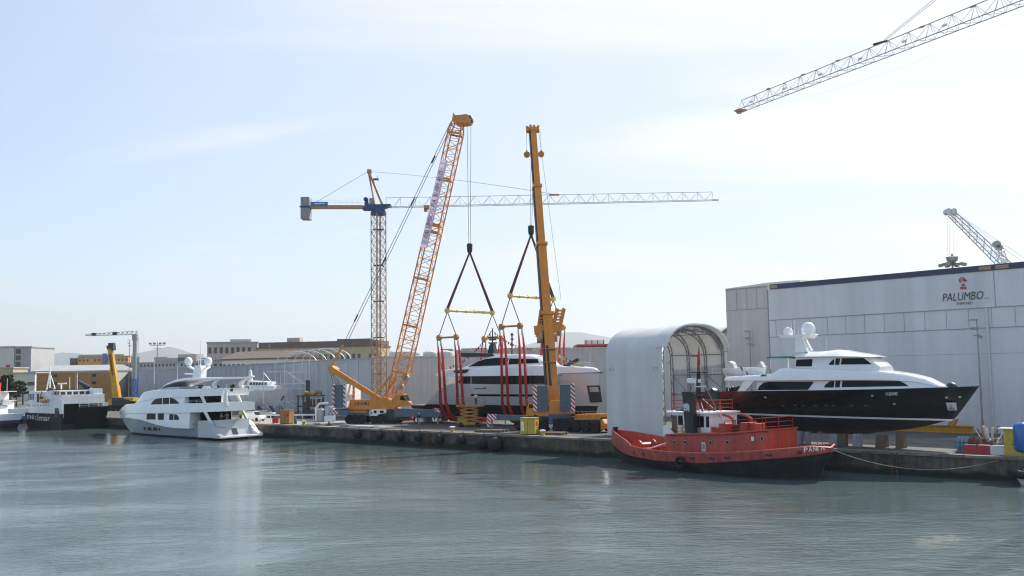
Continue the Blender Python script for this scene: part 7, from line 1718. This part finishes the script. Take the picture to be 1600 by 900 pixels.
def bollard(label, px, off=1.0):
    b = gq(px, off); t = thing('bollard', label, 'bollard', b, 0, 'mooring bollards on the quay')
    mb = MB(); mb.lathe((0,0,0), [(.34,0),(.3,.1),(.24,.25),(.24,.5)], 12); mb.build('post', M['yelbox'], t); mb = MB(); mb.lathe((0,0,.5), [(.24,0),(.42,.1),(.42,.22),(.1,.3)], 12); mb.build('head', M['whitepaint'], t)
bollard('white capped yellow bollard on the quay edge below the scissor lift', 706)
bollard('white capped yellow bollard beside the timber mat of the telescopic crane', 846, .9)
bollard('white capped yellow bollard near the teal cylinder at the far end of the quay', 475, .9)
# fenders on the quay wall
fx = [(558,.62,0),(592,.62,0),(624,.62,0),(652,.62,0),(685,.66,0),(719,.66,0),(751,.8,-.3),(772,.95,-.3)]
nm_ = ['first fender from the left under the lattice crane','second fender from the left','third fender from the left','fourth fender from the left','fifth fender from the left, left of the yellow bollard','sixth fender from the left, right of the yellow bollard','large fender left of the largest one','largest fender, last at right near the striped beam end']
for (px_, r_, dz), lb in zip(fx, nm_):
    P0 = gq(px_, -r_*.8, 1.25+dz); t = thing('fender', 'round black rubber '+lb, 'fender', P0, FQ.rz, 'black fenders hung along the quay wall'); mb = MB(); mb.lathe((0,0,0), [(.1,-r_),(r_*.6,-r_*.85),(r_,-r_*.3),(r_,r_*.3),(r_*.6,r_*.85),(.1,r_)], 14); mb.build('body', M['rubber'], t); mb = MB(); mb.tube((0,0,r_*.8), (0,r_*.7,1.1-dz), .05, 5); mb.build('chain', M['dark'], t)
b = gq(1147, 2.2); t = thing('tyre', 'big dark tyre standing on the quay between tug house and black yacht', 'tyre', b, FQ.rz); mb = MB(); mb.path([Vector((.85*math.cos(k*PI/9), 0, .95+.85*math.sin(k*PI/9))) for k in range(19)], .26, 8, cap=False); mb.build('tread', M['rubber'], t)

# yellow rail along the hangar foot
a_ = FH.L if False else None
s_a, s_b = FH.sz(1335, 678, -1.6)[0], FH.sz(1521, 678, -1.6)[0]; o0 = FH.w(s_a, -1.6, ZQ); t = thing('steel_girder', 'long yellow steel girder lying along the hangar foot behind the black bow', 'girder', o0, FH.rz)
mb = MB(); Lg = s_b-s_a; mb.box2((0,-.3,.0),(Lg,.3,.1)); mb.box2((0,-.06,.101),(Lg,.06,.79)); mb.box2((0,-.3,.791),(Lg,.3,.89)); mb.build('i_beam', M['yellow'], t)
for k, px_ in enumerate((1489, 1496)): x_ = FH.sz(px_,678,-1.6)[0]-s_a; mb = MB(); mb.prism([(x_-.5,-.34,.9),(x_-.1,-.34,.9),(x_+.35,-.34,1.7),(x_-.05,-.34,1.7)], (0,.2,0)); mb.build('lifting_lug', M['yellow'], t)
# right hand clutter
b = gq(1489, 2.6); t = thing('cylinder_rack', 'rack of blue grey gas cylinders at the quay edge left of the red barriers', 'rack', b, FQ.rz)
mb = MB(); mb.box2((-.05,-.5,0),(2.4,.5,.1)); 
for z in (.5,1.0): mb.tube((-.05,-.5,z),(2.4,-.5,z),.03,4)
mb.build('rack_frame', M['dark'], t)
for k in range(6):
    for j in range(2): mb = MB(); mb.lathe((.18+.36*k, -.26+.45*j, .1), [(.15,0),(.16,.05),(.16,1.15),(.08,1.32),(.06,1.4)], 10); mb.build('gas_cylinder', mat('blue_grey_cylinder_paint', (.16,.25,.32), .45) if k+j == 0 else bpy.data.materials['blue_grey_cylinder_paint'] if k < 3 else M['rust'], t)
bar = None
for i, (px_, m_, lb) in enumerate(((1510,'redplastic','red plastic barrier block next to the gas cylinders'),(1530.5,'redplastic','red plastic barrier block left of the white one'),(1552,'whiteplastic','white plastic barrier block at the quay edge'),(1571,'redplastic','red plastic barrier block partly hidden by the yellow shed'))):
    b = gq(px_, 1.9 + (.5 if i == 3 else 0)); t = thing('water_barrier', lb, 'barrier', b, FQ.rz, 'plastic barrier blocks at the quay edge')
    mb = MB(); mb.prism([(-.62,-.3,0),(-.62,.3,0),(-.62,.25,.8),(-.62,-.25,.8)], (1.24,0,0)); mb.build('body', M[m_], t)
    mb = MB(); mb.box2((-.5,-.2,.802),(.5,.2,.84)); mb.build('lid', M['whiteplastic'], t)
    mb = MB(); mb.box2((-.645,-.15,.1),(-.622,.15,.7)); mb.build('coupling', M['whiteplastic'], t)
b = gq(1539, 5.5); t = thing('wire_bin', 'wire bin full of pale offcuts behind the barriers', 'bin', b, FQ.rz)
mb = MB()
for k in range(7):
    for y_ in (-.7,.7): mb.tube((-.9+.3*k,y_,0),(-.9+.3*k,y_,1.25),.025,4)
for z in (.05,.45,.85,1.25):
    for y_ in (-.7,.7): mb.tube((-.9,y_,z),(.9,y_,z),.025,4)
    for x_ in (-.9,.9): mb.tube((x_,-.7,z),(x_,.7,z),.025,4)
mb.build('mesh_sides', M['galv'], t)
for k in range(9): mb = MB(); a = random.uniform(-.7,.7); mb.beam((a*.6,random.uniform(-.4,.4),.3), (a*1.9,random.uniform(-.8,.8),random.uniform(1.8,2.5)), .22, .05); mb.build('offcut', M['offwhite'] if k % 3 else M['wood'], t)
b = gq(1518, 5.2); t = thing('debris_skip', 'dark low skip full of rope and rags behind the red barriers', 'skip', b, FQ.rz); mb = MB(); mb.prism([(-1.3,-.8,0),(-1.6,-.8,1.0),(1.6,-.8,1.0),(1.3,-.8,0)], (0,1.6,0)); mb.build('bin', M['rust'], t); mb = MB()
for k in range(16): mb.ball((random.uniform(-1.3,1.3), random.uniform(-.6,.6), 1.0+random.uniform(0,.2)), random.uniform(.2,.34), 7, 5, .6)
mb.build('rubbish', M['dark'], t)
b = gq(1577.5, 2.0); t = thing('kiosk', 'narrow yellow sheet metal shed with flat roof beside the blue tank', 'shed', b, FQ.rz+.05)
mb = MB(); mb.box2((-.75,-.6,.0),(.75,1.0,2.35)); mb.build('wall', M['yelbox'], t); mb = MB(); mb.box2((-1.25,-.75,2.353),(.9,1.15,2.45)); mb.build('roof', M['steel'], t); mb = MB(); mb.box2((-.2,-.63,1.0),(.35,-.602,1.06)); mb.build('handle', M['dark'], t)
b = gq(1591.5, 1.7); t = thing('pressure_tank', 'upright bright blue pressure tank at the right edge of the quay', 'tank', b, 0)
mb = MB(); R_ = .78; mb.lathe((0,0,.3), [(.2,0),(.6,.1),(R_,.3),(R_,2.25),(.68,2.52),(.4,2.68),(.1,2.72)], 24); mb.build('vessel', M['bluepaint'], t)
for k in range(3): mb = MB(); a = k*2.1+.5; mb.beam((math.cos(a)*.55,math.sin(a)*.55,0),(math.cos(a)*.55,math.sin(a)*.55,.6),.12,.12); mb.build('leg', M['bluepaint'], t)
mb = MB(); mb.tube((0,0,3.0),(0,0,3.5),.04,6); mb.build('valve_pipe', M['steel'], t)
b = FQ.w(FQ.sz(1603, 745, -2.0)[0], -2.0, 0); t = thing('inflatable_boat', 'dark rubber bow of an inflatable boat moored at the right edge', 'boat', b, FQ.rz+.1)
mb = MB(); mb.path([(5,-1.0,.85),(2,-1.0,.85),(-.3,-.75,.95),(-1.1,0,1.1),(-.3,.75,.95),(2,1.0,.85),(5,1.0,.85)], .36, 12); mb.build('tube', M['rubber'], t); mb = MB(); mb.prism([(-.9,0,.9),(-.4,0,.0),(5,0,0),(5,0,.9)], (0,.02,0)); mb.prism([(-.6,-.6,.75),(-.2,-.5,.1),(5,-.9,.1),(5,-.9,.75)], (0,1.2,0)); mb.build('hull', M['offwhite'], t)

# yard machines left of the lattice crane
t = thing('steel_pile', 'upright rusty dark steel pile behind the yard machines', 'pile', base(481, 196)); mb = MB(); H_ = at(481,594,196).z-ZQ; mb.beam((0,0,0),(0,0,H_),.75,.7); mb.build('h_section', M['dark'], t)
E_ = Lo(base(492, 190), (1, -.1)); t = E_.root('work_platform', 'dark two level steel work platform with tan digger arm on top, near the steel pile', 'platform')
mb = MB()
for x_, y0, y1 in ((466,617,650),(474,617,650),(477,628,652),(499,624,652),(505,620,652)): 
    for d_ in (-1.4,1.4): q = E_.P(x_,y0,d_); mb.beam((q.x,d_,0),(q.x,d_,q.z),.3)
for y_ in (618,634): q0, q1 = E_.P(466,y_), E_.P(505,y_); mb.box2((q0.x,-1.5,q0.z-.2),(q1.x,1.5,q0.z))
mb.build('frame', M['dark'], t)
for k in range(6): q = E_.P(486+3*k,630); mb = MB(); mb.box((q.x, random.uniform(-.6,.6), E_.P(480,634).z+.65), (.35,.5,1.25)); mb.build('crate', M['steel'] if k % 2 else M['rust'], t)
q = [E_.P(a,b) for a,b in ((473,622),(478,613),(490,616),(497,612),(503,613),(502,618))]; mb = MB(); mb.path([Vector((v.x,-.3,v.z)) for v in q], [.35,.4,.45,.42,.3,.2], 6); mb.build('digger_arm', M['ochre'], t)
mb = MB(); a_, b_ = E_.P(480,652,-1.8), E_.P(497,640,-1.8); mb.box2((a_.x,-2.6,0.1),(b_.x,-1.7,1.6)); mb.build('machine_housing', M['dark'], t)
for px_, y_ in ((480,-2.7),(495,-2.7)): c = E_.P(px_,650,y_); wheel(t, (c.x,y_,.5), .5, .3)
b = base(508, 172); t = thing('cement_silo', 'pale grey plastic tank with white hose beside the lattice crane counterweight', 'tank', b); mb = MB(); mb.lathe((-.8,0,0), [(.75,0),(.75,1.9),(.5,2.3)], 16); mb.lathe((.9,0,0), [(.9,0),(.95,.2),(.95,2.3),(.6,2.7)], 16); mb.build('vessel', mat('pale_grey_plastic', (.42,.45,.5), .5, streak=.1), t); mb = MB(); mb.path([(-1.4,-.6,.2),(-1.5,-.6,2.4),(-.9,-.5,3.2),(.6,-.4,3.3)], .22, 8); mb.build('hose', M['whitepaint'], t)
b = base(466, 178); t = thing('crash_rail', 'pale horizontal guard rail on short posts behind the ochre cabinet', 'guard rail', b); mb = MB(); mb.beam((-7,0,1.05),(9,-1.5,1.05),.1,.3)
for k in range(9): mb.beam((-7+2*k, -.1875*k+.06,0),(-7+2*k,-.1875*k+.06,1.1),.12)
mb.build('rail', M['galv'], t)

# cars
def car(px, Y, label, m, rz, suv=True):
    b = base(px, Y); t = thing('parked_car', label, 'car', b, rz, 'cars parked behind the superyacht stern')
    h = .25; mb = MB(); prof = [(-2.15,.35),(-2.2,.95),(-2.0,1.1),(-1.75,1.72 if suv else 1.45),(.3,1.75 if suv else 1.45),(1.0,1.12),(2.0,1.0),(2.2,.75),(2.15,.35)]
    rows = [[Vector((x, s_*w, z)) for x, z in prof for w in ([.88 if z < 1.15 else .72])] for s_ in (-1, -.92, .92, 1)]
    mb.grid(rows, smooth=False); mb.add(rows[0], [list(range(len(prof)))]); mb.add(rows[-1], [list(range(len(prof)))]); mb.grid([[r[0] for r in rows], [r[-1] for r in rows]], smooth=False); body = mb.build('body', m, t)
    for sg in (-1, 1):
        mb = MB(); mb.prism([(-1.65,sg*.78,1.15),(-1.5,sg*.735,1.6 if suv else 1.36),(.15,sg*.735,1.6 if suv else 1.36),(.75,sg*.79,1.15)], (0,sg*.03,0)); mb.build('side_window', M['glass'], t)
        mb = MB(); mb.box((2.17,sg*.62,.8),(.08,.3,.16)); mb.build('headlight', M['galv'], t)
        mb = MB(); mb.box((-2.2,sg*.7,.95),(.06,.18,.25)); mb.build('tail_light', M['red'], t)
    mb = MB(); mb.prism([(.38,-.66,1.66 if suv else 1.4),(.98,-.72,1.16),(.98,.72,1.16),(.38,.66,1.66 if suv else 1.4)], (.04,0,.03)); mb.build('windscreen', M['glass'], t)
    for x in (-1.35, 1.35):
        for sg in (-1, 1): wheel(t, (x, sg*.82, .36), .36, .22, rimm=M['galv'])
    return t
car(398, 178, 'white off road car with dark windows beside the superyacht stern', M['gel'], -.5)
car(414, 192, 'silver car parked just behind the white off road car', mat('silver_car_paint', (.4,.42,.45), .3, .5, coat=.5), -.2, False)
car(387, 190, 'yellow green car mostly hidden by the superyacht awning', mat('lime_car_paint', (.35,.4,.06), .35, coat=.4), -.9, False)

# scissor lift
b = gq(736, 11.5); Y_ = b.y; SLf = Lo(b, (1,-.12)); t = SLf.root('scissor_lift', 'yellow scissor lift raised beside the lifted yacht hull', 'scissor lift')
a_, c_ = SLf.P(716,660), SLf.P(752,660); hw = (c_.x-a_.x)/2; x0 = a_.x; x1 = c_.x
mb = MB(); mb.box2((x0,-.8,.35),(x0+1.6,.8,1.35)); mb.box2((x0+1.6,-.7,.35),(x1,.7,.8)); mb.build('chassis', M['liftyellow'], t)
for x_ in (x0+.5, x1-.5):
    for y_ in (-.8,.8): wheel(t, (x_,y_,.36), .36, .28)
zp = SLf.P(735,634).z; z_ = .85; n_ = 4; dz = (zp-.12-z_)/n_; mb = MB()
for k in range(n_):
    for y_ in (-.6,.6): mb.beam((x0+.5,y_,z_+dz*k+.08),(x1-.5,y_,z_+dz*(k+1)-.08),.12,.2); mb.beam((x1-.5,y_+.13*(1 if y_<0 else -1),z_+dz*k+.08),(x0+.5,y_+.13*(1 if y_<0 else -1),z_+dz*(k+1)-.08),.12,.2)
    mb.tube((x0+.5,-.6,z_+dz*k+.08),(x0+.5,.6,z_+dz*k+.08),.06,5); mb.tube((x1-.5,-.6,z_+dz*k+.08),(x1-.5,.6,z_+dz*k+.08),.06,5)
mb.build('scissor_stack', M['liftyellow'], t)
mb = MB(); xa_, xb_ = SLf.P(714,634).x, SLf.P(757.5,634).x; mb.box2((xa_,-.95,zp-.12),(xb_,.95,zp+.14)); mb.build('platform', M['liftyellow'], t)
mb = MB(); rail(mb, [(xa_,-.9,zp+.14),(xb_,-.9,zp+.14),(xb_,.9,zp+.14),(xa_,.9,zp+.14),(xa_,-.9,zp+.14)], 1.05, .03, mids=1); mb.build('guard_rail', M['liftyellow'], t)
lift_floor = SLf.w(SLf.P(744,633).x, -.2, zp+.142+ZQ)

# ================================================================== people
def skin_mesh(V, E, R, lv=1):
    me = bpy.data.meshes.new('tmp'); me.from_pydata(V, E, []); o = bpy.data.objects.new('tmp', me); COL.objects.link(o)
    o.modifiers.new('s', 'SKIN'); sv = me.skin_vertices[0].data
    for i, r in enumerate(R): sv[i].radius = (r if isinstance(r, tuple) else (r, r)); sv[i].use_root = (i == 0)
    sb_ = o.modifiers.new('d', 'SUBSURF'); sb_.levels = lv; sb_.render_levels = lv
    bpy.context.view_layer.update(); dg = bpy.context.evaluated_depsgraph_get(); m2 = bpy.data.meshes.new_from_object(o.evaluated_get(dg)); bpy.data.objects.remove(o); bpy.data.meshes.remove(me)
    for p_ in m2.polygons: p_.use_smooth = True
    return m2
def person(label, loc, rz, shirt, trous, pose=0, helmet=True, group='people on the quay'):
    t = thing('person', label, 'person', loc, rz, group)
    st = .12 if pose != 2 else .28; arm = [(.34,.05,.95),(.33,.22,.78)] if pose == 0 else ([(.42,.12,1.12),(.30,.42,1.15)] if pose == 1 else [(.36,-.12,1.0),(.38,.08,.80)])
    arm2 = [(-.34,.0,.95),(-.33,.15,.76)] if pose != 1 else [(-.36,.08,1.05),(-.2,.36,1.05)]
    V = [(0,0,.95),(0,0,1.15),(0,.01,1.38),(0,.02,1.5),(0,.04,1.62),(0,.05,1.74),(.2,0,1.4),(-.2,0,1.4), arm[0],arm[1],arm2[0],arm2[1], (.1,0,.88),(-.1,0,.88),(.12,st*.4+.03,.48),(-.12,-st*.3+.02,.48),(.13,st*.5,.07),(-.13,-st,.07),(.14,st*.5+.16,.04),(-.14,-st+.16,.04), (.33,arm[1][1]+.06,arm[1][2]-.08),(-.33 if pose != 1 else -.18,arm2[1][1]+.07,arm2[1][2]-.08 if pose != 1 else 1.05)]
    E = [(0,1),(1,2),(2,3),(3,4),(4,5),(2,6),(2,7),(6,8),(8,9),(7,10),(10,11),(0,12),(0,13),(12,14),(13,15),(14,16),(15,17),(16,18),(17,19),(9,20),(11,21)]
    R = [(.15,.11),(.14,.10),(.17,.11),.06,(.085,.10),(.08,.095),.07,.07,.05,.04,.05,.04,.09,.09,.065,.065,.05,.05,.045,.045,.045,.045]
    me = skin_mesh(V, E, R); me.materials.append(M['skin']); o = bpy.data.objects.new('body', me); COL.objects.link(o); o.parent = t
    Vs = [V[0],V[1],V[2],(0,.01,1.46),V[6],V[7],V[8],V[10]]; me = skin_mesh(Vs, [(0,1),(1,2),(2,3),(2,4),(2,5),(4,6),(5,7)], [(.165,.125),(.16,.12),(.185,.13),.09,.09,.09,.075,.075]); me.materials.append(shirt); o = bpy.data.objects.new('shirt', me); COL.objects.link(o); o.parent = t
    Vs = [V[0],V[12],V[13],V[14],V[15],V[16],V[17]]; me = skin_mesh(Vs, [(0,1),(0,2),(1,3),(2,4),(3,5),(4,6)], [(.17,.13),.11,.11,.085,.085,.07,.07]); me.materials.append(trous); o = bpy.data.objects.new('trousers', me); COL.objects.link(o); o.parent = t
    mb = MB(); c = Vector((0,.05,1.72)); mb.lathe(c, [(.13,-.01),(.135,.02),(.12,.09),(.07,.14),(.01,.155)] if helmet else [(.105,-.06),(.11,.03),(.09,.08),(.04,.11),(.01,.115)], 12); mb.build('helmet' if helmet else 'hair', M['whiteplastic'] if helmet else M['dark'], t)
    mb = MB(); 
    for sg in (-1, 1): mb.box((sg*.035,.142,1.675),(.03,.02,.015))
    mb.build('eyes', M['dark'], t); mb = MB(); mb.box((0,.155,1.645),(.025,.03,.045)); mb.build('nose', M['skin'], t)
    for sg in (-1, 1): 
        wv = Vector(V[20] if sg > 0 else V[21]); mb = MB()
        for k in range(5): mb.path([wv+Vector((.02*(k-2),.0,-.01)), wv+Vector((.022*(k-2),.03,-.05)), wv+Vector((.022*(k-2),.05,-.085+.01*abs(k-2)))], [.012,.011,.008], 5)
        mb.build('hand', M['skin'], t)
    return t
def pq(px, py): return gnd(px, py, ZQ)
person('person in dark workwear and white helmet standing alone right of the lattice crane wheels', pq(625.5,662), 2.8, M['shirtb'], M['trous'], 0)
person('person in dark jacket and white helmet at the left of the small group', pq(647.5,660), .6, M['trous'], M['trous'], 1)
person('person in dark top at the right of the small group', pq(653.5,659.5), -.5, M['shirtb'], M['trous'], 0)
person('person in pale trousers and dark top in front of the small group', pq(655,663), 2.9, M['trous'], M['trousw'], 1)
person('person in blue grey overalls and white helmet standing between two groups', pq(662,662.5), .2, M['shirtb'], M['shirtb'], 0)
person('person in white shirt and dark shorts walking below the yacht stern', pq(679,657), .5, M['shirt'], M['trous'], 2, False)
person('person in white shirt at the left of a close pair seen from behind', pq(686.3,660), .1, M['shirt'], M['trous'], 0, True)
person('person in white shirt at the right of a close pair, white cap', pq(690.5,660.5), -.3, M['shirt'], M['trous'], 1)
person('person in pale overalls beside the white crane cab', pq(579.5,661), 2.5, M['shirt'], M['shirtb'], 0)
person('person in white shirt working on the scissor lift platform', lift_floor, .3, M['shirt'], M['trous'], 1)
adk = YA.w(3.6, .2, zad+.101)
person('person in white shirt standing on the aft deck of the silver superyacht, left one', adk, 2.3, M['shirt'], M['trous'], 0, False, 'people on the superyacht aft deck')
person('person in white shirt standing on the aft deck of the silver superyacht, right one', YA.w(3.3, -.7, zad+.101), 2.6, M['shirt'], M['trousw'], 1, False, 'people on the superyacht aft deck')
# pallets near the people
for i, px_ in enumerate((669, 697)):
    b = pq(px_, 659 if i == 0 else 658); t = MB(); 
    for r_ in range(4): t.box((0,0,.12+.24*r_), (1.3-.06*r_,1.1,.2))
    o = t.build('concrete_block', M['cwgrey']); o.location = b; o.rotation_euler = (0,0,.3+i); tag(o, ['grey layered block on the quay right of the overalled worker','grey layered block on the quay right of the white shirted pair'][i], 'block', 'layered blocks on the quay')
